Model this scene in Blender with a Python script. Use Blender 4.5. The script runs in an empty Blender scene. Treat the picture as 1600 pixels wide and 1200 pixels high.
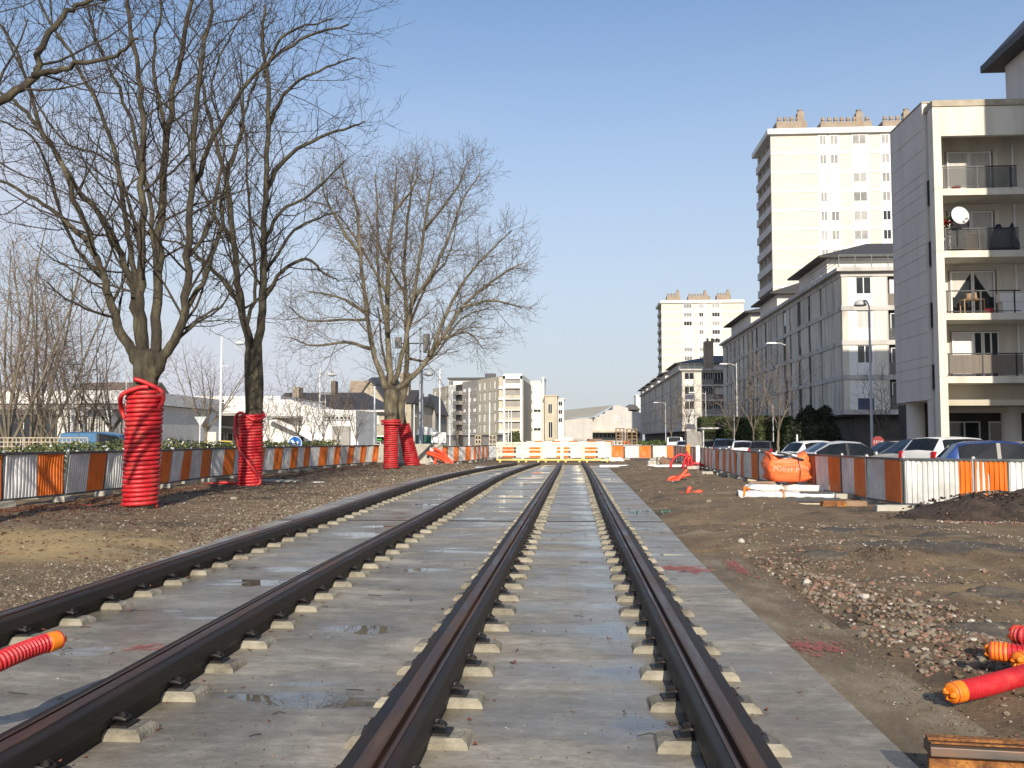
import bpy, math, random
import numpy as np
from mathutils import Vector, Matrix, noise as mn
from mathutils.bvhtree import BVHTree
R = math.radians
# ------------------------------------------------------------------ camera, world, sun
sc = bpy.context.scene
col = sc.collection
F, EYE = 1450.0, 1.48                       # focal length for a 1600 wide frame, eye height
YAW, PITCH = math.atan2(93, F), math.atan2(88, F)
cam_d = bpy.data.cameras.new("camera"); cam = bpy.data.objects.new("camera", cam_d); col.objects.link(cam)
cam_d.sensor_width = 36; cam_d.lens = F * 36 / 1600; cam_d.clip_start = .1; cam_d.clip_end = 3000
cam.location = (0, 0, EYE); cam.rotation_euler = (R(90) + PITCH, 0, YAW)
sc.camera = cam
SUN_EL, SUN_AZ = R(25.5), R(6.5)               # sun behind the camera, a little to the right
w = bpy.data.worlds.new("World"); sc.world = w; w.use_nodes = True
nt = w.node_tree; nt.nodes.clear()
def N(t, typ, **k):
    n = t.nodes.new(typ)
    for a, b in k.items(): setattr(n, a, b)
    return n
sky = N(nt, 'ShaderNodeTexSky', sky_type='NISHITA', sun_disc=False, sun_elevation=SUN_EL, sun_rotation=math.pi - SUN_AZ)
sky.altitude = 50; sky.air_density = 1.0; sky.dust_density = 1.0; sky.ozone_density = 2.6
tc = N(nt, 'ShaderNodeTexCoord'); sx = N(nt, 'ShaderNodeSeparateXYZ')
mp = N(nt, 'ShaderNodeMapping'); mp.inputs['Scale'].default_value = (1.6, 1.6, 5.5)
nz = N(nt, 'ShaderNodeTexNoise'); nz.inputs['Scale'].default_value = 1.6; nz.inputs['Detail'].default_value = 7; nz.inputs['Roughness'].default_value = .55
rp = N(nt, 'ShaderNodeValToRGB'); rp.color_ramp.elements[0].position = .36; rp.color_ramp.elements[1].position = .66
mx = N(nt, 'ShaderNodeMixRGB'); mx.inputs[2].default_value = (4.3, 4.35, 4.9, 1)
ml = N(nt, 'ShaderNodeMath', operation='MULTIPLY'); ml2 = N(nt, 'ShaderNodeMath', operation='MULTIPLY')
mr = N(nt, 'ShaderNodeMapRange'); mr.inputs[1].default_value = -.02; mr.inputs[2].default_value = -.42; mr.inputs[3].default_value = 0.03; mr.inputs[4].default_value = .92
mr2 = N(nt, 'ShaderNodeMapRange'); mr2.inputs[1].default_value = .5; mr2.inputs[2].default_value = .12; mr2.inputs[3].default_value = 0; mr2.inputs[4].default_value = 1
bg = N(nt, 'ShaderNodeBackground'); bg.inputs[1].default_value = .14
wo = N(nt, 'ShaderNodeOutputWorld'); L = nt.links.new
L(tc.outputs['Generated'], mp.inputs[0]); L(mp.outputs[0], nz.inputs[0]); L(nz.outputs[0], rp.inputs[0])
L(tc.outputs['Generated'], sx.inputs[0]); L(sx.outputs[0], mr.inputs[0]); L(sx.outputs[2], mr2.inputs[0])
L(rp.outputs[0], ml.inputs[0]); L(mr.outputs[0], ml.inputs[1]); L(ml.outputs[0], ml2.inputs[0]); L(mr2.outputs[0], ml2.inputs[1])
hz = N(nt, 'ShaderNodeMapRange'); hz.interpolation_type = 'SMOOTHSTEP'; hz.inputs[1].default_value = .52; hz.inputs[2].default_value = -.02; hz.inputs[3].default_value = 0; hz.inputs[4].default_value = .9
hm = N(nt, 'ShaderNodeMixRGB'); hm.inputs[2].default_value = (3.55, 3.75, 4.1, 1)
L(sx.outputs[2], hz.inputs[0]); L(hz.outputs[0], hm.inputs[0]); L(sky.outputs[0], hm.inputs[1])
L(ml2.outputs[0], mx.inputs[0]); L(hm.outputs[0], mx.inputs[1]); L(mx.outputs[0], bg.inputs[0]); L(bg.outputs[0], wo.inputs[0])
sd = bpy.data.lights.new("sun", 'SUN'); sd.energy = 4.9; sd.angle = R(.5); sd.color = (1, .905, .76)
so = bpy.data.objects.new("sun", sd); col.objects.link(so)
sdir = Vector((math.sin(SUN_AZ) * math.cos(SUN_EL), -math.cos(SUN_AZ) * math.cos(SUN_EL), math.sin(SUN_EL)))
so.rotation_euler = sdir.to_track_quat('Z', 'Y').to_euler(); so.location = (20, -40, 40)
sc.view_settings.view_transform = 'Standard'; sc.view_settings.look = 'None'
sc.view_settings.exposure = .25; sc.view_settings.gamma = 1
sc.render.engine = 'CYCLES'; sc.cycles.max_bounces = 6; sc.cycles.use_denoising = True
try: sc.cycles.denoiser = 'OPENIMAGEDENOISE'
except Exception: pass

# ------------------------------------------------------------------ helpers
_f0 = np.array([-math.sin(YAW), math.cos(YAW), 0]); _r = np.array([math.cos(YAW), math.sin(YAW), 0]); _u0 = np.array([0, 0, 1.])
_f = _f0 * math.cos(PITCH) + _u0 * math.sin(PITCH); _u = -_f0 * math.sin(PITCH) + _u0 * math.cos(PITCH)
def ray(x, y): return _f * F + _r * (x - 800) + _u * (600 - y)
def P(x, y, Y):                              # the point at depth Y that a place in the photo shows
    d = ray(x, y); return (d[0] / d[1] * Y, Y, EYE + d[2] / d[1] * Y)
def G(x, y, z=0):
    d = ray(x, y); t = (z - EYE) / d[2]; return (d[0] * t, d[1] * t)
def GX(x, Y): return P(x, 688, Y)[0]
def Yof(x, X): return X / GX(x, 1)
def ZY(y, Y, x=1000): return P(x, y, Y)[2]

def nmat(name, cols, scale=3, detail=6, rough=.8, bump=0, bscale=None, stretch=(1, 1, 1), metal=0, world=False, spec=.5,
         rough2=None, streak=None, nrough=.6, trans=0, bdist=.02, rand=0):
    m = bpy.data.materials.new(name); m.use_nodes = True; t = m.node_tree; t.nodes.clear(); K = t.links.new
    out = N(t, 'ShaderNodeOutputMaterial'); b = N(t, 'ShaderNodeBsdfPrincipled'); K(b.outputs[0], out.inputs[0])
    b.inputs['Roughness'].default_value = rough; b.inputs['Metallic'].default_value = metal
    b.inputs['Specular IOR Level'].default_value = spec
    if trans: b.inputs['Transmission Weight'].default_value = trans
    cols = [cols] if isinstance(cols[0], (int, float)) else list(cols)
    if len(cols) == 1 and not bump and not rand:
        b.inputs['Base Color'].default_value = (*cols[0], 1); return m
    c = N(t, 'ShaderNodeTexCoord'); mpp = N(t, 'ShaderNodeMapping'); mpp.inputs['Scale'].default_value = stretch
    if world:
        g = N(t, 'ShaderNodeNewGeometry'); K(g.outputs['Position'], mpp.inputs[0])
    else:
        oi = N(t, 'ShaderNodeObjectInfo'); mu = N(t, 'ShaderNodeMath', operation='MULTIPLY'); mu.inputs[1].default_value = 57
        ad = N(t, 'ShaderNodeVectorMath', operation='ADD'); K(oi.outputs['Random'], mu.inputs[0])
        K(c.outputs['Object'], ad.inputs[0]); K(mu.outputs[0], ad.inputs[1]); K(ad.outputs[0], mpp.inputs[0])
    n = N(t, 'ShaderNodeTexNoise'); n.inputs['Scale'].default_value = scale; n.inputs['Detail'].default_value = detail
    n.inputs['Roughness'].default_value = nrough; K(mpp.outputs[0], n.inputs[0])
    last = None
    if len(cols) > 1:
        r = N(t, 'ShaderNodeValToRGB'); e = r.color_ramp.elements; k = len(cols)
        while len(e) < k: e.new(.5)
        for i, cc in enumerate(cols):
            e[i].position = .32 + .36 * i / (k - 1); e[i].color = (*cc, 1)
        K(n.outputs[0], r.inputs[0]); last = r.outputs[0]
    else:
        rg = N(t, 'ShaderNodeRGB'); rg.outputs[0].default_value = (*cols[0], 1); last = rg.outputs[0]
    if streak:                                # rain streaks and soot running down the wall
        sc_, colr, amt = streak
        mp2 = N(t, 'ShaderNodeMapping'); mp2.inputs['Scale'].default_value = (sc_, sc_, sc_ * .1); K(mpp.outputs[0], mp2.inputs[0])
        n2 = N(t, 'ShaderNodeTexNoise'); n2.inputs['Scale'].default_value = 1; n2.inputs['Detail'].default_value = 5; K(mp2.outputs[0], n2.inputs[0])
        r2 = N(t, 'ShaderNodeValToRGB'); r2.color_ramp.elements[0].position = .48; r2.color_ramp.elements[1].position = .75
        K(n2.outputs[0], r2.inputs[0]); mm = N(t, 'ShaderNodeMath', operation='MULTIPLY'); mm.inputs[1].default_value = amt; K(r2.outputs[0], mm.inputs[0])
        x = N(t, 'ShaderNodeMixRGB'); x.inputs[2].default_value = (*colr, 1); K(mm.outputs[0], x.inputs[0]); K(last, x.inputs[1]); last = x.outputs[0]
    if rand:
        oi2 = N(t, 'ShaderNodeObjectInfo'); q = N(t, 'ShaderNodeMapRange'); q.inputs[3].default_value = 1 - rand; q.inputs[4].default_value = 1 + rand
        hs = N(t, 'ShaderNodeHueSaturation'); K(oi2.outputs['Random'], q.inputs[0]); K(q.outputs[0], hs.inputs['Value']); K(last, hs.inputs['Color']); last = hs.outputs[0]
    K(last, b.inputs['Base Color'])
    if rough2 is not None:
        q = N(t, 'ShaderNodeMapRange'); q.inputs[1].default_value = .35; q.inputs[2].default_value = .65
        q.inputs[3].default_value = rough; q.inputs[4].default_value = rough2; K(n.outputs[0], q.inputs[0]); K(q.outputs[0], b.inputs['Roughness'])
    if bump:
        n3 = N(t, 'ShaderNodeTexNoise'); n3.inputs['Scale'].default_value = bscale or scale * 6; n3.inputs['Detail'].default_value = 6; K(mpp.outputs[0], n3.inputs[0])
        bp = N(t, 'ShaderNodeBump'); bp.inputs['Strength'].default_value = bump; bp.inputs['Distance'].default_value = bdist
        K(n3.outputs[0], bp.inputs['Height']); K(bp.outputs[0], b.inputs['Normal'])
    return m

class MB:
    def __init__(s): s.v = []; s.f = []; s.m = []
    def add(s, v, f, m=0):
        o = len(s.v); s.v.extend(v); s.f.extend([tuple(i + o for i in q) for q in f]); s.m.extend([m] * len(f)); return s
    def box(s, a, b, m=0):
        x0, y0, z0 = a; x1, y1, z1 = b
        if x0 > x1: x0, x1 = x1, x0
        if y0 > y1: y0, y1 = y1, y0
        if z0 > z1: z0, z1 = z1, z0
        return s.add([(x0, y0, z0), (x1, y0, z0), (x1, y1, z0), (x0, y1, z0), (x0, y0, z1), (x1, y0, z1), (x1, y1, z1), (x0, y1, z1)],
                     [(0, 3, 2, 1), (4, 5, 6, 7), (0, 1, 5, 4), (1, 2, 6, 5), (2, 3, 7, 6), (3, 0, 4, 7)], m)
    def cbox(s, c, sz, rz=0, m=0, tilt=0, top=1.0):   # box by centre of base, size, turn; top = taper
        cx, cy, cz = c; hx, hy, h = sz[0] / 2, sz[1] / 2, sz[2]; v = []
        M = Matrix.Rotation(rz, 3, 'Z') @ Matrix.Rotation(tilt, 3, 'X')
        for z, k in ((0, 1), (h, top)):
            for x, y in ((-hx, -hy), (hx, -hy), (hx, hy), (-hx, hy)):
                p = M @ Vector((x * k, y * k, z)); v.append((p.x + cx, p.y + cy, p.z + cz))
        return s.add(v, [(0, 3, 2, 1), (4, 5, 6, 7), (0, 1, 5, 4), (1, 2, 6, 5), (2, 3, 7, 6), (3, 0, 4, 7)], m)
    def tube(s, pts, rads, n=8, cap=True, m=0):
        p = np.array(pts, float); k = len(p)
        if isinstance(rads, (int, float)): rads = [rads] * k
        t = np.gradient(p, axis=0); t /= np.linalg.norm(t, axis=1)[:, None] + 1e-9
        ref = np.array([0, 0, 1.]) if abs(t[0][2]) < .9 else np.array([1., 0, 0])
        u = np.cross(t, ref)
        bad = np.linalg.norm(u, axis=1) < 1e-3; u[bad] = (1, 0, 0); u /= np.linalg.norm(u, axis=1)[:, None]
        for i in range(1, k):
            q = u[i - 1] - t[i] * (u[i - 1] @ t[i]); u[i] = q / (np.linalg.norm(q) + 1e-9)
        w_ = np.cross(t, u); a = np.arange(n) * 2 * math.pi / n; r = np.array(rads)[:, None, None]
        V = p[:, None] + r * (u[:, None] * np.cos(a)[None, :, None] + w_[:, None] * np.sin(a)[None, :, None])
        o = len(s.v); s.v.extend(map(tuple, V.reshape(-1, 3).tolist())); c = 0
        for i in range(k - 1):
            for j in range(n):
                a_, b_ = o + i * n + j, o + i * n + (j + 1) % n
                s.f.append((a_, a_ + n, b_ + n, b_)); c += 1
        if cap:
            s.f.append(tuple(o + j for j in range(n))); s.f.append(tuple(o + (k - 1) * n + n - 1 - j for j in range(n))); c += 2
        s.m.extend([m] * c); return s
    def prism(s, poly, axis, lo, hi, m=0):    # polygon extruded along an axis
        def q(a, b, c): return {'x': (c, a, b), 'y': (a, c, b), 'z': (a, b, c)}[axis]
        n = len(poly); v = [q(a, b, lo) for a, b in poly] + [q(a, b, hi) for a, b in poly]
        f = [tuple(range(n - 1, -1, -1)), tuple(range(n, 2 * n))] + [(i, (i + 1) % n, (i + 1) % n + n, i + n) for i in range(n)]
        return s.add(v, f, m)
    def lathe(s, prof, n=16, c=(0, 0, 0), m=0, sx=1, sy=1):
        v = []; f = []
        for r, z in prof:
            for j in range(n):
                a = 2 * math.pi * j / n; v.append((c[0] + r * sx * math.cos(a), c[1] + r * sy * math.sin(a), c[2] + z))
        for i in range(len(prof) - 1):
            for j in range(n):
                f.append((i * n + j, i * n + (j + 1) % n, (i + 1) * n + (j + 1) % n, (i + 1) * n + j))
        f.append(tuple(range(n - 1, -1, -1))); f.append(tuple((len(prof) - 1) * n + j for j in range(n)))
        return s.add(v, f, m)
    def mesh(s, name, mats, smooth=False):
        me = bpy.data.meshes.new(name); me.from_pydata(s.v, [], s.f)
        for x in (mats if isinstance(mats, (list, tuple)) else [mats]): me.materials.append(x)
        if any(s.m): me.polygons.foreach_set('material_index', s.m)
        if smooth: me.polygons.foreach_set('use_smooth', [True] * len(me.polygons))
        me.update(); return me
    def build(s, name, mats, parent=None, smooth=False, bevel=0, loc=(0, 0, 0), rot=(0, 0, 0), **tg):
        o = inst(s.mesh(name, mats, smooth), name, parent, loc, rot)
        if bevel:
            b = o.modifiers.new('bevel', 'BEVEL'); b.width = bevel; b.segments = 2; b.limit_method = 'ANGLE'
        if tg: tag(o, **tg)
        return o
def inst(me, name, parent=None, loc=(0, 0, 0), rot=(0, 0, 0)):
    o = bpy.data.objects.new(name, me); col.objects.link(o); o.parent = parent; o.location = loc; o.rotation_euler = rot; return o
def tag(o, label=None, cat=None, group=None, kind=None):
    if label: o['label'] = label
    if cat: o['category'] = cat
    if group: o['group'] = group
    if kind: o['kind'] = kind
    return o
def thing(name, label, cat, loc=(0, 0, 0), rz=0, group=None):
    o = bpy.data.objects.new(name, None); o.empty_display_size = .2; col.objects.link(o); o.location = loc; o.rotation_euler = (0, 0, rz)
    return tag(o, label, cat, group)
def kids(o): return [c for c in bpy.data.objects if c.parent is o]
_kid = {}
def dup(root, loc, rz=0, label=None, scale=None, name=None):
    if root.name not in _kid:
        _kid[root.name] = [(c, kids(c)) for c in kids(root)]
    r = root.copy(); col.objects.link(r); r.location = loc; r.rotation_euler = (0, 0, rz)
    if scale: r.scale = scale if isinstance(scale, tuple) else (scale,) * 3
    if label: r['label'] = label
    for c, gs in _kid[root.name]:
        d = c.copy(); col.objects.link(d); d.parent = r
        for g in gs:
            e = g.copy(); col.objects.link(e); e.parent = d
    return r
def struct(name, mb, m, **k): return mb.build(name, m, kind='structure', **k)
def text_mesh(s, size, m, name):
    c = bpy.data.curves.new(name, 'FONT'); c.body = s; c.size = size; c.align_x = 'CENTER'; c.align_y = 'CENTER'
    o = bpy.data.objects.new(name, c); col.objects.link(o); dg = bpy.context.evaluated_depsgraph_get()
    me = bpy.data.meshes.new_from_object(o.evaluated_get(dg)); bpy.data.objects.remove(o); me.materials.clear(); me.materials.append(m); me.name = name
    return me
def fbm(x, y, s, o=5): return mn.fractal(Vector((x * s, y * s, 3.7)), 1.0, 2.0, o)
def lerpt(tab, y):
    return float(np.interp(y, [a for a, b in tab], [b for a, b in tab]))
def catmull(pts, n=4):
    p = [np.array(q, float) for q in pts]; p = [2 * p[0] - p[1]] + p + [2 * p[-1] - p[-2]]; o = []
    for i in range(1, len(p) - 2):
        for k in range(n):
            t = k / n; a, b, c, d = p[i - 1], p[i], p[i + 1], p[i + 2]
            o.append(.5 * (2 * b + (c - a) * t + (2 * a - 5 * b + 4 * c - d) * t * t + (3 * b - a - 3 * c + d) * t ** 3))
    o.append(p[-2]); return o

# ------------------------------------------------------------------ materials
M = {}
def mk(key, *a, **k): M[key] = nmat(key, *a, **k); return M[key]
pass
mk('old_asphalt', [(.045, .036, .028), (.085, .068, .05), (.17, .135, .095)], scale=2.2, detail=12, rough=.75, bump=.7, bscale=30, world=True, nrough=.75)
mk('asphalt', [(.05, .05, .05), (.08, .078, .075)], scale=1.5, rough=.85, bump=.3, bscale=60, world=True)
mk('strip', [(.085, .06, .035), (.16, .12, .072), (.26, .215, .15)], scale=1.6, detail=10, rough=.85, bump=.5, bscale=30, world=True, stretch=(1, .5, 1), nrough=.7)
mk('pave', [(.2, .19, .17), (.3, .28, .26)], scale=.8, rough=.85, world=True)
mk('grass', [(.05, .08, .02), (.1, .13, .04)], scale=3, rough=.9, bump=.8, bscale=30, world=True)
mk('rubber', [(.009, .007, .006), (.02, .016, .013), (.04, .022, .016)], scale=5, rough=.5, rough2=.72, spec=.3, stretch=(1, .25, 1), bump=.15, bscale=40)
mk('rail', [(.05, .03, .022), (.1, .055, .038), (.17, .1, .065)], scale=9, rough=.32, rough2=.6, metal=.6, stretch=(1, .12, 1), bump=.2, bscale=50)
mk('block', [(.13, .11, .08), (.24, .215, .16), (.33, .3, .235)], scale=5, rough=.85, bump=.5, bscale=40, rand=.15)
mk('block_top', [(.1, .092, .078), (.19, .175, .145), (.29, .265, .21)], scale=7, rough=.8, bump=.6, bscale=35, rand=.2)
mk('clip', [(.02, .02, .022), (.05, .04, .035)], scale=20, rough=.5, metal=.5)
mk('rust', [(.045, .018, .01), (.22, .085, .022), (.5, .22, .05)], scale=11, detail=12, rough=.85, bump=.8, bscale=40, nrough=.75)
mk('rust_dark', [(.03, .028, .028), (.08, .06, .05), (.14, .07, .035)], scale=9, rough=.5, stretch=(.3, 1, 1), metal=.4)
mk('duct', [(.33, .012, .016), (.5, .016, .024), (.42, .065, .05)], scale=5, detail=9, rough=.42, rough2=.6, rand=.05)
mk('duct_orange', [(.72, .06, .02), (.8, .085, .03)], scale=3, rough=.4)
mk('bag_letter', (.8, .4, .28), rough=.6)
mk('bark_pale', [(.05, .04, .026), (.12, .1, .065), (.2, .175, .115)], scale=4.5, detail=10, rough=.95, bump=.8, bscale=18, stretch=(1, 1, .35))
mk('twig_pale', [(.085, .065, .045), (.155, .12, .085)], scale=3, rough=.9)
mk('tape', [(.75, .18, .008), (.88, .25, .015)], scale=9, rough=.45, bump=.5, bscale=12)
mk('white_sheet', [(.48, .48, .46), (.64, .64, .62), (.74, .74, .72)], scale=2, rough=.4, streak=(9, (.4, .36, .3), .5))
mk('orange_sheet', [(.66, .14, .01), (.8, .19, .014)], scale=2, rough=.45, streak=(9, (.5, .12, .03), .5))
mk('galv', [(.07, .08, .085), (.12, .135, .14)], scale=6, rough=.5, metal=.4)
mk('galv_light', [(.42, .45, .45), (.6, .62, .62)], scale=5, rough=.4, metal=.4)
mk('concrete', [(.3, .28, .23), (.42, .4, .34)], scale=3, rough=.88, bump=.4, bscale=30, rand=.1)
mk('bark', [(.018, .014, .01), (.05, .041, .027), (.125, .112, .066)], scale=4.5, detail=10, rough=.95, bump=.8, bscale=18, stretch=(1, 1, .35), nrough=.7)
mk('bark_far', [(.12, .1, .07), (.22, .185, .135)], scale=2, rough=.95)
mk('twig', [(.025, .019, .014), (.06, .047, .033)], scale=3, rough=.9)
mk('twig_red', [(.12, .08, .062), (.2, .155, .12)], scale=2, rough=.9)
mk('leafd', [(.07, .018, .009), (.16, .05, .022), (.27, .11, .05)], scale=9, rough=.8)
mk('stone_grey', [(.14, .115, .08), (.26, .22, .165)], scale=8, rough=.9)
mk('stone_pink', [(.17, .085, .06), (.28, .175, .125)], scale=8, rough=.9)
mk('stone_white', [(.34, .31, .26), (.5, .46, .4)], scale=8, rough=.85)
mk('stone_dark', [(.07, .045, .028), (.14, .1, .062)], scale=8, rough=.9)
mk('soil', [(.018, .012, .009), (.045, .03, .021), (.08, .055, .04)], scale=3, detail=12, rough=.95, bump=1, bscale=14, nrough=.75, bdist=.06)
mk('paint_pink', [(.48, .12, .11), (.32, .14, .115)], scale=20, rough=.8)
mk('bag_orange', [(.85, .13, .03), (.92, .19, .05)], scale=5, rough=.55, bump=.6, bscale=9, bdist=.03)
mk('bag_white', [(.6, .55, .5), (.75, .72, .68)], scale=4, rough=.6, bump=.7, bscale=8, bdist=.03)
mk('plastic_white', [(.72, .7, .7), (.85, .84, .83)], scale=3, rough=.45, bump=.7, bscale=5, bdist=.04)
mk('plastic_black', (.02, .02, .02), rough=.4)
mk('timber', [(.14, .09, .05), (.3, .2, .12)], scale=4, rough=.85, stretch=(.2, 1, 1))
mk('timber_pale', [(.35, .28, .19), (.55, .47, .36)], scale=5, rough=.85, rand=.2)
mk('b_side', [(.56, .525, .48), (.63, .595, .55)], scale=.6, rough=.85, streak=(1.2, (.42, .39, .35), .5))
mk('b_cream', [(.6, .56, .47), (.7, .66, .57)], scale=.5, rough=.85, streak=(1.3, (.34, .3, .24), .45))
mk('b_panel', [(.5, .46, .39), (.64, .595, .51)], scale=.35, rough=.88, streak=(1.5, (.16, .15, .14), .75))
mk('b_band', [(.42, .4, .37), (.52, .5, .465)], scale=.6, rough=.85, streak=(1, (.15, .14, .13), .6))
mk('b_brick', [(.55, .51, .42), (.62, .585, .5)], scale=1.5, rough=.85, stretch=(.2, .2, 3), streak=(.5, (.5, .46, .36), .3))
mk('b_white', [(.68, .65, .58), (.76, .74, .68)], scale=.4, rough=.8, streak=(1, (.5, .46, .4), .4))
mk('b_purewhite', [(.66, .65, .62), (.75, .74, .71)], scale=.3, rough=.7)
mk('b_grey', [(.24, .225, .205), (.32, .3, .27)], scale=.4, rough=.85, streak=(.8, (.2, .18, .16), .5))
mk('b_beige', [(.42, .37, .28), (.52, .47, .37)], scale=.5, rough=.85, streak=(.8, (.3, .26, .2), .5))
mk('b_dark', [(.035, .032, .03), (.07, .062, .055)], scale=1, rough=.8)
mk('b_stone', [(.3, .26, .19), (.45, .4, .31)], scale=2.5, rough=.9)
mk('slate', [(.035, .033, .034), (.065, .06, .06)], scale=2, rough=.6, stretch=(1, 1, 4))
mk('tile_brown', [(.1, .075, .06), (.17, .13, .1)], scale=2, rough=.85)
mk('glass_dark', [(.012, .014, .017), (.035, .038, .042)], scale=.7, rough=.08, rand=.5)
mk('glass_car', [(.006, .008, .01), (.018, .02, .024)], scale=1.7, rough=.03, spec=.25)
mk('curtain_dim', [(.15, .145, .14), (.26, .25, .24)], scale=1.5, rough=.5, rand=.5)
mk('curtain', [(.4, .39, .36), (.55, .54, .5)], scale=3, rough=.9, stretch=(6, 6, .3))
mk('shutter', [(.62, .61, .59), (.72, .71, .69)], scale=1, rough=.6, rand=.12)
mk('white_paint', [(.72, .72, .7), (.8, .8, .78)], scale=2, rough=.45)
mk('blue_panel', (.04, .05, .11), rough=.5)
mk('green_panel', (.02, .11, .08), rough=.5)
mk('chim', [(.24, .19, .14), (.33, .27, .21)], scale=1, rough=.9)
mk('reed', [(.13, .11, .09), (.22, .19, .16)], scale=3, rough=.9, stretch=(12, 12, .2))
mk('rail_metal', (.06, .06, .065), rough=.4, metal=.5)
mk('smoke_glass', [(.08, .085, .085), (.13, .13, .13)], scale=1, rough=.15)
mk('hedge', [(.025, .04, .012), (.065, .085, .025), (.12, .13, .045)], scale=3, rough=.8)
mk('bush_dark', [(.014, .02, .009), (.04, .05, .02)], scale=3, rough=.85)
mk('flower_y', (.6, .45, .05), rough=.7); mk('flower_w', (.75, .75, .7), rough=.7)
mk('pole_white', [(.6, .6, .6), (.7, .7, .7)], scale=1, rough=.4)
mk('pole_grey', [(.42, .41, .4), (.52, .51, .5)], scale=1, rough=.5)
mk('pole_dark', [(.05, .045, .04), (.09, .08, .07)], scale=1, rough=.6)
mk('sign_blue', (.02, .16, .55), rough=.35); mk('sign_red', (.22, .01, .015), rough=.5); mk('sign_white', (.8, .8, .8), rough=.4)
mk('tyre', (.02, .02, .02), rough=.8); mk('chrome', (.5, .5, .5), rough=.2, metal=.8); mk('lamp_red', (.45, .01, .01), rough=.2)
mk('lamp_clear', (.6, .6, .62), rough=.15, metal=.3)
mk('barrier_yellow', [(.75, .5, .12), (.85, .6, .2)], scale=3, rough=.5)
mk('barrier_cream', [(.78, .68, .48), (.86, .78, .6)], scale=3, rough=.5)
mk('cabin_green', (.01, .12, .1), rough=.45)
mk('roof_metal', [(.34, .3, .22), (.44, .4, .3)], scale=.1, rough=.6, stretch=(1, 6, 1))
mk('hangar', [(.42, .4, .37), (.52, .5, .47)], scale=.2, rough=.8, streak=(.4, (.3, .29, .27), .4))
mk('orange_lit', (.6, .28, .05), rough=.7); mk('shop_green', (.05, .4, .06), rough=.5)
mk('tarp', (.015, .02, .05), rough=.6); mk('crate', (.3, .2, .12), rough=.8); mk('basin', (.5, .03, .03), rough=.5)
mk('net_green', (.06, .14, .11), rough=.8)

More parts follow.
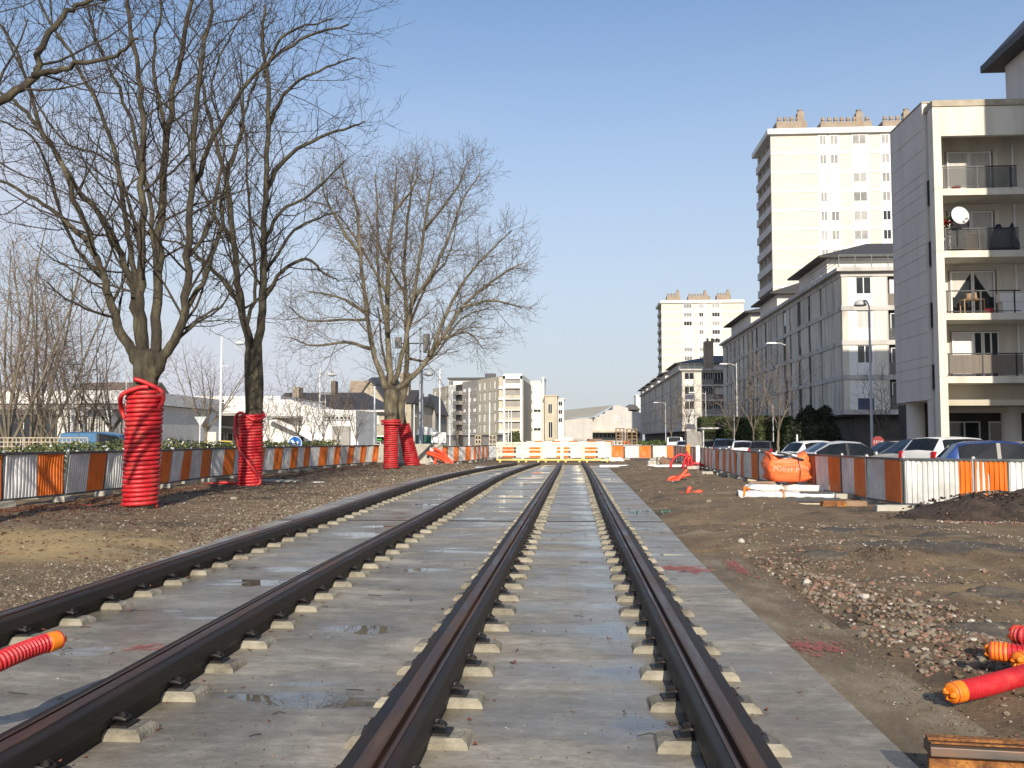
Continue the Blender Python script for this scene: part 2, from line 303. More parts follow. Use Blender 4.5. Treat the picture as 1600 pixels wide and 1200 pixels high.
def slab_material():
    m = bpy.data.materials.new('wet_concrete'); m.use_nodes = True; t = m.node_tree; t.nodes.clear(); K = t.links.new
    out = N(t, 'ShaderNodeOutputMaterial'); b = N(t, 'ShaderNodeBsdfPrincipled'); K(b.outputs[0], out.inputs[0])
    g = N(t, 'ShaderNodeNewGeometry')
    def noise(scale, st, det=8, ro=.6):
        mp_ = N(t, 'ShaderNodeMapping'); mp_.inputs['Scale'].default_value = st; K(g.outputs['Position'], mp_.inputs[0])
        n = N(t, 'ShaderNodeTexNoise'); n.inputs['Scale'].default_value = scale; n.inputs['Detail'].default_value = det; n.inputs['Roughness'].default_value = ro
        K(mp_.outputs[0], n.inputs[0]); return n.outputs[0]
    def ramp(src, a, b_, c0=(0, 0, 0), c1=(1, 1, 1), mid=None):
        r = N(t, 'ShaderNodeValToRGB'); r.color_ramp.elements[0].position = a; r.color_ramp.elements[1].position = b_
        r.color_ramp.elements[0].color = (*c0, 1); r.color_ramp.elements[1].color = (*c1, 1)
        if mid: e = r.color_ramp.elements.new((a + b_) / 2); e.color = (*mid, 1)
        K(src, r.inputs[0]); return r.outputs[0]
    def math_(op, a, b_):
        n = N(t, 'ShaderNodeMath', operation=op)
        for i, q in enumerate((a, b_)):
            if isinstance(q, (int, float)): n.inputs[i].default_value = q
            else: K(q, n.inputs[i])
        return n.outputs[0]
    def mix(f, a, b_, typ='MIX'):
        n = N(t, 'ShaderNodeMixRGB', blend_type=typ)
        for i, q in enumerate((f, a, b_)):
            if isinstance(q, (int, float)): n.inputs[i].default_value = q
            elif isinstance(q, tuple): n.inputs[i].default_value = (*q, 1)
            else: K(q, n.inputs[i])
        return n.outputs[0]
    dry = ramp(noise(1.1, (1, .7, 1), 12, .72), .3, .7, (.2, .178, .145), (.46, .425, .36), (.34, .312, .262))
    streaks = ramp(noise(1.3, (.35, 3.0, 1), 9, .65), .42, .7)
    dry = mix(math_('MULTIPLY', streaks, .5), dry, (.43, .4, .34))
    speck = ramp(noise(15, (1, 1, 1), 9, .75), .56, .7)
    dry = mix(math_('MULTIPLY', speck, .45), dry, (.13, .12, .11))
    mott = ramp(noise(3.2, (.8, 1.5, 1), 12, .8), .4, .6); dry = mix(math_('MULTIPLY', mott, .75), dry, (.235, .21, .17))
    eff = ramp(noise(3.1, (.5, 1.6, 1), 12, .8), .55, .68); dry = mix(math_('MULTIPLY', eff, .65), dry, (.5, .475, .42))
    grime = ramp(noise(60, (1, 1, 1), 4, .7), .55, .7); dry = mix(math_('MULTIPLY', grime, .35), dry, (.14, .12, .1))
    stain = ramp(noise(.7, (1, 1.4, 1), 6, .6), .55, .75)
    dry = mix(math_('MULTIPLY', stain, .45), dry, (.27, .235, .17))
    sep = N(t, 'ShaderNodeSeparateXYZ'); K(g.outputs['Position'], sep.inputs[0])
    def bump_at(src, c, wd, h):
        d = math_('ABSOLUTE', math_('SUBTRACT', src, c), 0); d = math_('MULTIPLY', math_('MAXIMUM', math_('SUBTRACT', 1, math_('DIVIDE', d, wd)), 0), h); return d
    nb = ramp(noise(5, (1, 1, 1), 8, .75), .35, .6)
    for rx_ in (.73, -.79, -2.52, -4.35):
        hb = bump_at(sep.outputs[0], rx_, .46, 1.1); dry = mix(math_('MULTIPLY', math_('MULTIPLY', nb, hb), .62), dry, (.3, .235, .145))
    # wet film and standing water: bands across the slab, most of them on the camera side of the right rail
    wetn = noise(.85, (.45, 1.5, 1), 7, .58)
    bias = bump_at(sep.outputs[0], .32, .38, .135)
    bias = math_('ADD', bias, bump_at(sep.outputs[0], -1.6, .6, .09))
    bias = math_('ADD', bias, bump_at(sep.outputs[0], -3.3, .6, .08))
    far_ = N(t, 'ShaderNodeMapRange'); far_.inputs[1].default_value = 6; far_.inputs[2].default_value = 40; far_.inputs[3].default_value = 0; far_.inputs[4].default_value = .05
    K(sep.outputs[1], far_.inputs[0]); bias = math_('ADD', bias, far_.outputs[0])
    src = math_('ADD', wetn, bias)
    wet = ramp(src, .41, .56); pud = ramp(src, .635, .685)
    colr = mix(wet, dry, mix(1.0, dry, (.66, .635, .60), 'MULTIPLY'))
    colr = mix(pud, colr, mix(1.0, dry, (.4, .39, .37), 'MULTIPLY'))
    v1 = ramp(noise(1.7, (.7, 1.6, 1), 12, .78), .36, .62, (.74, .725, .7), (1.16, 1.16, 1.16)); v2 = ramp(noise(7.5, (1, 1.5, 1), 12, .8), .4, .62, (.8, .785, .765), (1.12, 1.12, 1.12))
    v3 = ramp(noise(.5, (.3, 2.2, 1), 6, .6), .4, .6, (.92, .93, .95), (1.16, 1.19, 1.23))
    for v_ in (v1, v2, v3): colr = mix(1.0, colr, v_, 'MULTIPLY')
    K(colr, b.inputs['Base Color'])
    ro = math_('SUBTRACT', .85, math_('MULTIPLY', wet, .56)); ro = math_('SUBTRACT', ro, math_('MULTIPLY', pud, .27)); K(ro, b.inputs['Roughness'])
    b.inputs['Specular IOR Level'].default_value = .5
    bp = N(t, 'ShaderNodeBump'); bp.inputs['Distance'].default_value = .012
    K(math_('MULTIPLY', math_('SUBTRACT', 1, pud), .55), bp.inputs['Strength'])
    K(math_('ADD', noise(9, (1, 1, 1), 9, .7), math_('MULTIPLY', noise(1.5, (.5, 2, 1), 4, .5), 1.5)), bp.inputs['Height']); K(bp.outputs[0], b.inputs['Normal'])
    return m
M['slab'] = slab_material()
def dirt_material():
    m = bpy.data.materials.new('dirt'); m.use_nodes = True; t = m.node_tree; t.nodes.clear(); K = t.links.new
    out = N(t, 'ShaderNodeOutputMaterial'); b = N(t, 'ShaderNodeBsdfPrincipled'); K(b.outputs[0], out.inputs[0]); g = N(t, 'ShaderNodeNewGeometry')
    def nr(scale, st, p0, p1, cs, det=10, ro=.65):
        q = N(t, 'ShaderNodeMapping'); q.inputs['Scale'].default_value = st; K(g.outputs['Position'], q.inputs[0])
        n = N(t, 'ShaderNodeTexNoise'); n.inputs['Scale'].default_value = scale; n.inputs['Detail'].default_value = det; n.inputs['Roughness'].default_value = ro; K(q.outputs[0], n.inputs[0])
        r = N(t, 'ShaderNodeValToRGB'); e = r.color_ramp.elements
        while len(e) < len(cs): e.new(.5)
        for i, c in enumerate(cs): e[i].position = p0 + (p1 - p0) * i / (len(cs) - 1); e[i].color = (*c, 1)
        K(n.outputs[0], r.inputs[0]); return r.outputs[0], n.outputs[0]
    def mix(f, a, b_, fac=1):
        mu = N(t, 'ShaderNodeMath', operation='MULTIPLY'); K(f, mu.inputs[0]); mu.inputs[1].default_value = fac
        x = N(t, 'ShaderNodeMixRGB'); K(mu.outputs[0], x.inputs[0]); K(a, x.inputs[1])
        if isinstance(b_, tuple): x.inputs[2].default_value = (*b_, 1)
        else: K(b_, x.inputs[2])
        return x.outputs[0]
    B, W_ = (0, 0, 0), (1, 1, 1)
    base, _ = nr(1.1, (1, 1, 1), .3, .72, [(.08, .05, .025), (.155, .102, .053), (.24, .172, .097)], 12, .75)
    grain, gn = nr(26, (1, 1, 1), .42, .66, [B, W_], 6, .7)
    base = mix(grain, base, (.25, .19, .115), .5)
    dk, _ = nr(17, (1, 1, 1), .52, .66, [B, W_], 6, .7); base = mix(dk, base, (.06, .04, .025), .6)
    wet, _ = nr(.55, (.7, 1.3, 1), .54, .62, [B, W_], 9, .6); base = mix(wet, base, (.06, .042, .026), .8)
    dust, _ = nr(.4, (.5, 2.6, 1), .58, .68, [B, W_], 8, .6); base = mix(dust, base, (.32, .26, .18), .5)
    tan_, _ = nr(.33, (1, 1, 1), .56, .7, [B, W_], 6, .6); base = mix(tan_, base, (.36, .26, .13), .5)
    vd = N(t, 'ShaderNodeVectorMath', operation='SUBTRACT'); K(g.outputs['Position'], vd.inputs[0]); vd.inputs[1].default_value = (-8.3, 12.2, 0)
    vs = N(t, 'ShaderNodeVectorMath', operation='MULTIPLY'); K(vd.outputs[0], vs.inputs[0]); vs.inputs[1].default_value = (.27, .36, 0)
    vl = N(t, 'ShaderNodeVectorMath', operation='LENGTH'); K(vs.outputs[0], vl.inputs[0])
    _, sn = nr(1.2, (1, 1, 1), .3, .7, [B, W_], 8, .7)
    sa = N(t, 'ShaderNodeMath', operation='ADD'); K(vl.outputs['Value'], sa.inputs[0]); K(sn, sa.inputs[1])
    sr = N(t, 'ShaderNodeMapRange'); sr.inputs[1].default_value = 1.45; sr.inputs[2].default_value = 1.0; K(sa.outputs[0], sr.inputs[0])
    base = mix(sr.outputs[0], base, (.42, .3, .135), .85)
    K(base, b.inputs['Base Color']); b.inputs['Roughness'].default_value = .9
    bp = N(t, 'ShaderNodeBump'); bp.inputs['Strength'].default_value = 1; bp.inputs['Distance'].default_value = .035
    _, n1 = nr(9, (1, 1, 1), .3, .7, [B, W_], 12, .75); K(n1, bp.inputs['Height']); K(bp.outputs[0], b.inputs['Normal'])
    return m
M['dirt'] = dirt_material()

# ------------------------------------------------------------------ the ground
SL = [(-3, -4.8), (7.7, -4.88), (14.3, -5.32), (24, -5.85), (34, -6.0), (42, -5.6), (50, -5.0), (56, -4.6)]   # slab edges: distance, X
SR = [(-3, 1.57), (12, 1.56), (17, 1.66), (30, 1.83), (43, 1.95), (56, 2.0)]
def gz(x, y):
    z = 0
    if x > 0:
        e = lerpt(SR, y) if y < 56 else 2.0
        k = min(1, max(0, (x - max(e, 2.05 if y < 13 else e)) / .5)); k = k * k * (3 - 2 * k)
        z = -.03 + k * (.055 + .11 * fbm(x, y, .45, 6) + .045 * fbm(x + 9, y, 2.2, 4))
        # ridge of broken rubble beside the strip, and humps further off
        z += .05 * math.exp(-((x - 2.75) / .42) ** 2 - ((y - 8.3) / 2.3) ** 2) * k
        if 3 < y < 16 and x > 3.2: z += (-.045 * math.exp(-((x - 4.3 - .05 * y) / .16) ** 2) - .045 * math.exp(-((x - 5.9 - .05 * y) / .18) ** 2) + .02 * math.exp(-((x - 4.6 - .05 * y) / .12) ** 2)) * (1 + .5 * fbm(x, y, .7, 3))
        z += .28 * math.exp(-((x - 3.3) / .8) ** 2 - ((y - 48) / 6) ** 2) * k
        z += .12 * math.exp(-((x - 4.3) / 1.3) ** 2 - ((y - 26) / 5) ** 2) * k
        fl = min(1, max(0, (x - 4.5) / 2)); fl *= 1 if y < 22 else .5    # flatter where vehicles drove
        z = z * (1 - .65 * fl) + .03 * fl
        if x > 7.6: z *= max(0, 1 - (x - 7.6) * 3)
    else:
        e = lerpt(SL, y) if y < 56 else -4.6
        k = min(1, max(0, (e - x) / .8)); k = k * k * (3 - 2 * k)
        z = -.03 + k * (.06 + .07 * fbm(x, y, .6, 6) + .02 * fbm(x + 9, y, 3, 3))
        if x < -8.5: z += min(.1, (-8.5 - x) * .05)
        z += .22 * math.exp(-((x + 6.9) / .8) ** 2 - ((y - 49) / 4) ** 2)
        if x < -12.3: z = max(0, .1 + (x + 12.3) * .1)
    return z
def axis(segs):
    o = []
    for a, b, s in segs: o += list(np.arange(a, b, s))
    return o + [segs[-1][1]]
xs = axis([(-700, -100, 100), (-100, -20, 10), (-20, -12.5, 1.5), (-12.5, -4.8, .09), (-4.8, 1.6, .8), (1.6, 8.2, .055), (8.2, 20, 1.5), (20, 100, 10), (100, 700, 100)])
ys = [-30, -10, -3, 0, 2]
while ys[-1] < 66: ys.append(ys[-1] + max(.03, .0125 * ys[-1]))
ys += [75, 90, 120, 160, 220, 300, 500, 900, 1500]
g = MB(); nx = len(xs)
for y in ys:
    for x in xs:
        e0, e1 = (lerpt(SL, y), lerpt(SR, y)) if y < 56 else (99, 99)
        z = -.12 if e0 + .02 < x < max(e1, 2.02 if y < 13 else e1) - .02 else gz(x, y)
        if (x < -13 or x > 9 or y > 68): z = 0
        g.v.append((float(x), float(y), z))
for j in range(len(ys) - 1):
    for i in range(nx - 1):
        a = j * nx + i; g.f.append((a, a + 1, a + 1 + nx, a + nx))
g.m = [0] * len(g.f)
struct('ground', g, M['dirt'], smooth=True)
# the two-track slab in lengths with open joints
cuts = [-3, 17.15, 31.2, 43.5, 55.5]
for a, b in zip(cuts, cuts[1:]):
    s = MB(); yy = list(np.linspace(a, b - .11, max(3, int((b - a) / 1.5))))
    for y in yy:
        l, r = lerpt(SL, y), lerpt(SR, y)
        for x, z in ((l, -.3), (l, 0), (l / 2 + r / 2, 0), (r, 0), (r, -.3)): s.v.append((x, y, z))
    k = len(yy)
    for i in range(k - 1):
        for j in range(4): s.f.append((i * 5 + j, i * 5 + j + 5, i * 5 + j + 6, i * 5 + j + 1))
    s.f.append((0, 1, 2, 3, 4)); s.f.append(tuple(reversed([(k - 1) * 5 + q for q in range(5)]))); s.m = [0] * len(s.f)
    struct('concrete_slab', s, M['slab'])
for i, (px, py, w_, d_) in enumerate([(1500, 865, 2.6, 1.0), (1560, 990, 1.1, .5), (1330, 835, 1.3, .7), (1590, 930, 1.3, .35), (1290, 870, .6, .5), (1420, 845, 1.6, .4)]):
    cx_, cy_ = G(px, py); s = MB(); s.v.append((cx_, cy_, gz(cx_, cy_) + .02)); nn = 60
    for ring in range(1, 9):
        for j in range(nn):
            a = 2 * math.pi * j / nn; k = ring / 8 * (1 + .5 * mn.fractal(Vector((math.cos(a) * 1.6, math.sin(a) * 1.6, i * 5)), 1, 2, 5)); x, y = cx_ + w_ * .5 * k * math.cos(a), cy_ + d_ * .5 * k * math.sin(a)
            s.v.append((x, y, gz(x, y) + (.02 if ring < 8 else -.03)))
    s.f += [(0, 1 + j, 1 + (j + 1) % nn) for j in range(nn)] + [(1 + r_ * nn + j, 1 + r_ * nn + nn + j, 1 + r_ * nn + nn + (j + 1) % nn, 1 + r_ * nn + (j + 1) % nn) for r_ in range(7) for j in range(nn)]
    s.m = [0] * len(s.f); struct('asphalt_patch', s, M['old_asphalt'], smooth=True)
for y in cuts[1:-1]:
    s = MB(); s.box((lerpt(SL, y) + .01, y - .13, -.2), (lerpt(SR, y) - .01, y + .012, .004)); struct('joint_strip', s, M['soil'])
s = MB(); s.box((1.58, -3, -.3), (2.13, 12.6, -.016)); struct('muddy_strip', s, M['strip'])
t_ = M['paint_pink'].node_tree; n_ = N(t_, 'ShaderNodeTexNoise'); n_.inputs['Scale'].default_value = 26; n_.inputs['Detail'].default_value = 8; n_.inputs['Roughness'].default_value = .75
r_ = N(t_, 'ShaderNodeValToRGB'); r_.color_ramp.elements[0].position = .4; r_.color_ramp.elements[1].position = .62; c_ = N(t_, 'ShaderNodeTexCoord')
t_.links.new(c_.outputs['Object'], n_.inputs[0]); t_.links.new(n_.outputs[0], r_.inputs[0]); t_.links.new(r_.outputs[0], t_.nodes['Principled BSDF'].inputs['Alpha'])
s = MB(); s.add([(7.9, 16, .004), (60, 16, .004), (60, 560, .004), (7.0, 560, .004)], [(0, 1, 2, 3)]); struct('road', s, M['asphalt'])
s = MB(); s.box((18.5, 62, -.1), (19.4, 330, .13)); struct('kerb', s, M['pave'])
s = MB(); s.add([(-90, 26, .006), (-13.2, 26, .006), (-13.2, 300, .006), (-90, 300, .006)], [(0, 1, 2, 3)]); struct('pavement', s, M['pave'])

# ------------------------------------------------------------------ rails and sleeper blocks
RX = {'R2': [(-3, .71), (20, .73), (35, .78), (48, .76), (57, .68)], 'R1': [(-3, -.835), (6, -.81), (20, -.76), (35, -.71), (48, -.66), (57, -.72)],
      'L2': [(-3, -2.33), (4, -2.42), (9, -2.53), (16, -2.56), (26, -2.64), (35, -2.66), (43, -2.45), (50, -2.16), (57, -1.8)],
      'L1': [(-3, -3.98), (6.6, -4.2), (9.6, -4.3), (16, -4.42), (24, -4.65), (31, -4.75), (38, -4.55), (45, -4.1), (51, -3.5), (56, -3.0)]}
from bisect import bisect
def railx(k, y):
    t = RX[k]; ys_ = [a for a, b in t]; i = max(1, min(len(t) - 1, bisect(ys_, y))); 
    def sl(j):
        j0, j1 = max(0, j - 1), min(len(t) - 1, j + 1); return (t[j1][1] - t[j0][1]) / (t[j1][0] - t[j0][0])
    a, b = t[i - 1], t[i]; h = b[0] - a[0]; u = (y - a[0]) / h
    return (2*u**3-3*u*u+1)*a[1] + (u**3-2*u*u+u)*h*sl(i-1) + (-2*u**3+3*u*u)*b[1] + (u**3-u*u)*h*sl(i)
def sweep(name, prof, key, sg, mat, parent, y1):
    s = MB(); n = len(prof); yy = list(np.arange(-2.5, y1, .7)) + [y1]
    for y in yy:
        cx = railx(key, y)
        for px, pz in prof: s.v.append((cx + sg * px * 1.13, y, pz))
    for i in range(len(yy) - 1):
        for j in range(n):
            a, b = i * n + j, i * n + (j + 1) % n
            s.f.append((a, b, b + n, a + n) if sg < 0 else (a, a + n, b + n, b))
    s.f.append(tuple(range(n))); s.f.append(tuple((len(yy) - 1) * n + j for j in range(n))); s.m = [0] * len(s.f)
    return s.build(name, mat, parent)
# profile for a groove on the +X side
JL = [(-.118, .066), (-.122, .10), (-.105, .178), (-.098, .186), (-.047, .186), (-.047, .066)]
JR = [(.062, .066), (.062, .181), (.098, .181), (.106, .172), (.122, .10), (.118, .066)]
HD = [(-.046, .066), (-.046, .19), (-.04, .196), (.012, .196), (.018, .188), (.02, .15), (.044, .15), (.046, .186), (.061, .186), (.061, .066)]
FT = [(-.1, .0), (-.1, .064), (.1, .064), (.1, .0)]  # black fill standing in for shade under the rail, flange pads included
info = {'R2': (-1, 54.5, 'rightmost grooved tram rail with black rubber side strips, rusty head', 'far right rail'),
        'R1': (1, 54.5, 'second tram rail from the right, black sided, running up the middle', 'middle rail'),
        'L2': (-1, 54.5, 'third tram rail from the right, curving slightly across the slab', 'third rail'),
        'L1': (1, 53.5, 'leftmost tram rail along the gravel edge of the slab', 'leftmost rail')}
for k, (sg, y1, lab, _) in info.items():
    t = thing('tram_rail', lab, 'rail', (0, 0, 0), 0, 'grooved rails on the slab')
    sweep('rail_head', HD, k, sg, M['rail'], t, y1); sweep('rubber_jacket', JL, k, sg, M['rubber'], t, y1); sweep('rubber_jacket', JR, k, sg, M['rubber'], t, y1); sweep('rail_underside_shade', FT, k, sg, M['rubber'], t, y1)
rb = random.Random(5)
def block_mesh(seed):
    r = random.Random(seed); s = MB(); j = lambda a: r.uniform(-a, a)
    def lump(x0, x1):
        hy = .115; v = []
        for z, k in ((-.02, -.012), (.026, .006), (.046, .036)):
            for x, y in ((x0, -hy), ((x0 + x1) / 2, -hy), (x1, -hy), (x1, 0), (x1, hy), ((x0 + x1) / 2, hy), (x0, hy), (x0, 0)):
                v.append((x + (k if x == x0 else -k if x == x1 else 0) + j(.005), y + (k if y < 0 else -k if y > 0 else 0) + j(.006), z + j(.003)))
        f = [(a * 8 + i, a * 8 + (i + 1) % 8, a * 8 + 8 + (i + 1) % 8, a * 8 + 8 + i) for a in range(2) for i in range(8)] + [tuple(range(16, 24))]
        s.add(v, f)
    lump(-.30 + j(.014), .30 + j(.014)); s.m[-1] = 1; return s.mesh('sleeper_block', [M['block'], M['block_top']])
bms = [block_mesh(i) for i in range(7)]
def clip_mesh(seed):
    r = random.Random(seed); s = MB()
    s.cbox((.17, 0, .046), (.1, .12, .014), r.uniform(-.1, .1)); s.cbox((.15, .0, .074), (.05, .05, .016)); s.tube([(.165, .0, .07), (.165, 0, .112)], .011, 6)
    s.tube([(.165, 0, .088), (.165, 0, .104)], .021, 6)
    s.tube([(.12, -.04, .085), (.15, -.045, .095), (.19, -.03, .08), (.19, .03, .08), (.15, .045, .095), (.12, .04, .085)], .009, 5)
    return s.mesh('rail_clip', M['clip'])
cms = [clip_mesh(i) for i in range(3)]
for k, (sg, y1, lab, nm) in info.items():
    for i in range(75):
        y = 3.25 + .69 * i + rb.uniform(-.02, .02)
        if y > 54.6: break
        sl = math.atan((railx(k, y + .3) - railx(k, y - .3)) / .6)
        o = inst(rb.choice(bms), 'sleeper_block', None, (railx(k, y), y, 0), (0, 0, -sl + rb.uniform(-.02, .02)))
        tag(o, f"{i + 1}{'th' if 10 < i + 1 < 14 else {1: 'st', 2: 'nd', 3: 'rd'}.get((i + 1) % 10, 'th')} sleeper block from the camera under the " + {'R2': 'rightmost rail', 'R1': 'second rail from the right', 'L2': 'third rail from the right', 'L1': 'leftmost rail'}[k],
            'sleeper', 'sleeper blocks under the ' + nm)
        if y < 15:
            for q in (0, math.pi): inst(rb.choice(cms), 'rail_clip', o, (0, 0, 0), (0, 0, q))

# ------------------------------------------------------------------ site hoarding panels
PW, PH = 1.98, .99
def corr(x0, x1, seed, dent):
    r = random.Random(seed); s = MB(); n = 10; p = (x1 - x0) / n; zs = np.linspace(.03, PH - .03, 12 if dent else 3); prof = []
    for i in range(n):
        a = x0 + i * p; prof += [(a, 0), (a + p * .30, 0), (a + p * .42, -.026), (a + p * .86, -.026), (a + p * .98, 0)]
    prof.append((x1, 0)); k = len(prof); cx, cz, am, sg = r.uniform(x0 + .2, x1 - .2), r.uniform(.3, .7), (dent and r.uniform(.02, .05)), r.uniform(.12, .3)
    for z in zs:
        for x, y in prof:
            s.v.append((x, y + am * math.exp(-((x - cx) / sg) ** 2 - ((z - cz) / .3) ** 2) + (.008 * math.sin(z * 5 + x * 3 + seed) if dent else 0), z))
    for j in range(len(zs) - 1):
        for i in range(k - 1): s.f.append((j * k + i, j * k + i + 1, j * k + k + i + 1, j * k + k + i))
    s.m = [0] * len(s.f); return s
wsh = [corr(.03, 1.06, i, i > 0).mesh('white_sheet', M['white_sheet']) for i in range(4)]
osh = [corr(1.065, PW - .03, i + 9, i > 0).mesh('orange_sheet', M['orange_sheet']) for i in range(4)]
s = MB()
for x in (.02, PW - .02): s.tube([(x, 0, .0), (x, 0, PH - .051)], .021, 8)
s.box((.0, -.034, PH - .05), (PW, .014, PH)); s.box((.03, -.034, 0), (PW - .03, .014, .045)); s.box((1.05, .012, .03), (1.08, .03, PH - .03))
frm = s.mesh('frame', M['galv'])
s = MB(); s.tube([(0, 0, 0), (0, 0, .05)], .022, 8); s.cbox((0, 0, .0), (.06, .05, .03)); pin = s.mesh('hook_pin', M['galv_light'])
s = MB(); s.tube([(0, -.02, -.06), (0, -.02, 1.03)], .016, 8); post = s.mesh('joining_post', M['galv_light'])
fm = []
for i in range(3):
    s = MB(); r = random.Random(i + 40); v = [(x + r.uniform(-.02, .02), y + r.uniform(-.01, .01), z) for z, k in ((0, 1), (.09, 1), (.13, .9)) for x, y in ((-.3 * k, -.13 * k), (.3 * k, -.13 * k), (.3 * k, .13 * k), (-.3 * k, .13 * k))]
    s.add(v, [(a * 4 + q, a * 4 + (q + 1) % 4, a * 4 + 4 + (q + 1) % 4, a * 4 + 4 + q) for a in range(2) for q in range(4)] + [(8, 9, 10, 11)]); fm.append(s.mesh('foot', M['concrete']))
rf = random.Random(77)
def panel(p, q, zb, side, i, dent=None):
    d = math.hypot(q[0] - p[0], q[1] - p[1]); a = math.atan2(q[1] - p[1], q[0] - p[0])
    order = ['nearest', 'second', 'third', 'fourth', 'fifth', 'sixth', 'seventh', 'eighth', 'ninth', 'tenth', 'eleventh', 'twelfth', 'thirteenth', 'fourteenth', 'fifteenth', 'sixteenth', 'seventeenth', 'eighteenth', 'nineteenth', 'twentieth', 'twenty-first', 'twenty-second', 'twenty-third', 'twenty-fourth', 'twenty-fifth', 'twenty-sixth', 'twenty-seventh', 'twenty-eighth']
    t = thing('hoarding_panel', f'{order[i]} hoarding panel {side}', 'fence panel', (p[0], p[1], zb), a, 'hoarding panels ' + side)
    t.rotation_euler = ((rf.uniform(.075, .12) if 'left fence' in side and i > 1 else rf.uniform(-.03, .03)), 0, a)
    inst(frm, 'frame', t); inst(rf.choice(wsh), 'white_sheet', t); inst(rf.choice(osh), 'orange_sheet', t)
    inst(pin, 'hook_pin', t, (.02, 0, PH))
    if rf.random() < .3: inst(post, 'joining_post', t, (0, 0, 0))
    f = inst(rf.choice(fm), 'fence_foot', None, (p[0] + rf.uniform(-.08, .08), p[1] + rf.uniform(-.05, .05), zb - .13), (0, 0, a + rf.uniform(-.2, .2)))
    tag(f, f'concrete foot under the {order[i]} panel {side}', 'concrete block', 'concrete feet of the hoarding ' + side)
def walkline(poly, step=2.0, jit=.07):
    P_ = [np.array(q, float) for q in poly]; seg = [np.linalg.norm(b - a) for a, b in zip(P_, P_[1:])]; tot = sum(seg); o = []; d = 0
    while d <= tot:
        e = d
        for (a, b), l in zip(zip(P_, P_[1:]), seg):
            if e <= l or b is P_[-1]: q = a + (b - a) * min(1, e / l); break
            e -= l
        nrm = np.array([-(b - a)[1], (b - a)[0]]) / l
        o.append(q + nrm * rf.uniform(-jit, jit)); d += step
    return o
lf = [(GX(-95, 16.3), 16.3), (GX(5, 18.3), 18.3)] + [(-11.42, 20.3), (-11.54, 22.3), (-11.46, 24.3), (-11.66, 26.3), (-11.9, 28.25), (-12.04, 30.25), (-11.98, 32.25), (-12.18, 34.24)] + \
     [tuple(q) for q in walkline([(-12.2, 36.2), (-12.1, 42), (-11.6, 47), (-10.9, 53.5)])]
for i, (a, b) in enumerate(zip(lf, lf[1:])): panel(a, b, .24, 'of the left fence, from the camera', i)
lf2 = [tuple(q) for q in walkline([(GX(672, 55), 55), (GX(700, 57), 57), (GX(738, 61), 61), (GX(762, 69.5), 69.5)])]
for i, (a, b) in enumerate(zip(lf2, lf2[1:])): panel(a, b, .14, 'right of the grey concrete barrier block', i)
nx_ = int((GX(1043, 70) - GX(763, 70)) / 2.05)
for i in range(nx_ + 1):
    x = GX(763, 70) + 2.05 * i; panel((x, 70 + .1 * (i % 2)), (x + 2, 70), .14, 'of the cross fence, from the left', i)
rt = [(7.0, 20.2), (6.87, 22.2), (6.87, 24.2), (6.73, 26.2), (6.7, 28.2), (6.53, 30.2), (6.38, 32.2), (6.25, 34.2)] + [tuple(q) for q in walkline([(6.35, 36.2), (6.65, 44), (6.95, 50), (7.2, 60), (7.35, 69)])]
rt = [(GX(1518, 19.6) + 1.97, 19.0), (GX(1518, 19.6), 19.6)] + rt
for i, (b, a) in enumerate(zip(rt, rt[1:])): panel(a, b, .115, 'of the right fence, from the camera', i)
# a far second row behind the barrier
for i in range(6):
    x = GX(822, 112) + 2.1 * i; panel((x, 112), (x + 2, 112.2), .45, 'of the farthest row, from the left', i)
# concrete barrier blocks in the left line
for i, (px, Y) in enumerate(((588, 54.5), (640, 55.5))):
    s = MB(); s.prism([(-.3, 0), (.3, 0), (.22, .25), (.14, 1.25), (-.14, 1.25), (-.22, .25)], 'x', -1.1, 1.1)
    s.build('barrier_block', M['concrete'], None, loc=(GX(px, Y) + .9, Y, .02), rot=(0, 0, .1), bevel=.02, label=['grey concrete barrier block left of the red wrapped far trees', 'grey concrete barrier block just right of the leaning wrapped trunk'][i], cat='barrier')

# yellow barriers across the end of the tracks
bx = [776, 816.5, 847, 878, 911, 954]
for i, (a, b) in enumerate(zip(bx, bx[1:])):
    Y = 63 + .25 * (i % 2); x0, x1 = GX(a, Y), GX(b, Y); W = x1 - x0
    t = thing('yellow_barrier', ['leftmost', 'second', 'middle', 'fourth', 'rightmost'][i] + ' of the cream and yellow barriers across the track end', 'barrier', (x0, Y, .02), 0, 'yellow barriers at the track end')
    s = MB()
    for x in (.05, W - .05): s.box((x - .05, -.03, .12), (x + .05, .03, 1.34))
    s.box((.1, -.02, 1.2), (W - .1, .02, 1.34)); s.box((.1, -.02, .78), (W - .1, .02, .84)); s.build('frame', M['barrier_cream'], t)
    s = MB(); s.box((.1, -.025, 1.0), (W - .1, .0, 1.17)); s.build('upper_board', M['barrier_cream'], t)
    s = MB(); s.box((.1, -.025, .42), (W - .1, .0, .6)); s.build('lower_board', M['barrier_cream'], t)
    s = MB(); s.box((0, -.05, .1), (W, .05, .2)); s.build('bottom_rail', M['barrier_yellow'], t)
    for x in (.25, W - .25):
        s = MB(); s.cbox((x, 0, -.02), (.12, .7, .12), 0, top=.7); s.build('foot', M['barrier_yellow'], t)

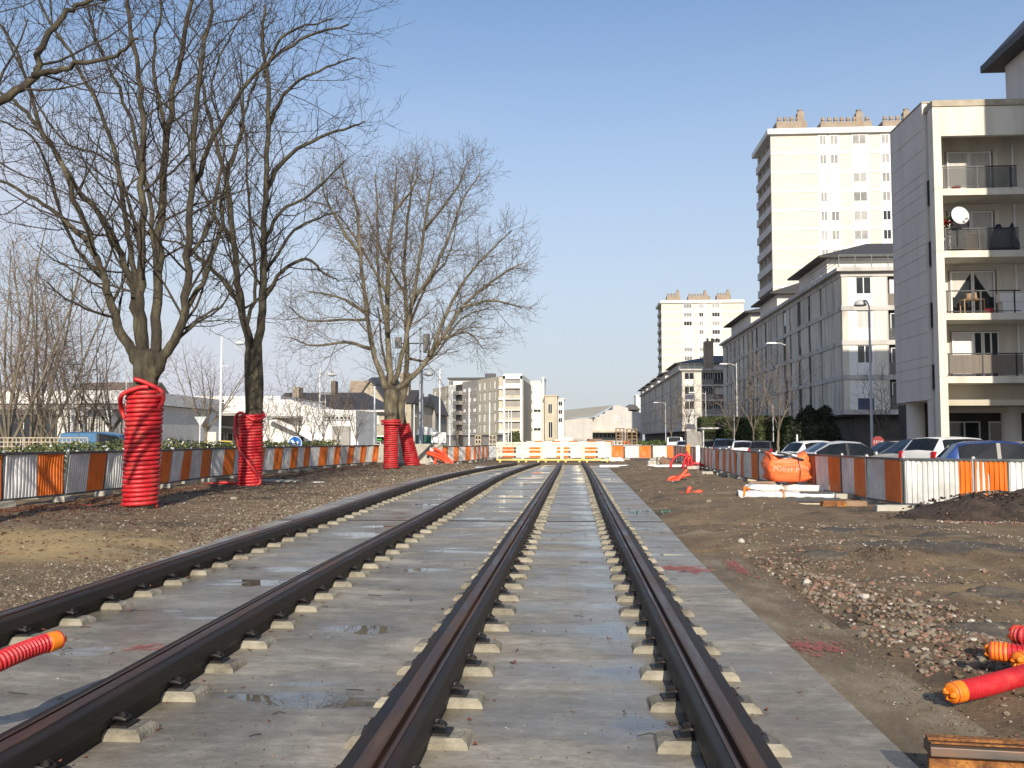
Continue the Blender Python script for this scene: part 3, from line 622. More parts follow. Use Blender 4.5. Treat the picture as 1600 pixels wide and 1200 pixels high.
# ------------------------------------------------------------------ bare trees
def branchy(mb, p, d, Ln, r, lev, rng, par):
    """grow one branch and its children; par = per level (spacing, child length, child radius factor, wander, upward pull, sides)"""
    sp, cl, cr, wa, up, sides = par[lev]
    n = max(3, min(7, int(Ln / .22))); st = Ln / n; pts = [np.array(p, float)]; dirs = []; d = np.array(d, float)
    for i in range(n):
        d = d + np.array([rng.gauss(0, wa), rng.gauss(0, wa), rng.gauss(0, wa) + up]); d /= np.linalg.norm(d)
        pts.append(pts[-1] + d * st); dirs.append(d.copy())
    rad = [r * (1 - .62 * i / n) for i in range(n + 1)]; mb.tube(pts, rad, sides, cap=False)
    if lev + 1 < len(par): kidsof(mb, pts, dirs, rad, Ln, lev, rng, par, .18)
def kidsof(mb, pts, dirs, rad, Ln, lev, rng, par, t0):
    sp, cl, cr, wa, up, sides = par[lev]; n = len(pts) - 1; k = max(2, int(Ln * (1 - t0) / sp)); ga = rng.uniform(0, 6.28)
    for j in range(k + 1):
        t = t0 + (1 - t0) * (j + rng.uniform(-.3, .3)) / k; t = min(.999, max(t0, t)); i = int(t * n); f = t * n - i
        q = pts[i] * (1 - f) + pts[i + 1] * f; dd = dirs[min(i, n - 1)]; ga += 2.4 + rng.uniform(-.5, .5)
        u = np.cross(dd, (0, 0, 1) if abs(dd[2]) < .9 else (1, 0, 0)); u /= np.linalg.norm(u); v = np.cross(dd, u)
        an = R(rng.uniform(32, 62)) * (.6 if j == k else 1); nd = dd * math.cos(an) + (u * math.cos(ga) + v * math.sin(ga)) * math.sin(an)
        l = cl * (1.15 - .65 * t) * rng.uniform(.65, 1.25); rr = max(par[-1][2], rad[min(i, n - 1)] * cr * rng.uniform(.7, 1))
        branchy(mb, q, nd, l, rr, lev + 1, rng, par)
HERO = [(.30, 2.3, .40, .09, .03, 8), (.27, 1.05, .55, .13, .06, 5), (.2, .5, .6, .17, .10, 4), (.2, .3, .0055, .2, .12, 3)]
def hero_tree(label, Y, trunk, limbs, seed, par, wood, group='bare street trees left of the tracks', spread=.28, rmin=None, bark='bark'):
    rng = random.Random(seed); bx_, by_, _ = P(trunk[0][0], trunk[0][1], Y)
    t = thing('bare_tree', label, 'tree', (bx_, Y, 0), 0, group); px = Y / F; tb, cr = MB(), MB()
    def W_(q, off, z0=False):
        a = P(q[0], q[1], Y + off); return np.array([a[0] - bx_, off, a[2]])
    pts = catmull([W_(q, 0) for q in trunk], 3); rr = np.interp(np.linspace(0, 1, len(pts)), np.linspace(0, 1, len(trunk)), [q[2] * px / 2 for q in trunk])
    pts[0][2] = -.1; rr[-1] *= .55; tb.tube(pts, list(rr), 14)
    for k, L_ in enumerate(limbs):
        w0, w1, q = L_[0] * .82, L_[1] * .8, L_[2:]; tot = sum(math.dist(a, b) for a, b in zip(q, q[1:])) * px; sg = L_ and rng.uniform(-1, 1) * spread * tot
        acc = 0; P3 = []
        for i, a in enumerate(q):
            if i: acc += math.dist(q[i - 1], a) * px
            f = acc / tot; P3.append(W_(a, sg * (f ** 1.1) + rng.uniform(-.1, .1) * (i > 0)))
        c = catmull(P3, 5); n = len(c)
        c = [p_ + (np.array([rng.gauss(0, .022), rng.gauss(0, .022), rng.gauss(0, .015)]) if 0 < i < n - 1 else 0) for i, p_ in enumerate(c)]
        rad = [(w0 + (w1 - w0) * (i / (n - 1)) ** .75) * px / 2 for i in range(n)]
        tb.tube(c, rad, 10, cap=True)
        dr = [(b - a) / (np.linalg.norm(b - a) + 1e-9) for a, b in zip(c, c[1:])]
        kidsof(cr, c, dr, rad, tot, 0, rng, par, .22 if tot > 3 else .05)
    tb.build('trunk', M[wood], t, smooth=True); cr.build('crown', M['twig_pale' if 'pale' in wood else 'twig'], t, smooth=True); return t
T1 = [(222, 797, 46), (223, 700, 40), (224, 640, 38), (227, 600, 38), (230, 565, 44), (232, 545, 40)]
L1 = [(24, 5, (226, 580), (205, 545), (182, 500), (165, 440), (148, 395), (118, 310), (80, 225), (30, 165), (-20, 130)),
      (13, 4, (146, 392), (110, 350), (55, 312), (0, 283), (-40, 270)), (20, 4, (222, 560), (212, 480), (200, 430), (165, 350), (118, 290), (60, 190), (30, 90), (-10, 20)),
      (22, 6, (228, 570), (222, 500), (220, 430), (222, 330), (224, 230), (218, 140), (205, 50), (190, -60)),
      (22, 6, (240, 565), (246, 450), (253, 320), (262, 200), (280, 100), (300, 0), (308, -80)),
      (24, 5, (238, 590), (262, 550), (285, 500), (294, 400), (301, 270), (310, 130), (330, 20), (345, -70)),
      (12, 4, (286, 490), (322, 430), (345, 350), (352, 290), (372, 220), (390, 150), (420, 80)),
      (12, 4, (216, 460), (195, 340), (175, 220), (120, 100), (70, 20), (40, -60)), (10, 4, (246, 450), (230, 300), (195, 160), (150, 60), (130, -40)),
      (11, 4, (300, 290), (345, 195), (400, 115), (470, 62), (545, 38)), (9, 3, (262, 210), (240, 110), (250, 20), (240, -70)),
      (8, 3, (296, 400), (330, 340), (350, 230), (330, 130), (380, 20)), (8, 3, (165, 440), (110, 370), (60, 230), (0, 190), (-60, 180)),
      (7, 3, (220, 400), (180, 260), (90, 210), (10, 60)), (7, 3, (268, 540), (310, 500), (350, 470), (380, 400))]
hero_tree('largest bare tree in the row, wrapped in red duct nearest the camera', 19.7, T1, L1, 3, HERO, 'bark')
T2 = [(392, 765, 32), (394, 700, 30), (397, 640, 27), (397, 600, 30), (396, 560, 28), (397, 542, 26)]
L2 = [(19, 5, (394, 560), (386, 520), (376, 470), (367, 400), (358, 310), (340, 230), (322, 160), (310, 90)),
      (19, 5, (400, 560), (408, 500), (412, 430), (413, 350), (415, 260), (420, 150), (410, 60), (415, 10)),
      (12, 3, (378, 480), (345, 435), (310, 400), (280, 380), (250, 375)), (10, 3, (411, 470), (440, 425), (478, 405), (505, 425), (530, 440)),
      (11, 3, (414, 300), (445, 250), (500, 215), (545, 200), (570, 190)), (9, 3, (418, 200), (450, 140), (500, 110), (555, 90)),
      (9, 3, (413, 380), (440, 330), (490, 300), (540, 250)), (9, 3, (364, 380), (330, 330), (300, 250), (290, 180)), (8, 3, (412, 120), (440, 60), (480, 40), (520, 30)),
      (8, 3, (385, 510), (400, 440), (390, 340), (385, 230), (370, 120)), (7, 3, (350, 270), (380, 200), (375, 90)), (7, 3, (412, 430), (460, 360), (500, 340), (530, 330))]
H2 = [(.32, 2.1, .38, .09, .03, 7), (.3, 1.05, .55, .13, .06, 4), (.22, .5, .6, .17, .10, 3), (.2, .3, .0065, .2, .12, 3)]
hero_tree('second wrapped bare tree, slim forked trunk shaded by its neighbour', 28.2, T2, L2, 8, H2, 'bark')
T3 = [(611, 733, 22), (611, 690, 21), (611, 650, 20), (611, 625, 24), (611, 605, 22)]
L3 = [(13, 3, (606, 612), (586, 560), (573, 490), (564, 400), (558, 330), (542, 290), (534, 262)), (14, 3, (611, 612), (606, 520), (608, 400), (615, 330), (620, 262)),
      (11, 3, (614, 600), (632, 540), (648, 450), (662, 360), (670, 310), (678, 265)), (12, 3, (616, 612), (655, 578), (690, 530), (732, 470), (780, 432), (815, 412)),
      (8, 2.5, (672, 556), (706, 470), (750, 410), (800, 360)), (8, 2.5, (579, 545), (540, 535), (490, 540), (455, 528)), (8, 2.5, (573, 490), (530, 465), (480, 455)),
      (8, 2.5, (564, 400), (530, 350), (507, 305), (503, 272)), (8, 2.5, (606, 520), (590, 420), (590, 340), (586, 272)), (8, 2.5, (640, 480), (690, 400), (720, 320), (750, 270)),
      (7, 2.5, (606, 460), (560, 380), (525, 330)), (7, 2.5, (720, 480), (770, 470), (815, 480)), (6, 2, (575, 500), (535, 500), (480, 500), (455, 480)), (7, 2, (616, 330), (648, 290), (652, 262)),
      (6, 2, (690, 530), (730, 520), (755, 545)), (7, 2, (663, 360), (710, 300), (730, 255))]
H3 = [(.25, 2.3, .36, .08, .03, 6), (.23, 1.2, .5, .12, .04, 4), (.22, .62, .6, .16, .05, 3), (.25, .35, .0085, .18, .04, 3)]
hero_tree('third wrapped bare tree with the full round crown against the sky', 46.4, T3, L3, 12, H3, 'bark_pale', spread=.35)
T4 = [(644, 729, 18), (636, 690, 16), (627, 655, 14), (628, 625, 12), (634, 600, 11)]
L4 = [(11, 3, (634, 605), (636, 540), (634, 470), (632, 400), (640, 320), (645, 270)), (8, 3, (627, 655), (612, 600), (600, 560), (590, 480)), (6, 2, (636, 520), (665, 450), (700, 400), (715, 340)),
      (6, 2, (636, 560), (675, 560), (720, 500), (765, 480)), (6, 2, (634, 460), (600, 400), (570, 330))]
hero_tree('slim leaning bare tree behind the third, its trunk wrapped in red duct', 52.0, T4, L4, 14, H3, 'bark_pale')
# the tree just outside the left edge whose branch hangs into the top left corner and whose shadow crosses the gravel
T0 = [(-300, 960, 62), (-300, 700, 56), (-292, 560, 54), (-290, 500, 50)]
L0 = [(30, 8, (-290, 500), (-260, 420), (-180, 280), (-70, 200), (10, 150), (52, 118), (68, 70), (100, 25), (130, 5), (180, -10)),
      (14, 5, (52, 118), (110, 105), (180, 85), (215, 60)), (30, 8, (-290, 510), (-300, 300), (-290, 100), (-250, -150), (-200, -400)), (28, 8, (-295, 520), (-380, 350), (-450, 150), (-520, -100)),
      (24, 7, (-285, 480), (-200, 200), (-100, -100), (0, -350)), (22, 6, (-300, 420), (-350, 100), (-380, -200)), (16, 5, (-180, 285), (-110, 120), (-40, -20), (20, -120))]
H0 = [(.5, 1.7, .45, .1, .03, 8), (.33, .8, .5, .14, .06, 5), (.25, .4, .6, .17, .10, 4), (.2, .2, .005, .2, .12, 3)]
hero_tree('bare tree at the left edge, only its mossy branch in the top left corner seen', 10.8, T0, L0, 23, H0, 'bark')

# background trees: three grown meshes, copied
def grown(seed, h, nl, rad, mat, spread, par, fork=.25):
    rng = random.Random(seed); t = MB(); c = MB(); z0 = h * fork
    pts = [np.array([rng.uniform(-.05, .05) * (i > 0), 0, z0 * i / 4]) for i in range(5)]; t.tube(pts, [rad * (1.15 - .12 * i) for i in range(5)], 8)
    for i in range(nl):
        a = i * 6.28 / nl + rng.uniform(-.4, .4); d = np.array([math.cos(a) * spread, math.sin(a) * spread, 1.]); d /= np.linalg.norm(d)
        n = 6; Ln = (h - z0) * rng.uniform(.85, 1.08); p = [pts[-1] - np.array([0, 0, rng.uniform(0, .2) * z0])]; ds = []
        for k in range(n):
            d = d + np.array([rng.gauss(0, .09), rng.gauss(0, .09), .05]); d /= np.linalg.norm(d); p.append(p[-1] + d * Ln / n); ds.append(d)
        r = [rad * .4 * (1 - .75 * k / n) for k in range(n + 1)]; t.tube(p, r, 6); kidsof(c, p, ds, r, Ln, 0, rng, par, .15)
    return t.mesh('trunk', M['bark_far']), c.mesh('crown', M[mat])
HB = [(.5, 2.6, .36, .08, .03, 5), (.4, 1.3, .5, .12, .04, 3), (.3, .7, .011, .16, .05, 3)]
HS = [(.2, .9, .5, .1, .03, 4), (.18, .45, .5, .14, .04, 3), (.15, .3, .006, .16, .05, 3)]
V = {'tall': grown(1, 11, 7, .17, 'twig_red', .38, HB, .12), 'tall2': grown(2, 10, 6, .14, 'twig_red', .3, HB, .1), 'round': grown(3, 8, 8, .16, 'twig_red', .75, HB, .3),
     'small': grown(4, 3.6, 6, .045, 'twig_red', .45, HS, .35), 'small2': grown(5, 4.2, 6, .05, 'twig', .4, HS, .3)}
def bgtree(kind, px, Y, sc_, label, rz=0, z=0, group='bare trees in the background'):
    t = thing('bare_tree', label, 'tree', (GX(px, Y), Y, z), rz, group); t.scale = (sc_,) * 3
    inst(V[kind][0], 'trunk', t); inst(V[kind][1], 'crown', t)
for k, px, Y, s_, lab in [('tall', 12, 36, .95, 'thick forked bare tree at the far left edge behind the lattice'), ('tall2', 48, 40, 1.0, 'pale slender bare tree second from the left edge'),
      ('tall', 66, 44, 1.05, 'bare tree with leaning twin trunks in front of the dark shop window'), ('small2', 84, 33, 1.0, 'small bare tree just left of the white shop sign'),
      ('tall2', 108, 48, 1.05, 'bare tree directly behind the white shop sign'), ('tall2', 135, 50, .9, 'reddish bare tree between shop sign and blue van'),
      ('round', 172, 52, .95, 'spreading reddish bare tree above the blue van'), ('round', 322, 60, 1.0, 'dark trunked round bare tree right of the nearest wrapped tree'),
      ('small2', 405, 55, 1.1, 'thin young bare tree left of the second wrapped trunk'), ('small', 419, 58, 1.3, 'thin young bare tree against the white wall, left one'),
      ('small', 446, 60, 1.2, 'young bare tree with darker crown, second along the white wall'), ('small2', 465, 62, 1.5, 'taller young bare tree behind the blue arrow sign'),
      ('small', 488, 64, 1.4, 'young bare tree right of the blue arrow sign'), ('small2', 505, 66, 1.4, 'young bare tree below the grey slate roof'), ('small', 530, 68, 1.5, 'young bare tree in front of the strip window'),
      ('small2', 556, 72, 1.3, 'young bare tree before the stone house wall'), ('small2', 715, 90, 1.3, 'young bare tree before the grey flats'), ('small2', 1378, 52, 1.25, 'small bare tree beside the right hand street lamp'),
      ('small', 1215, 60, 1.9, 'slender bare tree by the clipped hedge'), ('small2', 1178, 66, 1.8, 'slender bare tree against the shaded long facade'), ('small', 1148, 72, 1.6, 'slender bare tree above the parked white car'),
      ('small', 1083, 120, 2.2, 'reddish bare tree at the near corner of the far flats'), ('small2', 1072, 130, 2.4, 'bare tree in front of the sunlit end of the far flats'), ('small', 1050, 140, 2.2, 'bare tree along the shaded far facade')]:
    bgtree(k, px, Y, s_, lab, rz=px * .7)

# ------------------------------------------------------------------ red ducts wound round the trunks
def coil(label, px, Y, z1, r0, r1, turns, d, extras, lean=(0, 0)):
    bx_ = GX(px, Y); t = thing('wound_duct', label, 'plastic duct', (bx_, Y, .0), 0, 'red ducts wound round the trunks')
    rng = random.Random(int(px)); s = MB(); pts = []; n = turns * 22
    for i in range(n + 1):
        f = i / n; a = f * turns * 2 * math.pi; rr = r0 + (r1 - r0) * f + .008 * math.sin(a * .37) + .007 * mn.noise(Vector((a * .31, px * .1, 0)))
        pts.append((rr * math.cos(a) + lean[0] * f, rr * math.sin(a) + lean[1] * f, .05 + z1 * f + .012 * mn.noise(Vector((a * .23, 4, px * .1)))))
    s.tube(pts, d / 2, 8); s.build('winding', M['duct'], t, smooth=True)
    for e in extras:
        s = MB(); s.tube(catmull(e, 6), d * .52, 10); s.build('loose_end', M['duct'], t, smooth=True)
coil('red duct wound round the largest trunk, loose end looped at the top', 221, 19.7, 2.48, .335, .36, 26, .094,
     [[(-.36, -.05, 1.95), (-.43, -.1, 2.2), (-.25, -.42, 2.45), (.1, -.42, 2.6), (.3, -.36, 2.62)], [(.34, -.1, 2.1), (.5, -.1, 2.35), (.48, -.15, 2.55), (.2, -.3, 2.72), (-.02, -.36, 2.8)],
      [(-.33, 0, .05), (-.6, -.1, .04), (-1.2, -.2, .05)]], lean=(.06, 0))
coil('red duct wound round the second trunk with a strand hanging diagonally', 392, 28.2, 2.2, .33, .33, 24, .092,
     [[(-.42, -.1, 1.9), (-.45, -.1, 2.2), (-.2, -.33, 2.32), (.2, -.35, 2.1), (.42, -.1, 2.2), (.3, .2, 2.35)], [(-.44, -.15, 2.15), (-.4, -.3, 1.75), (-.2, -.4, 1.2), (.12, -.42, .75), (.42, -.3, .3), (.35, -.4, .1), (0, -.5, .06)],
      [(-.3, 0, .1), (-.7, -.1, .18), (-1.3, -.15, .12), (-1.7, -.2, .03)]])
coil('red duct wound round the third trunk, ending in a flared ring', 611, 46.4, 2.45, .34, .33, 23, .1,
     [[(.48 * math.cos(a), .48 * math.sin(a), 2.45 + .05 * math.sin(a)) for a in np.linspace(0, 6.3, 13)], [(.46 * math.cos(a), .46 * math.sin(a), 2.3) for a in np.linspace(0, 6.3, 13)]])
coil('orange red duct wound round the leaning fourth trunk', 645, 52, 2.35, .42, .33, 21, .105, [], lean=(-.55, 0))

def corrduct(s, pts, r, pitch, n=18, amp=.1):
    c = catmull(pts, 10); c = np.array(c); d = np.r_[0, np.cumsum(np.linalg.norm(np.diff(c, axis=0), axis=1))]; k = int(d[-1] / pitch) * 4
    q = np.linspace(0, d[-1], k); pp = np.stack([np.interp(q, d, c[:, i]) for i in range(3)], 1)
    s.tube(pp, [r * (1 + (amp if i % 4 in (0, 1) else -amp * .5)) for i in range(k)], n)
def duct(label, pts, r, cap_len, cat='plastic duct', pitch=.023, group='red ducts lying bottom right'):
    t = thing('corrugated_duct', label, cat, pts[0], 0, group); o = np.array(pts[0]); P_ = [tuple(np.array(p) - o) for p in pts]
    s = MB(); corrduct(s, P_, r, pitch); s.build('pipe', M['duct'], t, smooth=False)
    d = np.array(P_[1]) - np.array(P_[0]); d /= np.linalg.norm(d); s = MB(); rng = random.Random(len(label))
    q = [-.012, -.009, 0, .02, cap_len * .5, cap_len, cap_len + .004]; s.tube([d * a for a in q], [r * b for b in (.6, .92, 1.06, 1.1, 1.12, 1.13, 1.1)], 18)
    for i in range(7):                         # puckered tape ends
        a = rng.uniform(0, 6.28); u = np.cross(d, (0, 0, 1)); u /= np.linalg.norm(u); v = np.cross(d, u); o_ = (u * math.cos(a) + v * math.sin(a)) * r * .5
        s.tube([o_ * .2 - d * .016, o_ + -d * .03, o_ * 1.6 - d * .004], [.004, .009, .006], 6)
    s.build('tape_cap', M['tape'], t, smooth=True)
def A3(px, py, z):
    x, y = G(px, py, z); return (x, y, z)
duct('lowest red duct bottom right with a torn orange taped end', [A3(1487, 1083, .08), A3(1545, 1070, .1), A3(1640, 1043, .13), A3(1720, 1020, .1)], .053, .07)
duct('red duct raised off the ground with a clean orange taped end, middle of three', [A3(1548, 1017, .2), A3(1600, 1022, .2), A3(1680, 1035, .16), A3(1760, 1060, .08)], .053, .1)
duct('short orange taped duct end between two longer red ducts at the right edge', [A3(1592, 1034, .17), A3(1620, 1030, .17), A3(1680, 1022, .14), A3(1740, 1015, .1)], .055, .12)
duct('uppermost orange taped duct end at the right edge', [A3(1585, 991, .26), A3(1620, 996, .26), A3(1700, 1005, .2), A3(1760, 1010, .1)], .055, .16)
duct('red duct reaching in over the slab from the left, orange taped tip', [(GX(100, 4.85), 4.85, .42), (GX(60, 4.7), 4.7, .41), (GX(0, 4.46), 4.46, .38), (GX(-100, 4.2), 4.2, .28), (-4.3, 3.8, .05)], .046, .07, group=None)

# the cut piece of rusty rail bottom right
t = thing('rail_offcut', 'rusty cut length of rail lying on the dirt in the bottom right corner', 'steel rail', (GX(1437, 4.15), 4.15, .0), R(-6))
s = MB(); s.prism([(-.085, .02), (.085, .02), (.085, .032), (.014, .05), (.012, .15), (-.012, .15), (-.014, .05), (-.085, .032)], 'x', 0, 2.2); s.build('web', M['rust'], t, bevel=.003)
s = MB(); s.prism([(-.058, .152), (.055, .152), (.055, .196), (.03, .202), (-.03, .202), (-.052, .19)], 'x', -.004, 2.2); s.build('head', M['rust_dark'], t, bevel=.004)
s = MB(); s.box((0, .0, .203), (2.2, .05, .215)); s.box((.0, -.05, .2035), (2.2, -.035, .21)); s.build('lip', M['rust'], t, bevel=.002)

# ------------------------------------------------------------------ stones, rubble, leaves
def ico():
    t = (1 + 5 ** .5) / 2; v = [(-1, t, 0), (1, t, 0), (-1, -t, 0), (1, -t, 0), (0, -1, t), (0, 1, t), (0, -1, -t), (0, 1, -t), (t, 0, -1), (t, 0, 1), (-t, 0, -1), (-t, 0, 1)]
    f = [(0, 11, 5), (0, 5, 1), (0, 1, 7), (0, 7, 10), (0, 10, 11), (1, 5, 9), (5, 11, 4), (11, 10, 2), (10, 7, 6), (7, 1, 8), (3, 9, 4), (3, 4, 2), (3, 2, 6), (3, 6, 8), (3, 8, 9), (4, 9, 5), (2, 4, 11), (6, 2, 10), (8, 6, 7), (9, 8, 1)]
    return np.array(v) / np.linalg.norm(v[0]), f
IV, IF = ico()
OV = np.array([(1, 0, 0), (0, 1, 0), (-1, 0, 0), (0, -1, 0), (0, 0, 1), (0, 0, -1)], float); OF = [(0, 1, 4), (1, 2, 4), (2, 3, 4), (3, 0, 4), (1, 0, 5), (2, 1, 5), (3, 2, 5), (0, 3, 5)]
def stone(s, x, y, z, r, rng, m=0, small=False):
    V_, F_ = (OV, OF) if small else (IV, IF)
    k = np.array([rng.uniform(.7, 1.3), rng.uniform(.6, 1.1), rng.uniform(.4, .8)]) * r; q = V_ * k * np.array([[rng.uniform(.75, 1.2)] for _ in V_])
    e = Matrix.Rotation(rng.uniform(0, 6.28), 3, 'Z') @ Matrix.Rotation(rng.uniform(-.5, .5), 3, 'X'); q = q @ np.array(e).T + np.array([x, y, z]); s.add([tuple(a) for a in q.tolist()], F_, m)
rng = random.Random(11); SM = [M['stone_grey'], M['stone_pink'], M['stone_white'], M['stone_dark']]
s = MB()                                       # rubble ridge beside the strip
for i in range(4200):
    if i < 2700: y = 6 + abs(rng.gauss(1.9, 1.7)); x = 2.72 + .08 * (y - 8) * (-1 if y > 8 else -.5) + rng.gauss(0, .27 + .05 * (y < 9))
    elif i < 3300: y = rng.gauss(5.0, .35); x = rng.gauss(3.0, .35)
    else: y = rng.gauss(12, 2.2); x = rng.gauss(3.0, .8)
    if x < 2.2 or y < 4: continue
    r = min(.055, abs(rng.gauss(.009, .011)) + .006); stone(s, x, y, gz(x, y) + r * .2, r, rng, rng.choices([0, 1, 2, 3], [5, 4, .5, 4])[0], r < .012)
s.build('rubble', SM, kind='stuff', label='broken stones and brick rubble heaped beside the muddy strip', cat='rubble')
s = MB()                                       # lines of pale crumbs, and black lumps
for pts_, n, m_, sp in (([(1225, 832), (1330, 828), (1450, 830), (1530, 838), (1640, 862)], 330, 2, .15), ([(1290, 862), (1420, 862), (1640, 864)], 200, 2, .12), ([(1400, 905), (1500, 906), (1640, 907)], 130, 2, .12), ([(1150, 800), (1300, 806), (1400, 812)], 300, 1, .12),
                        ([(1195, 872), (1230, 886), (1270, 880)], 600, 3, .16), ([(1400, 965), (1440, 955), (1490, 968)], 600, 3, .1), ([(1330, 870), (1400, 876)], 300, 3, .12)):
    for i in range(n):
        u = rng.uniform(0, len(pts_) - 1.001); k = int(u); u -= k; px, py = (pts_[k][j] * (1 - u) + pts_[k + 1][j] * u for j in (0, 1)); x, y = G(px, py); x += rng.gauss(0, sp); y += rng.gauss(0, sp * 1.3)
        if y > 4: r = abs(rng.gauss(0, .007)) + .003; stone(s, x, y, gz(x, y) + r * .2 + (.018 if m_ == 2 else 0), r, rng, m_ if rng.random() < .8 else 0, True)
s.build('gravel', [M['stone_grey'], M['stone_pink'], M['stone_white'], M['soil']], kind='stuff', label='pale crumb lines and black lumps on the trodden dirt on the right', cat='gravel')
s = MB()                                       # loose gravel over the right hand dirt
for i in range(9000):
    y = 3.6 * math.exp(rng.uniform(0, 2.75)); x = rng.uniform(1.8, 8)
    if (x < lerpt(SR, y) + .1 or x < 2.2 and y < 12.6): continue
    if x > 4.6 and rng.random() < .55 and y > 7: continue
    r = min(.05, abs(rng.gauss(0, .0024 * y ** .6)) + .0004 * y ** .8 + .0015); stone(s, x, y, gz(x, y) + r * .1, r, rng, rng.choices([0, 1, 2, 3], [4, 2, .5, 6])[0], True)
s.build('gravel', SM, kind='stuff', label='loose stones strewn over the brown dirt right of the slab', cat='gravel')
s = MB()                                       # mud and crumbs trodden over the strip
for i in range(2600):
    y = 3.8 * math.exp(rng.uniform(0, 1.3)); x = 2.16 - abs(rng.gauss(0, .2)); x = x if x > 1.6 else rng.uniform(1.6, 2.1)
    r = min(.02, abs(rng.gauss(0, .004)) + .002); stone(s, x, y, -.015 + r * .2, r, rng, rng.choices([0, 1, 2, 3], [3, 1, .5, 6])[0], True)
s.build('grit', SM, kind='stuff', label='crumbs and small stones trodden over the muddy strip', cat='grit')
s = MB()                                       # gravel left of the slab
for i in range(32000):
    y = 6 * math.exp(rng.uniform(0, 2.2)); e = lerpt(SL, y); x = e - abs(rng.gauss(0, 2.4 if i < 20000 else .55)) - .02
    if x < -11.2 or (math.hypot((x + 8.3) * .3, (y - 12.2) * .4) < .9 and rng.random() < .7): continue
    r = min(.045, abs(rng.gauss(0, .0019 * y ** .6)) + .0006 * y ** .8 + .0018); stone(s, x, y, gz(x, y) + r * .1, r, rng, rng.choices([0, 1, 2, 3], [6, .6, .6, 5])[0], True)
s.build('gravel', SM, kind='stuff', label='grey gravel between the slab and the left hoarding', cat='gravel')
def leafshape(s, x, y, z, r, rng, m=0):
    a = rng.uniform(0, 6.28); c, d = math.cos(a), math.sin(a); cu = rng.uniform(.1, .7) * r; pts = [(-1, 0, cu), (-.3, -.5, .2 * cu), (.5, -.45, .3 * cu), (1.1, 0, cu), (.5, .45, .3 * cu), (-.3, .5, .2 * cu), (0, 0, 0)]
    v = [(x + (p * c - q * d) * r, y + (p * d + q * c) * r, z + k + .004) for p, q, k in pts]; s.add(v, [(6, i, (i + 1) % 6) for i in range(6)], m)
s = MB()
for i in range(9000):
    y = 11 * math.exp(rng.uniform(0, 1.65)); e = lerpt(SL, y); x = -11.3 + abs(rng.gauss(0, 1.1)) if rng.random() < .82 else rng.uniform(-11.2, e)
    if x > e - .1: continue
    leafshape(s, x, y, gz(x, y) + .005, rng.uniform(.02, .05), rng)
for i in range(500):
    y = rng.uniform(3.7, 7); x = rng.gauss(2.75, .3) + rng.uniform(0, .5)
    if x > 2.25: leafshape(s, x, y, gz(x, y) + .012, rng.uniform(.012, .03), rng)
s.build('leaf_litter', M['leafd'], kind='stuff', label='dead brown leaves lying along the foot of the fence', cat='dead leaves')
s = MB()                                       # stray leaves, mostly caught along the rails
for i in range(150):
    k = rng.choice(['L1', 'L1', 'L2', 'R1', 'R2']); y = 3.8 * math.exp(rng.uniform(0, 1.9)); sd_ = rng.choice((1, 1, -1)); x = railx(k, y) + sd_ * (.13 + abs(rng.gauss(0, .12)))
    onb = abs(((y - 3.25) / .69) - round((y - 3.25) / .69)) < .2 and abs(x - railx(k, y)) < .3
    leafshape(s, x, y, .064 if onb else .002, rng.uniform(.012, .035), rng)
for i in range(60):
    y = 4 * math.exp(rng.uniform(0, 1.8)); leafshape(s, rng.uniform(-4, 1.4), y, .002, rng.uniform(.008, .022), rng)
s.build('leaf_litter', M['leafd'], kind='stuff', label='stray dead leaves and twigs on the concrete slab', cat='dead leaves')
s = MB()
for i in range(2600):
    y = 3.8 * math.exp(rng.uniform(0, 1.7)); x = rng.uniform(-4.6, 1.5)
    if min(abs(x - railx(k, y)) for k in RX) < .16: continue
    r = abs(rng.gauss(0, .003)) + .0015 + .0002 * y; stone(s, x, y, .002, r, rng, rng.choices([0, 1, 2, 3], [2, .5, .4, 6])[0], True)
s.build('grit', SM, kind='stuff', label='specks of grit and crumbs scattered over the concrete slab', cat='grit')
s = MB()
for i in range(120):
    y = 4 * math.exp(rng.uniform(0, 1.9)); x = rng.uniform(-4.2, 4.5); a = rng.uniform(0, 6.28); l = rng.uniform(.03, .14); z = (.006 if x < 1.5 else gz(x, y) + .012); s.tube([(x, y, z), (x + l * math.cos(a) * .5, y + l * math.sin(a) * .5, z + .008), (x + l * math.cos(a + .4), y + l * math.sin(a + .4), z)], .0028, 4)
s.build('twigs', M['twig'], kind='stuff', label='small fallen twigs scattered over slab and dirt', cat='twigs')
for i, (px, py, r, m, lab) in enumerate([(1352, 940, .062, 'stone_white', 'pale upright stone standing out of the rubble'), (1158, 842, .09, 'stone_white', 'pale flat stone on the dirt beside the strip'), (1313, 932, .05, 'stone_pink', 'pinkish stone at the back of the rubble ridge'),
      (1290, 968, .055, 'stone_grey', 'grey lump in the middle of the rubble'), (1408, 985, .05, 'stone_pink', 'pink stone on the right side of the rubble'), (1180, 836, .05, 'stone_grey', 'grey stone right of the pale flat stone'), (365, 779, .11, 'stone_white', 'pale stone lying on the gravel right of the second wrapped tree'),
      (1108, 787, .09, 'stone_grey', 'grey stone near the short orange pipe stubs'), (1262, 905, .06, 'stone_white', 'white stone at the top end of the rubble')]):
    s = MB(); rr = random.Random(i + 3); stone(s, 0, 0, 0, r, rr); x, y = G(px, py, .05); s.build('stone', M[m], loc=(x, y, gz(x, y) + r * .3), bevel=r * .12, label=lab, cat='stone')
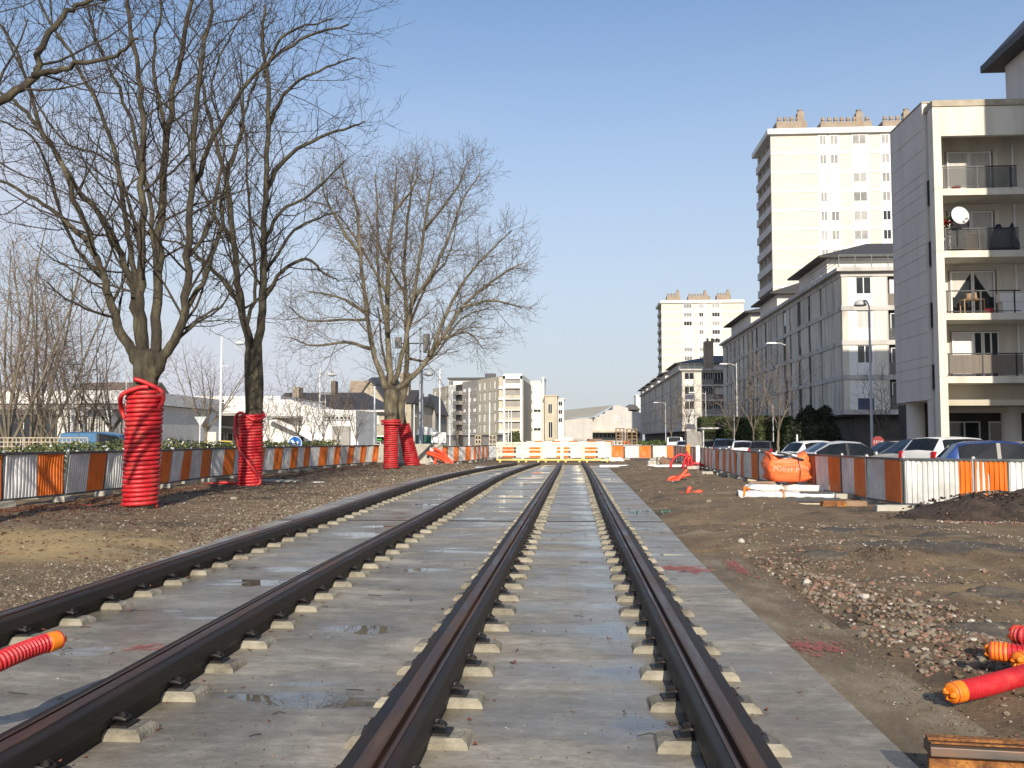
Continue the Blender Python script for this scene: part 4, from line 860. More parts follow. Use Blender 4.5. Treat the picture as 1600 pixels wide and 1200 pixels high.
# sprayed marks
for i, (px, py, w_, h_, z, lab) in enumerate([(1066, 888, .32, .2, .004, 'pink spray mark on the slab beside the right rail'), (1255, 1008, .13, .12, None, 'red spray mark on the muddy strip, left one'), (1300, 1009, .13, .12, None, 'red spray mark on the muddy strip, right one'),
      (1150, 885, .12, .4, None, 'faded red spray mark far along the muddy strip'), (230, 1011, .16, .05, .004, 'faint red mark on the slab left of the third rail'), (812, 885, .13, .2, .004, 'pink spray mark right of the middle rail')]):
    s = MB(); rr = random.Random(i); x, y = G(px, py, z or 0); zz = z if z else -.006
    for q in range(60):
        k_ = .3 if q > 14 else .8; cx, cy = rr.gauss(0, .42) * w_, rr.gauss(0, .42) * h_ * 2; ww, hh = rr.uniform(.15, .6) * w_ * k_, rr.uniform(.2, .6) * h_ * 2 * k_; n = 11
        s.add([(cx + ww * rr.uniform(.4, 1.1) * math.cos(6.28 * a / n), cy + hh * rr.uniform(.4, 1.1) * math.sin(6.28 * a / n), q * .00004) for a in range(n)], [tuple(range(n))])
    s.build('paint_mark', M['paint_pink'], loc=(x, y, zz), label=lab, cat='paint mark')

# ------------------------------------------------------------------ clutter on the site
def leaves_on(s, fn, n, size, rng, m=0):
    for _ in range(n):
        p = Vector(fn(rng)); a = Vector((rng.gauss(0, 1), rng.gauss(0, 1), rng.gauss(0, 1))).normalized(); b = a.cross(Vector((rng.gauss(0, 1), rng.gauss(0, 1), rng.gauss(0, 1)))).normalized()
        k = size * rng.uniform(.6, 1.4); a *= k; b *= k * .6; s.add([tuple(p - a), tuple(p + b), tuple(p + a), tuple(p - b)], [(0, 1, 2, 3)], m)
# heap of soil
s = MB(); n = 90; cx, cy = GX(1558, 17.9), 17.9
for j in range(n + 1):
    for i in range(n + 1):
        x, y = (i / n - .5) * 5.6, (j / n - .5) * 3.2; r = math.hypot(x / 1.95 - .12 * (y > 0), y / 1.15)
        z = .47 * max(0, 1 - r ** 1.7) ** .8 + (.1 * fbm(x + 3, y, 1.8, 6) + .03 * fbm(x, y + 5, 8, 4)) * max(0, 1.15 - r) * 1.3 + .05 - .16 * max(0, r - .9)
        s.v.append((x, y, z))
for j in range(n):
    for i in range(n): a = j * (n + 1) + i; s.f.append((a, a + 1, a + n + 2, a + n + 1))
s.m = [0] * len(s.f); s.build('soil_heap', M['soil'], loc=(cx, cy, -.0), smooth=True, label='heap of dark soil in front of the nearest white panel on the right', cat='soil heap')
rng = random.Random(4); s = MB()
for i in range(900):
    a = rng.uniform(0, 6.28); r = rng.uniform(0, 1.12); x, y = cx + 1.95 * r * math.cos(a), cy + 1.15 * r * math.sin(a)
    r0 = math.hypot((x - cx) / 1.95, (y - cy) / 1.15); z = .47 * max(0, 1 - r0 ** 1.7) ** .8 + .06; q = abs(rng.gauss(.012, .016)) + .008; stone(s, x, y, z, q, rng, rng.choices([0, 1, 2], [12, 1, 1])[0], True)
s.build('soil_clods', [M['soil'], M['stone_grey'], M['stone_pink']], kind='stuff', label='clods and small stones on the heap of dark soil', cat='clods')
s = MB()
for i in range(500):
    x, y = cx + rng.uniform(-1.6, 2.6), 16.6 + rng.gauss(0, .12); stone(s, x, y, gz(x, y) + .01, rng.uniform(.01, .035), rng, rng.choices([0, 1, 2], [2, 4, 1])[0], True)
s.build('rubble', [M['stone_grey'], M['stone_pink'], M['stone_white']], kind='stuff', label='strip of pink rubble along the front of the soil heap', cat='rubble')

def sack(w, d, h, seed, fold=.05, lean=0, topin=.9):
    """a slumped fabric bag: rounded box with wrinkles"""
    s = MB(); nu, nv = 44, 22
    for j in range(nv + 1):
        v = j / nv
        for i in range(nu):
            a = 2 * math.pi * i / nu; c, q = math.cos(a), math.sin(a); e = .38
            x, y = math.copysign(abs(c) ** e, c) * w / 2, math.copysign(abs(q) ** e, q) * d / 2
            k = (1 + .1 * math.sin(math.pi * v) ** .8) * (topin + (1 - topin) * (1 - v)); k *= 1 - .25 * max(0, .12 - v) / .12
            nn = mn.fractal(Vector((x * 2.2 + seed, y * 2.2, v * 2.6)), 1, 2, 4) * fold
            x, y = x * k + lean * v + nn * c * 1.2, y * k + nn * q * 1.2; z = h * v + (.13 * h * math.sin(a * 2 + seed) + .1 * h * mn.noise(Vector((c * 2, q * 2, seed)))) * v ** 3
            s.v.append((x, y, max(0, z)))
    for j in range(nv):
        for i in range(nu): a, b = j * nu + i, j * nu + (i + 1) % nu; s.f.append((a, b, b + nu, a + nu))
    s.v.append((0, 0, 0)); bi = len(s.v) - 1
    for i in range(nu): s.f.append((bi, (i + 1) % nu, i))
    s.v.append((lean, 0, h * .78)); ti = len(s.v) - 1
    for i in range(nu): s.f.append((nv * nu + i, nv * nu + (i + 1) % nu, ti))
    s.m = [0] * len(s.f); return s
bx_, by_, bz_ = P(1229, 752, 26.4)
t = thing('big_bag', 'bulging orange building materials bag with white lettering beside the right fence', 'builders bag', (bx_, by_, bz_))
sb = sack(1.12, .9, .74, 2, .09, -.03); sb.build('fabric', M['bag_orange'], t, smooth=True)
bvh = BVHTree.FromPolygons([Vector(v) for v in sb.v], sb.f)
def decal(s, name, mat, parent, x0, z0, size, bv, off=.006, rot=0):
    me = text_mesh(s, size, mat, name)
    for v in me.vertices:
        a, b = v.co.x, v.co.y; x, z = x0 + a * math.cos(rot) - b * math.sin(rot), z0 + a * math.sin(rot) + b * math.cos(rot)
        h = bv.ray_cast(Vector((x, -3, z)), Vector((0, 1, 0)))[0]; v.co = (x, (h.y if h else -.45) - off, z)
    return inst(me, name, parent)
decal('POINT.P', 'lettering', M['bag_letter'], t, -.12, .34, .19, bvh, .012, -.06); decal('M', 'lettering', M['bag_letter'], t, .42, .36, .17, bvh, .012, .05)
s = MB()                                       # white lining, open top, black strap
s.add([tuple((p[0] * .8, p[1] * .6 - .1, p[2])) for p in [(-.5, -.4, .74), (-.2, -.5, .64), (.15, -.45, .62), (.5, -.35, .68), (.55, .3, .72), (0, .4, .8), (-.5, .35, .8)]], [(0, 1, 2, 3, 4, 5, 6)]); s.build('lining', M['plastic_white'], t)
s = MB(); s.tube(catmull([(-.3, -.3, .78), (-.1, -.42, .76), (.1, -.46, .68), (.25, -.5, .64), (.36, -.5, .6)], 5), .03, 6); s.tube(catmull([(-.36, -.3, .7), (-.2, -.44, .7), (.05, -.4, .74)], 5), .035, 6)
s.tube(catmull([(.24, -.52, .0), (.25, -.57, .3), (.23, -.52, .55), (.2, -.4, .66)], 5), .011, 5); s.build('strap', M['plastic_black'], t)
x, y, z = P(1273, 752, 27.0); o = sack(.46, .4, .62, 7, .05, .05, 1.12).build('white_sack', M['bag_white'], loc=(x, y, z), smooth=True, label='standing white woven sack right of the orange bag', cat='sack')
x, y, z = P(1245, 768, 25.3)
for i, (dx, w_, lab) in enumerate([(-.75, .95, 'flat white sack under the left side of the orange bag'), (.45, 1.3, 'flat printed white sack lying under the orange bag and white sack')]):
    sack(w_, .75, .24, 11 + i, .04, 0, .96).build('flat_sack', M['bag_white'], loc=(x + dx, y + .6, .02), smooth=True, label=lab, cat='sack')
# pallet boards and wrapped bundle
x0 = P(1150, 775, 23.2)[0]; x1 = P(1306, 775, 22.6)[0]
t = thing('wrapped_bundle', 'long bundle of posts wrapped in loose white plastic film on the dirt', 'bundle', (x0, 23, .07), R(-5))
s = MB(); nseg = 44; Lb = x1 - x0
for i in range(nseg + 1):
    f = i / nseg; k = 1 + (.25 if f < .1 else 0) * math.sin(f * 60)
    for j in range(14):
        a = 2 * math.pi * j / 14; nn = mn.fractal(Vector((f * 6, math.cos(a) * 1.3, math.sin(a) * 1.3)), 1, 2, 4) * .05
        s.v.append((f * Lb, math.copysign(abs(math.cos(a)) ** .6, math.cos(a)) * (.34 + nn) * k * (.5 if i in (0, nseg) else 1), .1 + math.copysign(abs(math.sin(a)) ** .7, math.sin(a)) * (.085 + nn * .6) * k * (1.0 - .25 * f)))
for i in range(nseg):
    for j in range(14): a, b = i * 14 + j, i * 14 + (j + 1) % 14; s.f.append((a, a + 14, b + 14, b))
s.m = [0] * len(s.f); s.build('plastic_film', M['plastic_white'], t, smooth=True)
s = MB(); s.box((.35, -.4, -.04), (Lb + .1, -.3, .05)); s.box((.5, -.28, -.04), (Lb + .08, -.2, .05)); s.box((Lb * .65, -.32, .14), (Lb * .98, -.05, .19)); s.build('dark_post', M['rail_metal'], t)
s = MB(); s.tube([(Lb * .47, -.38, -.0), (Lb * .47, -.36, .19), (Lb * .475, 0, .22), (Lb * .47, .36, .19)], .02, 6); s.build('orange_tie', M['tape'], t); s = MB(); s.tube([(.12, -.4, .1), (.16, -.1, .27), (.3, .2, .22)], .03, 6); s.build('orange_tie', M['tape'], t)
s = MB(); s.box((0, -.04, 0), (2.4, .04, .035)); s.build('batten', M['timber_pale'], loc=(x0 + .55, 22.2, gz(x0 + 1.5, 22.2) + .01), rot=(0, 0, R(-4)), label='thin pale wooden batten in front of the plastic wrapped bundle', cat='batten')
for i, (px, py, l, rz, mt, lab) in enumerate([(1302, 786, .55, .1, 'rust', 'rusty timber block at the right end of the wrapped bundle'), (1336, 785, .5, -.15, 'timber', 'brown timber block under the leaning fence panel'), (1318, 778, .5, .2, 'concrete', 'grey concrete block behind the rusty timber blocks'),
        (1396, 795, .75, .05, 'concrete', 'long pale concrete block left of the soil heap'), (1152, 745, .75, -.1, 'concrete', 'pale concrete block on the dirt left of the orange bag'), (1128, 740, .5, .1, 'concrete', 'pale concrete block next to the fence, second left of the orange bag'),
        (1176, 749, .5, .2, 'timber_pale', 'pale timber block just left of the orange bag'), (1105, 738, .5, .0, 'concrete', 'small pale block at the foot of the fence further left'), (1190, 757, .9, .15, 'timber', 'brown board lying by the left side of the orange bag')]):
    x, y = G(px, py, .08); s = MB(); s.cbox((0, 0, 0), (l, .2, .13), 0, top=.95); s.build('block', M[mt], loc=(x, y, gz(x, y) - .01), rot=(0, 0, rz), bevel=.012, label=lab, cat='block')
# small duct stubs and loops at the far right
def stub(label, base, pts, r, mt='duct_orange', n=1, cat='plastic duct'):
    t = thing('duct_bundle', label, cat, base)
    for i, p in enumerate(pts): s = MB(); s.tube(catmull(p, 4), r, 9); s.build('pipe', M[mt], t, smooth=True)
x, y = G(1058, 757, 0); stub('bright red bundle of short ducts sticking out of the dirt beyond the rubble', (x, y, 0),
     [[(-.25, 0, 0), (-.15, 0, .14), (.15, 0, .3), (.3, 0, .46)], [(-.2, -.08, .0), (-.05, -.1, .16), (.25, -.1, .3), (.42, -.1, .33)], [(-.33, -.05, 0), (-.25, -.05, .2), (-.05, -.02, .26)], [(-.12, -.15, 0), (-.02, -.15, .12), (.2, -.12, .36), (.32, -.1, .5)]], .055)
x, y = G(1076, 777, 0); t_ = (x, y, 0); stub('low cluster of orange capped pipe stubs on the dirt', t_, [[(-.18, 0, 0), (-.2, -.05, .12)], [(-.05, 0, 0), (.0, -.02, .2), (.05, 0, .25)], [(-.05, .05, .06), (.1, .02, .1), (.3, .0, .16)], [(.25, 0, .0), (.33, 0, .18)]], .05)
x, y = G(1070, 733, 0); stub('red ducts looping over in an arch near the bend of the fence', (x, y, 0),
     [[(-.75, 0, 0), (-.6, 0, .5), (-.2, 0, .75), (.15, 0, .55), (.2, 0, .1)], [(-.1, -.1, 0), (.0, -.1, .5), (.25, -.1, .7), (.35, -.1, .3), (.3, -.1, 0)], [(.4, 0, .3), (.8, 0, .25), (1.1, 0, .02)], [(.1, .1, 0), (.15, .1, .9)]], .07, 'duct')
s = MB(); s.box((-.09, -.01, .4), (.09, .01, 1.25)); s.box((-.03, -.008, 0), (.03, .008, .4)); x, y = G(1077, 733, 0); s.build('marker_board', M['tape'], loc=(x, y + .3, 0), label='narrow orange marker board behind the arched red ducts', cat='marker')
s = MB(); s.box((-.1, -.01, .35), (.1, .01, 1.2)); s.box((-.03, -.008, 0), (.03, .008, .35)); s.build('marker_board', M['sign_white'], loc=(x + .5, y + .35, 0), label='narrow white marker board behind the arched red ducts', cat='marker')
s = MB(); s.box((-.3, -.1, 0), (.3, .1, .17)); s.build('kerb_block', M['stone_white'], loc=(x + .1, y - .7, 0), bevel=.01, label='white block in front of the arched red ducts', cat='block')
x, y = G(690, 727, 0); stub('sheaf of bright orange red ducts leaning out of the ground on the left', (x, y, 0),
     [[(.6, -.3, 0), (.3, -.2, .35), (-.2, 0, .65), (-.8, .1, .8)], [(.7, -.2, 0), (.4, -.1, .4), (-.1, .1, .8), (-.5, .2, 1.0)], [(.5, -.35, 0), (.2, -.3, .28), (-.3, -.1, .52), (-.9, 0, .72)], [(.8, -.3, 0), (.55, -.3, .3), (.1, -.1, .65)], [(-.4, 0, 0), (-.35, 0, .5)], [(.1, .1, 0), (.15, .1, 1.0)]], .085)
for i, (px, py, w_, d_, h_, mt, lab) in enumerate([(1018, 732, .5, .4, .45, 'stone_white', 'pale square stone block standing at the right beyond the slab'), (1041, 729, .9, .6, .4, 'stone_pink', 'pinkish boulder behind the pale square block'), (1032, 726, .5, .4, .5, 'concrete', 'small grey block near the cross fence')]):
    x, y = G(px, py, 0); s = MB(); rr = random.Random(i); stone(s, 0, 0, h_ * .5, .5, rr) if i == 1 else s.cbox((0, 0, -.03), (w_, d_, h_), .2, top=.85); s.build('stone_block', M[mt], loc=(x, y, 0), bevel=.03, label=lab, cat='stone block')
s = MB(); s.tube([(-2.4, 0, .12), (2.6, .3, .14)], .07, 8); x, y = G(1010, 733, 0); s.build('white_pipe', M['white_paint'], loc=(x, y, .02), label='long white pipe lying near the end of the right fence', cat='pipe')
s = MB(); leaves_on(s, lambda r: (r.gauss(0, .4), r.gauss(0, .12), abs(r.gauss(.02, .02))), 80, .04, random.Random(1)); x, y = G(1040, 802, 0); s.build('netting_scrap', M['net_green'], loc=(x, y, gz(x, y)), label='torn strip of green netting on the dirt by the slab edge', cat='netting')
for px, py, lab in [(600, 724, 0), (515, 1000, 0)]: pass
s = sack(1.5, .9, .3, 31, .1, 0, .7); x, y = G(958, 722, 0); s.build('plastic_sheet', M['plastic_white'], loc=(x, y, 0), smooth=True, label='crumpled white plastic sheet right of the yellow barriers', cat='plastic sheet')
s = sack(1.6, 1.2, .06, 32, .04, 0, .9); x, y = G(752, 727, .1); s.build('grey_sheet', M['galv_light'], loc=(x, y, gz(x, y)), smooth=True, label='flat grey sheet lying beyond the leftmost rail', cat='sheet')
s = sack(.42, .2, .03, 35, .03, 0, .9); x, y = G(498, 755, 0); s.build('litter', M['plastic_white'], loc=(x, y, gz(x, y)), smooth=True, label='scrap of white plastic in the shade left of the tracks', cat='litter')
s = MB(); s.box((-.9, -.4, 0), (.9, .4, .04)); x, y = G(425, 757, 0); s.build('flat_board', M['concrete'], loc=(x, y, gz(x, y) + .05), rot=(0, .02, .05), label='grey board on the ground right of the second wrapped tree', cat='board')

# ------------------------------------------------------------------ cars
def car(label, px, Y, rz, kind, paint, group='cars parked on the right beyond the fence', rough=.25, z=0, name='parked_car', X=None):
    c = {'hatch': (3.75, [(-1.87, .5, .55, .70, .6), (-1.86, .78, .84, .78, .68), (-1.80, .9, .97, .80, .7), (-1.45, .94, 1.36, .81, .62), (-1.15, .93, 1.43, .81, .6), (-.45, .9, 1.46, .81, .6), (-.35, .9, 1.46, .81, .6), (.15, .88, 1.42, .81, .6), (.95, .86, .97, .8, .66), (1.5, .76, .84, .77, .6), (1.8, .58, .66, .72, .5), (1.87, .45, .5, .64, .45)], 2, 7, (5,), (3,)),
         'box': (3.6, [(-1.8, .5, .56, .74, .66), (-1.79, .8, .86, .77, .7), (-1.70, .9, .96, .78, .7), (-1.38, .93, 1.33, .78, .62), (-1.25, .93, 1.36, .78, .62), (-.35, .92, 1.38, .78, .62), (-.25, .92, 1.38, .78, .62), (.25, .9, 1.35, .78, .62), (.85, .87, .95, .77, .66), (1.5, .8, .85, .75, .66), (1.74, .66, .72, .73, .62), (1.8, .45, .5, .7, .6)], 2, 7, (5,), (3,)),
         'sedan': (4.4, [(-2.2, .5, .56, .74, .62), (-2.18, .84, .9, .8, .7), (-2.1, .92, .98, .82, .72), (-1.6, .94, 1.03, .84, .7), (-.95, .93, 1.38, .84, .62), (-.35, .91, 1.44, .84, .62), (-.25, .91, 1.44, .84, .62), (.3, .89, 1.41, .84, .62), (1.05, .86, .96, .83, .7), (1.75, .77, .84, .8, .66), (2.1, .6, .68, .75, .58), (2.2, .45, .5, .68, .5)], 3, 7, (5,), ()),
         'mpv': (4.3, [(-2.15, .55, .6, .76, .66), (-2.14, .9, .96, .82, .72), (-2.08, 1.0, 1.08, .84, .72), (-1.75, 1.04, 1.48, .85, .66), (-1.45, 1.03, 1.56, .85, .64), (-.6, 1.0, 1.6, .86, .64), (-.5, 1.0, 1.6, .86, .64), (.2, .97, 1.56, .86, .64), (1.15, .93, 1.05, .85, .7), (1.75, .84, .94, .82, .66), (2.05, .66, .76, .78, .6), (2.15, .5, .55, .7, .5)], 2, 7, (5,), (3,)),
         'van': (4.1, [(-2.05, .55, .6, .8, .74), (-2.04, 1.0, 1.06, .82, .76), (-2.0, 1.1, 1.3, .83, .74), (-1.9, 1.15, 1.78, .84, .72), (-1.7, 1.12, 1.82, .84, .72), (-.4, 1.05, 1.82, .84, .72), (-.3, 1.05, 1.82, .84, .72), (.45, 1.0, 1.7, .84, .7), (1.15, .95, 1.05, .83, .7), (1.7, .82, .92, .8, .66), (1.98, .66, .74, .77, .62), (2.05, .5, .55, .72, .56)], 2, 7, (5,), (3, 4))}[kind]
    Ln, ST, rw, ws, pil, _ = c; x0 = (GX(px, Y) if X is None else X)
    t = thing(name, label, 'car', (x0, Y, z), rz, group)
    # resample the stations so that the outline is smooth
    S = np.array(ST); 
    def ring(st):
        x, zb, zt, w_, wt = st; roof = zt - zb > .2
        h = [(w_ * .84, .22), (w_ * .97, .32), (w_, .55), (w_ * .985, (zb + .55) / 2 if zb > .6 else zb * .98), (w_ * .955, zb), (wt + .02, zt - .055 if roof else zt - .02), (wt * .86, zt - .008), (0, zt + .02)]
        return [(x, -a, b) for a, b in h] + [(x, a, b) for a, b in reversed(h[:-1])]
    panes = {}; body, gl = MB(), MB(); R_ = [ring(s_) for s_ in ST]; n = len(R_[0])
    for r in R_: body.v.extend(r); gl.v.extend([(a, b * .996, q - .003) for a, b, q in r])
    for i in range(len(R_) - 1):
        cab = ST[i][2] - ST[i][1] > .2 or ST[i + 1][2] - ST[i + 1][1] > .2
        for j in range(n - 1):
            q = (i * n + j, i * n + j + 1, (i + 1) * n + j + 1, (i + 1) * n + j); side = j in (4, n - 6); top = j in (6, n - 8)
            glass = (side and cab and i not in pil and not (kind in ('van',) and i in (3, 4)) and i not in ((2,) if kind != 'sedan' else ())) or (top and i in ((rw, ws) if kind != 'sedan' else (3, 7)))
            if side and cab and i in pil: panes.setdefault(('door_pillar', j, 0), []).append(q)
            elif glass:
                kk = 'windscreen' if top and i > 4 else 'rear_window' if top else ('side_window', side and j, i if i + 1 in pil else i - (0 if i - 1 in pil else 1))
                panes.setdefault(kk, []).append(q)
            else: body.f.append(q)
    body.f.append(tuple(range(n))); body.f.append(tuple((len(R_) - 1) * n + k for k in reversed(range(n))))
    body.m = [0] * len(body.f)
    for i in range(len(R_) - 1): body.f.append((i * n, (i + 1) * n, (i + 1) * n + n - 1, i * n + n - 1)); body.m.append(0)
    key = 'paint_' + str(paint)
    if key not in M: M[key] = nmat('car_paint', [tuple(v * .9 for v in paint), paint], scale=2, rough=rough, metal=.25 if max(paint) < .6 else 0, spec=.6)
    b = body.build('body', M[key], t, smooth=True); b.modifiers.new('edge', 'EDGE_SPLIT').split_angle = R(48)
    for kk, fs in panes.items():
        use = sorted({v for f_ in fs for v in f_}); ix = {v: i_ for i_, v in enumerate(use)}; g2 = MB()
        g2.add([gl.v[v] for v in use], [tuple(ix[v] for v in f_) for f_ in fs]); g2.build(kk if isinstance(kk, str) else kk[0], M['plastic_black' if kk[0] == 'door_pillar' else 'glass_car'], t)
    W = max(s_[3] for s_ in ST); ax = Ln / 2 - .68
    for sx_ in (-ax, ax):
        for sy in (-1, 1):
            wl = MB(); wl.lathe([(.16, -.09), (.29, -.09), (.31, -.06), (.31, .06), (.29, .09), (.16, .09)], 18)
            wh = wl.build('wheel', M['tyre'], t, loc=(sx_, sy * (W - .1), .31), rot=(R(90), 0, 0))
            rm = MB(); rm.lathe([(.0, -.095), (.17, -.1), (.2, -.085), (.2, .085), (.17, .1), (0, .095)], 14); rm.build('rim', M['chrome'], wh)
        a = MB(); a.prism([(sx_ + .38 * math.cos(q), .31 + .38 * math.sin(q)) for q in np.linspace(-.2, math.pi + .2, 14)], 'y', -W - .004, W + .004); a.build('wheel_arch', M['tyre'], t)
    e = Ln / 2
    for sy in (-1, 1):
        h = MB(); h.cbox((e - .2, sy * W * .72, .6), (.24, .34, .15), -sy * .35, top=.8); h.build('headlight', M['lamp_clear'], t, bevel=.02)
        r = MB(); r.cbox((-e + .06, sy * (W * .86), .72), (.14, .16, .22), 0, top=.9); r.build('tail_light', M['lamp_red'], t, bevel=.02)
        m_ = MB(); m_.cbox((ST[8][0] - .35, sy * (W + .09), .93), (.1, .2, .13), 0, top=.8); m_.build('wing_mirror', M[key], t, bevel=.02)
        d = MB(); d.cbox((-.5, sy * (W + .004), .78), (.16, .03, .03)); d.build('door_handle', M['plastic_black'], t)
    f = MB(); f.cbox((e - .02, 0, .3), (.14, W * 1.7, .16), 0, top=.95); f.build('bumper', M['plastic_black'], t, bevel=.03); f = MB(); f.cbox((-e + .02, 0, .34), (.14, W * 1.75, .2), 0, top=.95); f.build('bumper', M['plastic_black'], t, bevel=.03)
    f = MB(); f.box((-e - .06, -.26, .5), (-e - .04, .26, .61)); f.build('number_plate', M['sign_white'], t)
    return t
pi = math.pi
car('small royal blue hatchback with rounded roof nearest the fence', 1574, 27.5, R(-10), 'hatch', (.03, .07, .24))
car('old boxy white hatchback seen from its rear corner', 1500, 30.5, R(24), 'box', (.78, .76, .72), z=.2)
car('brownish grey crossover with its headlight towards the tracks', 1434, 34.0, R(180 + 24), 'mpv', (.34, .31, .26), z=-.05)
car('silver grey people carrier behind the brownish crossover', 1398, 38.5, R(180 + 20), 'sedan', (.36, .36, .36))
car('silver saloon with red tail light, third from the left of the near group', 1322, 36.5, R(10), 'sedan', (.55, .55, .56))
car('white hatchback half hidden behind the silver saloon', 1288, 43.0, R(20), 'hatch', (.75, .75, .74))
car('grey car whose roof shows behind the small blue hatchback', 1600, 36, R(12), 'sedan', (.3, .3, .3))
car('dark grey hatchback with glinting rear window, right end of the far group', 1194, 62.0, R(70), 'hatch', (.06, .06, .065))
car('white hatchback second from the right in the far group', 1160, 66.0, R(80), 'hatch', (.68, .7, .68))
car('dark navy estate car, third from the right in the far group', 1132, 70.0, R(80), 'mpv', (.02, .03, .06))
car('black car half hidden beside the bus shelter', 1113, 78.0, R(78), 'hatch', (.02, .02, .022))
car('pale silver saloon right of the small white van', 1068, 88.0, R(84), 'sedan', (.6, .62, .64))
car('small white van with rear windows beyond the cross fence', 1053, 98.0, R(86), 'van', (.75, .75, .73))
car('light blue van behind the planter on the left', 178, 38.0, R(4), 'van', (.08, .19, .33), group='cars on the left beyond the fence')
car('bright yellow car partly hidden by the second wrapped tree', 362, 52.0, R(0), 'hatch', (.75, .5, .02), group='cars on the left beyond the fence')
car('dark car in front of the white wall behind the left fence', 502, 72.0, R(4), 'hatch', (.04, .06, .08), group='cars on the left beyond the fence')

# ------------------------------------------------------------------ buildings
_w = {}
def winmesh(w_, h_, mull=1, fr='white_paint', rec=0.0):
    k = (round(w_, 2), round(h_, 2), mull, fr)
    if k not in _w:
        s = MB(); b = .06 if h_ > 1.2 else .05
        s.box((0, -.05, 0), (b, .02, h_)); s.box((w_ - b, -.05, 0), (w_, .02, h_)); s.box((b, -.05, 0), (w_ - b, .02, b)); s.box((b, -.05, h_ - b), (w_ - b, .02, h_))
        for i in range(mull): x = w_ * (i + 1) / (mull + 1); s.box((x - b * .6, -.045, b), (x + b * .6, .02, h_ - b))
        p = MB(); p.add([(b, -.02, b), (w_ - b, -.02, b), (w_ - b, -.02, h_ - b), (b, -.02, h_ - b)], [(0, 1, 2, 3)])
        _w[k] = (s.mesh('window', M[fr]), {}, p)
    return _w[k]
def window(root, p, rz, w_, h_, mull=1, pane='glass_dark', fr='white_paint', lab=None):
    f, panes, pm = winmesh(w_, h_, mull, fr)
    if pane not in panes: panes[pane] = pm.mesh('pane', M[pane])
    o = inst(f, 'window', root, p, (0, 0, rz)); inst(panes[pane], 'pane', o)
    if lab: o['label'] = lab
    return o
rw_ = random.Random(9)
def rpane(a=.6, b=.2): q = rw_.random(); return 'glass_dark' if q < a else 'curtain' if q < a + b else 'shutter'
def hiproof(x0, x1, y0, y1, z, h, ov=1.0, th=.18, ridge=None):
    s = MB(); x0 -= ov; x1 += ov; y0 -= ov; y1 += ov; s.box((x0, y0, z), (x1, y1, z + th), 0); d = min(x1 - x0, y1 - y0) / 2
    if (x1 - x0) >= (y1 - y0): a, b = (x0 + d, (y0 + y1) / 2), (x1 - d, (y0 + y1) / 2)
    else: a, b = ((x0 + x1) / 2, y0 + d), ((x0 + x1) / 2, y1 - d)
    e = .03; z2 = z + th + .004
    s.add([(x0 + e, y0 + e, z2), (x1 - e, y0 + e, z2), (x1 - e, y1 - e, z2), (x0 + e, y1 - e, z2), (*a, z + th + h), (*b, z + th + h)],
          [(0, 1, 5, 4), (1, 2, 5), (2, 3, 4, 5), (3, 0, 4)] if (x1 - x0) >= (y1 - y0) else [(0, 1, 4), (1, 2, 5, 4), (2, 3, 5), (3, 0, 4, 5)], 1)
    return s
# --- nearest block on the right, with balconies
M['smoke_glass'].node_tree.nodes['Principled BSDF'].inputs['Alpha'].default_value = .5
X0 = P(1463, 400, 42)[0]; FL = [4.3, 7.1, 9.9, 12.7]
def lx(px, Y=42, y=450): return P(px, y, Y)[0] - X0
t = thing('apartment_block', 'nearest cream apartment block with balconies and a satellite dish at the right edge', 'building', (X0, 42, 0))
s = MB(); cw = lx(1477)
for a, b in zip([0, 4.3, 7.1, 9.9, 12.7], [4.28, 7.08, 9.88, 12.68, 16.43]): s.box((0, 0, a), (cw, .55, b - .005))
s.box((.02, .02, 0), (cw - .02, .53, 16.4)); s.build('corner_column', M['b_cream'], t)
s = MB(); ylo, yhi = .95, X0 / P(1399, 420, 1)[0] - 42
zl = [3.3]
for f in FL: zl += [f, f + .52, f + .98, f + 2.05]
zl = sorted(zl) + [15.5, 17.15]; zl = [3.3, 4.3, 4.84, 5.27, 6.37, 7.1, 7.64, 8.07, 9.17, 9.9, 10.44, 10.87, 11.97, 12.7, 13.24, 13.7, 14.8, 15.75, 16.95]
for a, b in zip(zl, zl[1:]): s.box((-.1, ylo, a + .012), (.12, yhi, b - .012))
s.box((-.07, ylo + .02, 3.35), (.3, yhi - .02, 16.9)); s.build('side_wall', M['b_side'], t)
s = MB(); s.box((.1, .56, 0), (.3, .94, 16.43)); s.build('recess_wall', M['b_side'], t)
for f in FL: window(t, (.08, .92, f - .55), -pi / 2, .34, 1.15, 0, 'glass_dark', 'rail_metal')
s = MB(); s.box((.31, 2.0, 3.3), (9, yhi, 16.85)); s.box((cw, 1.75, 3.3), (9, 2.0, 16.42)); s.build('wall', M['b_cream'], t)
s = MB(); s.box((cw + .004, 0, 15.1), (9, .22, 16.42)); s.build('parapet', M['b_cream'], t)
s = MB(); s.box((-.02, -.05, 16.44), (9, 2.2, 16.72)); s.box((-.12, ylo, 16.96), (.3, yhi, 17.03)); s.build('coping', M['b_stone'], t)
s = MB(); s.box((.3, 2.2, 16.9), (9, yhi, 17.05)); s.build('flat_roof', M['b_grey'], t)
WX = GX(1604, 42) - X0
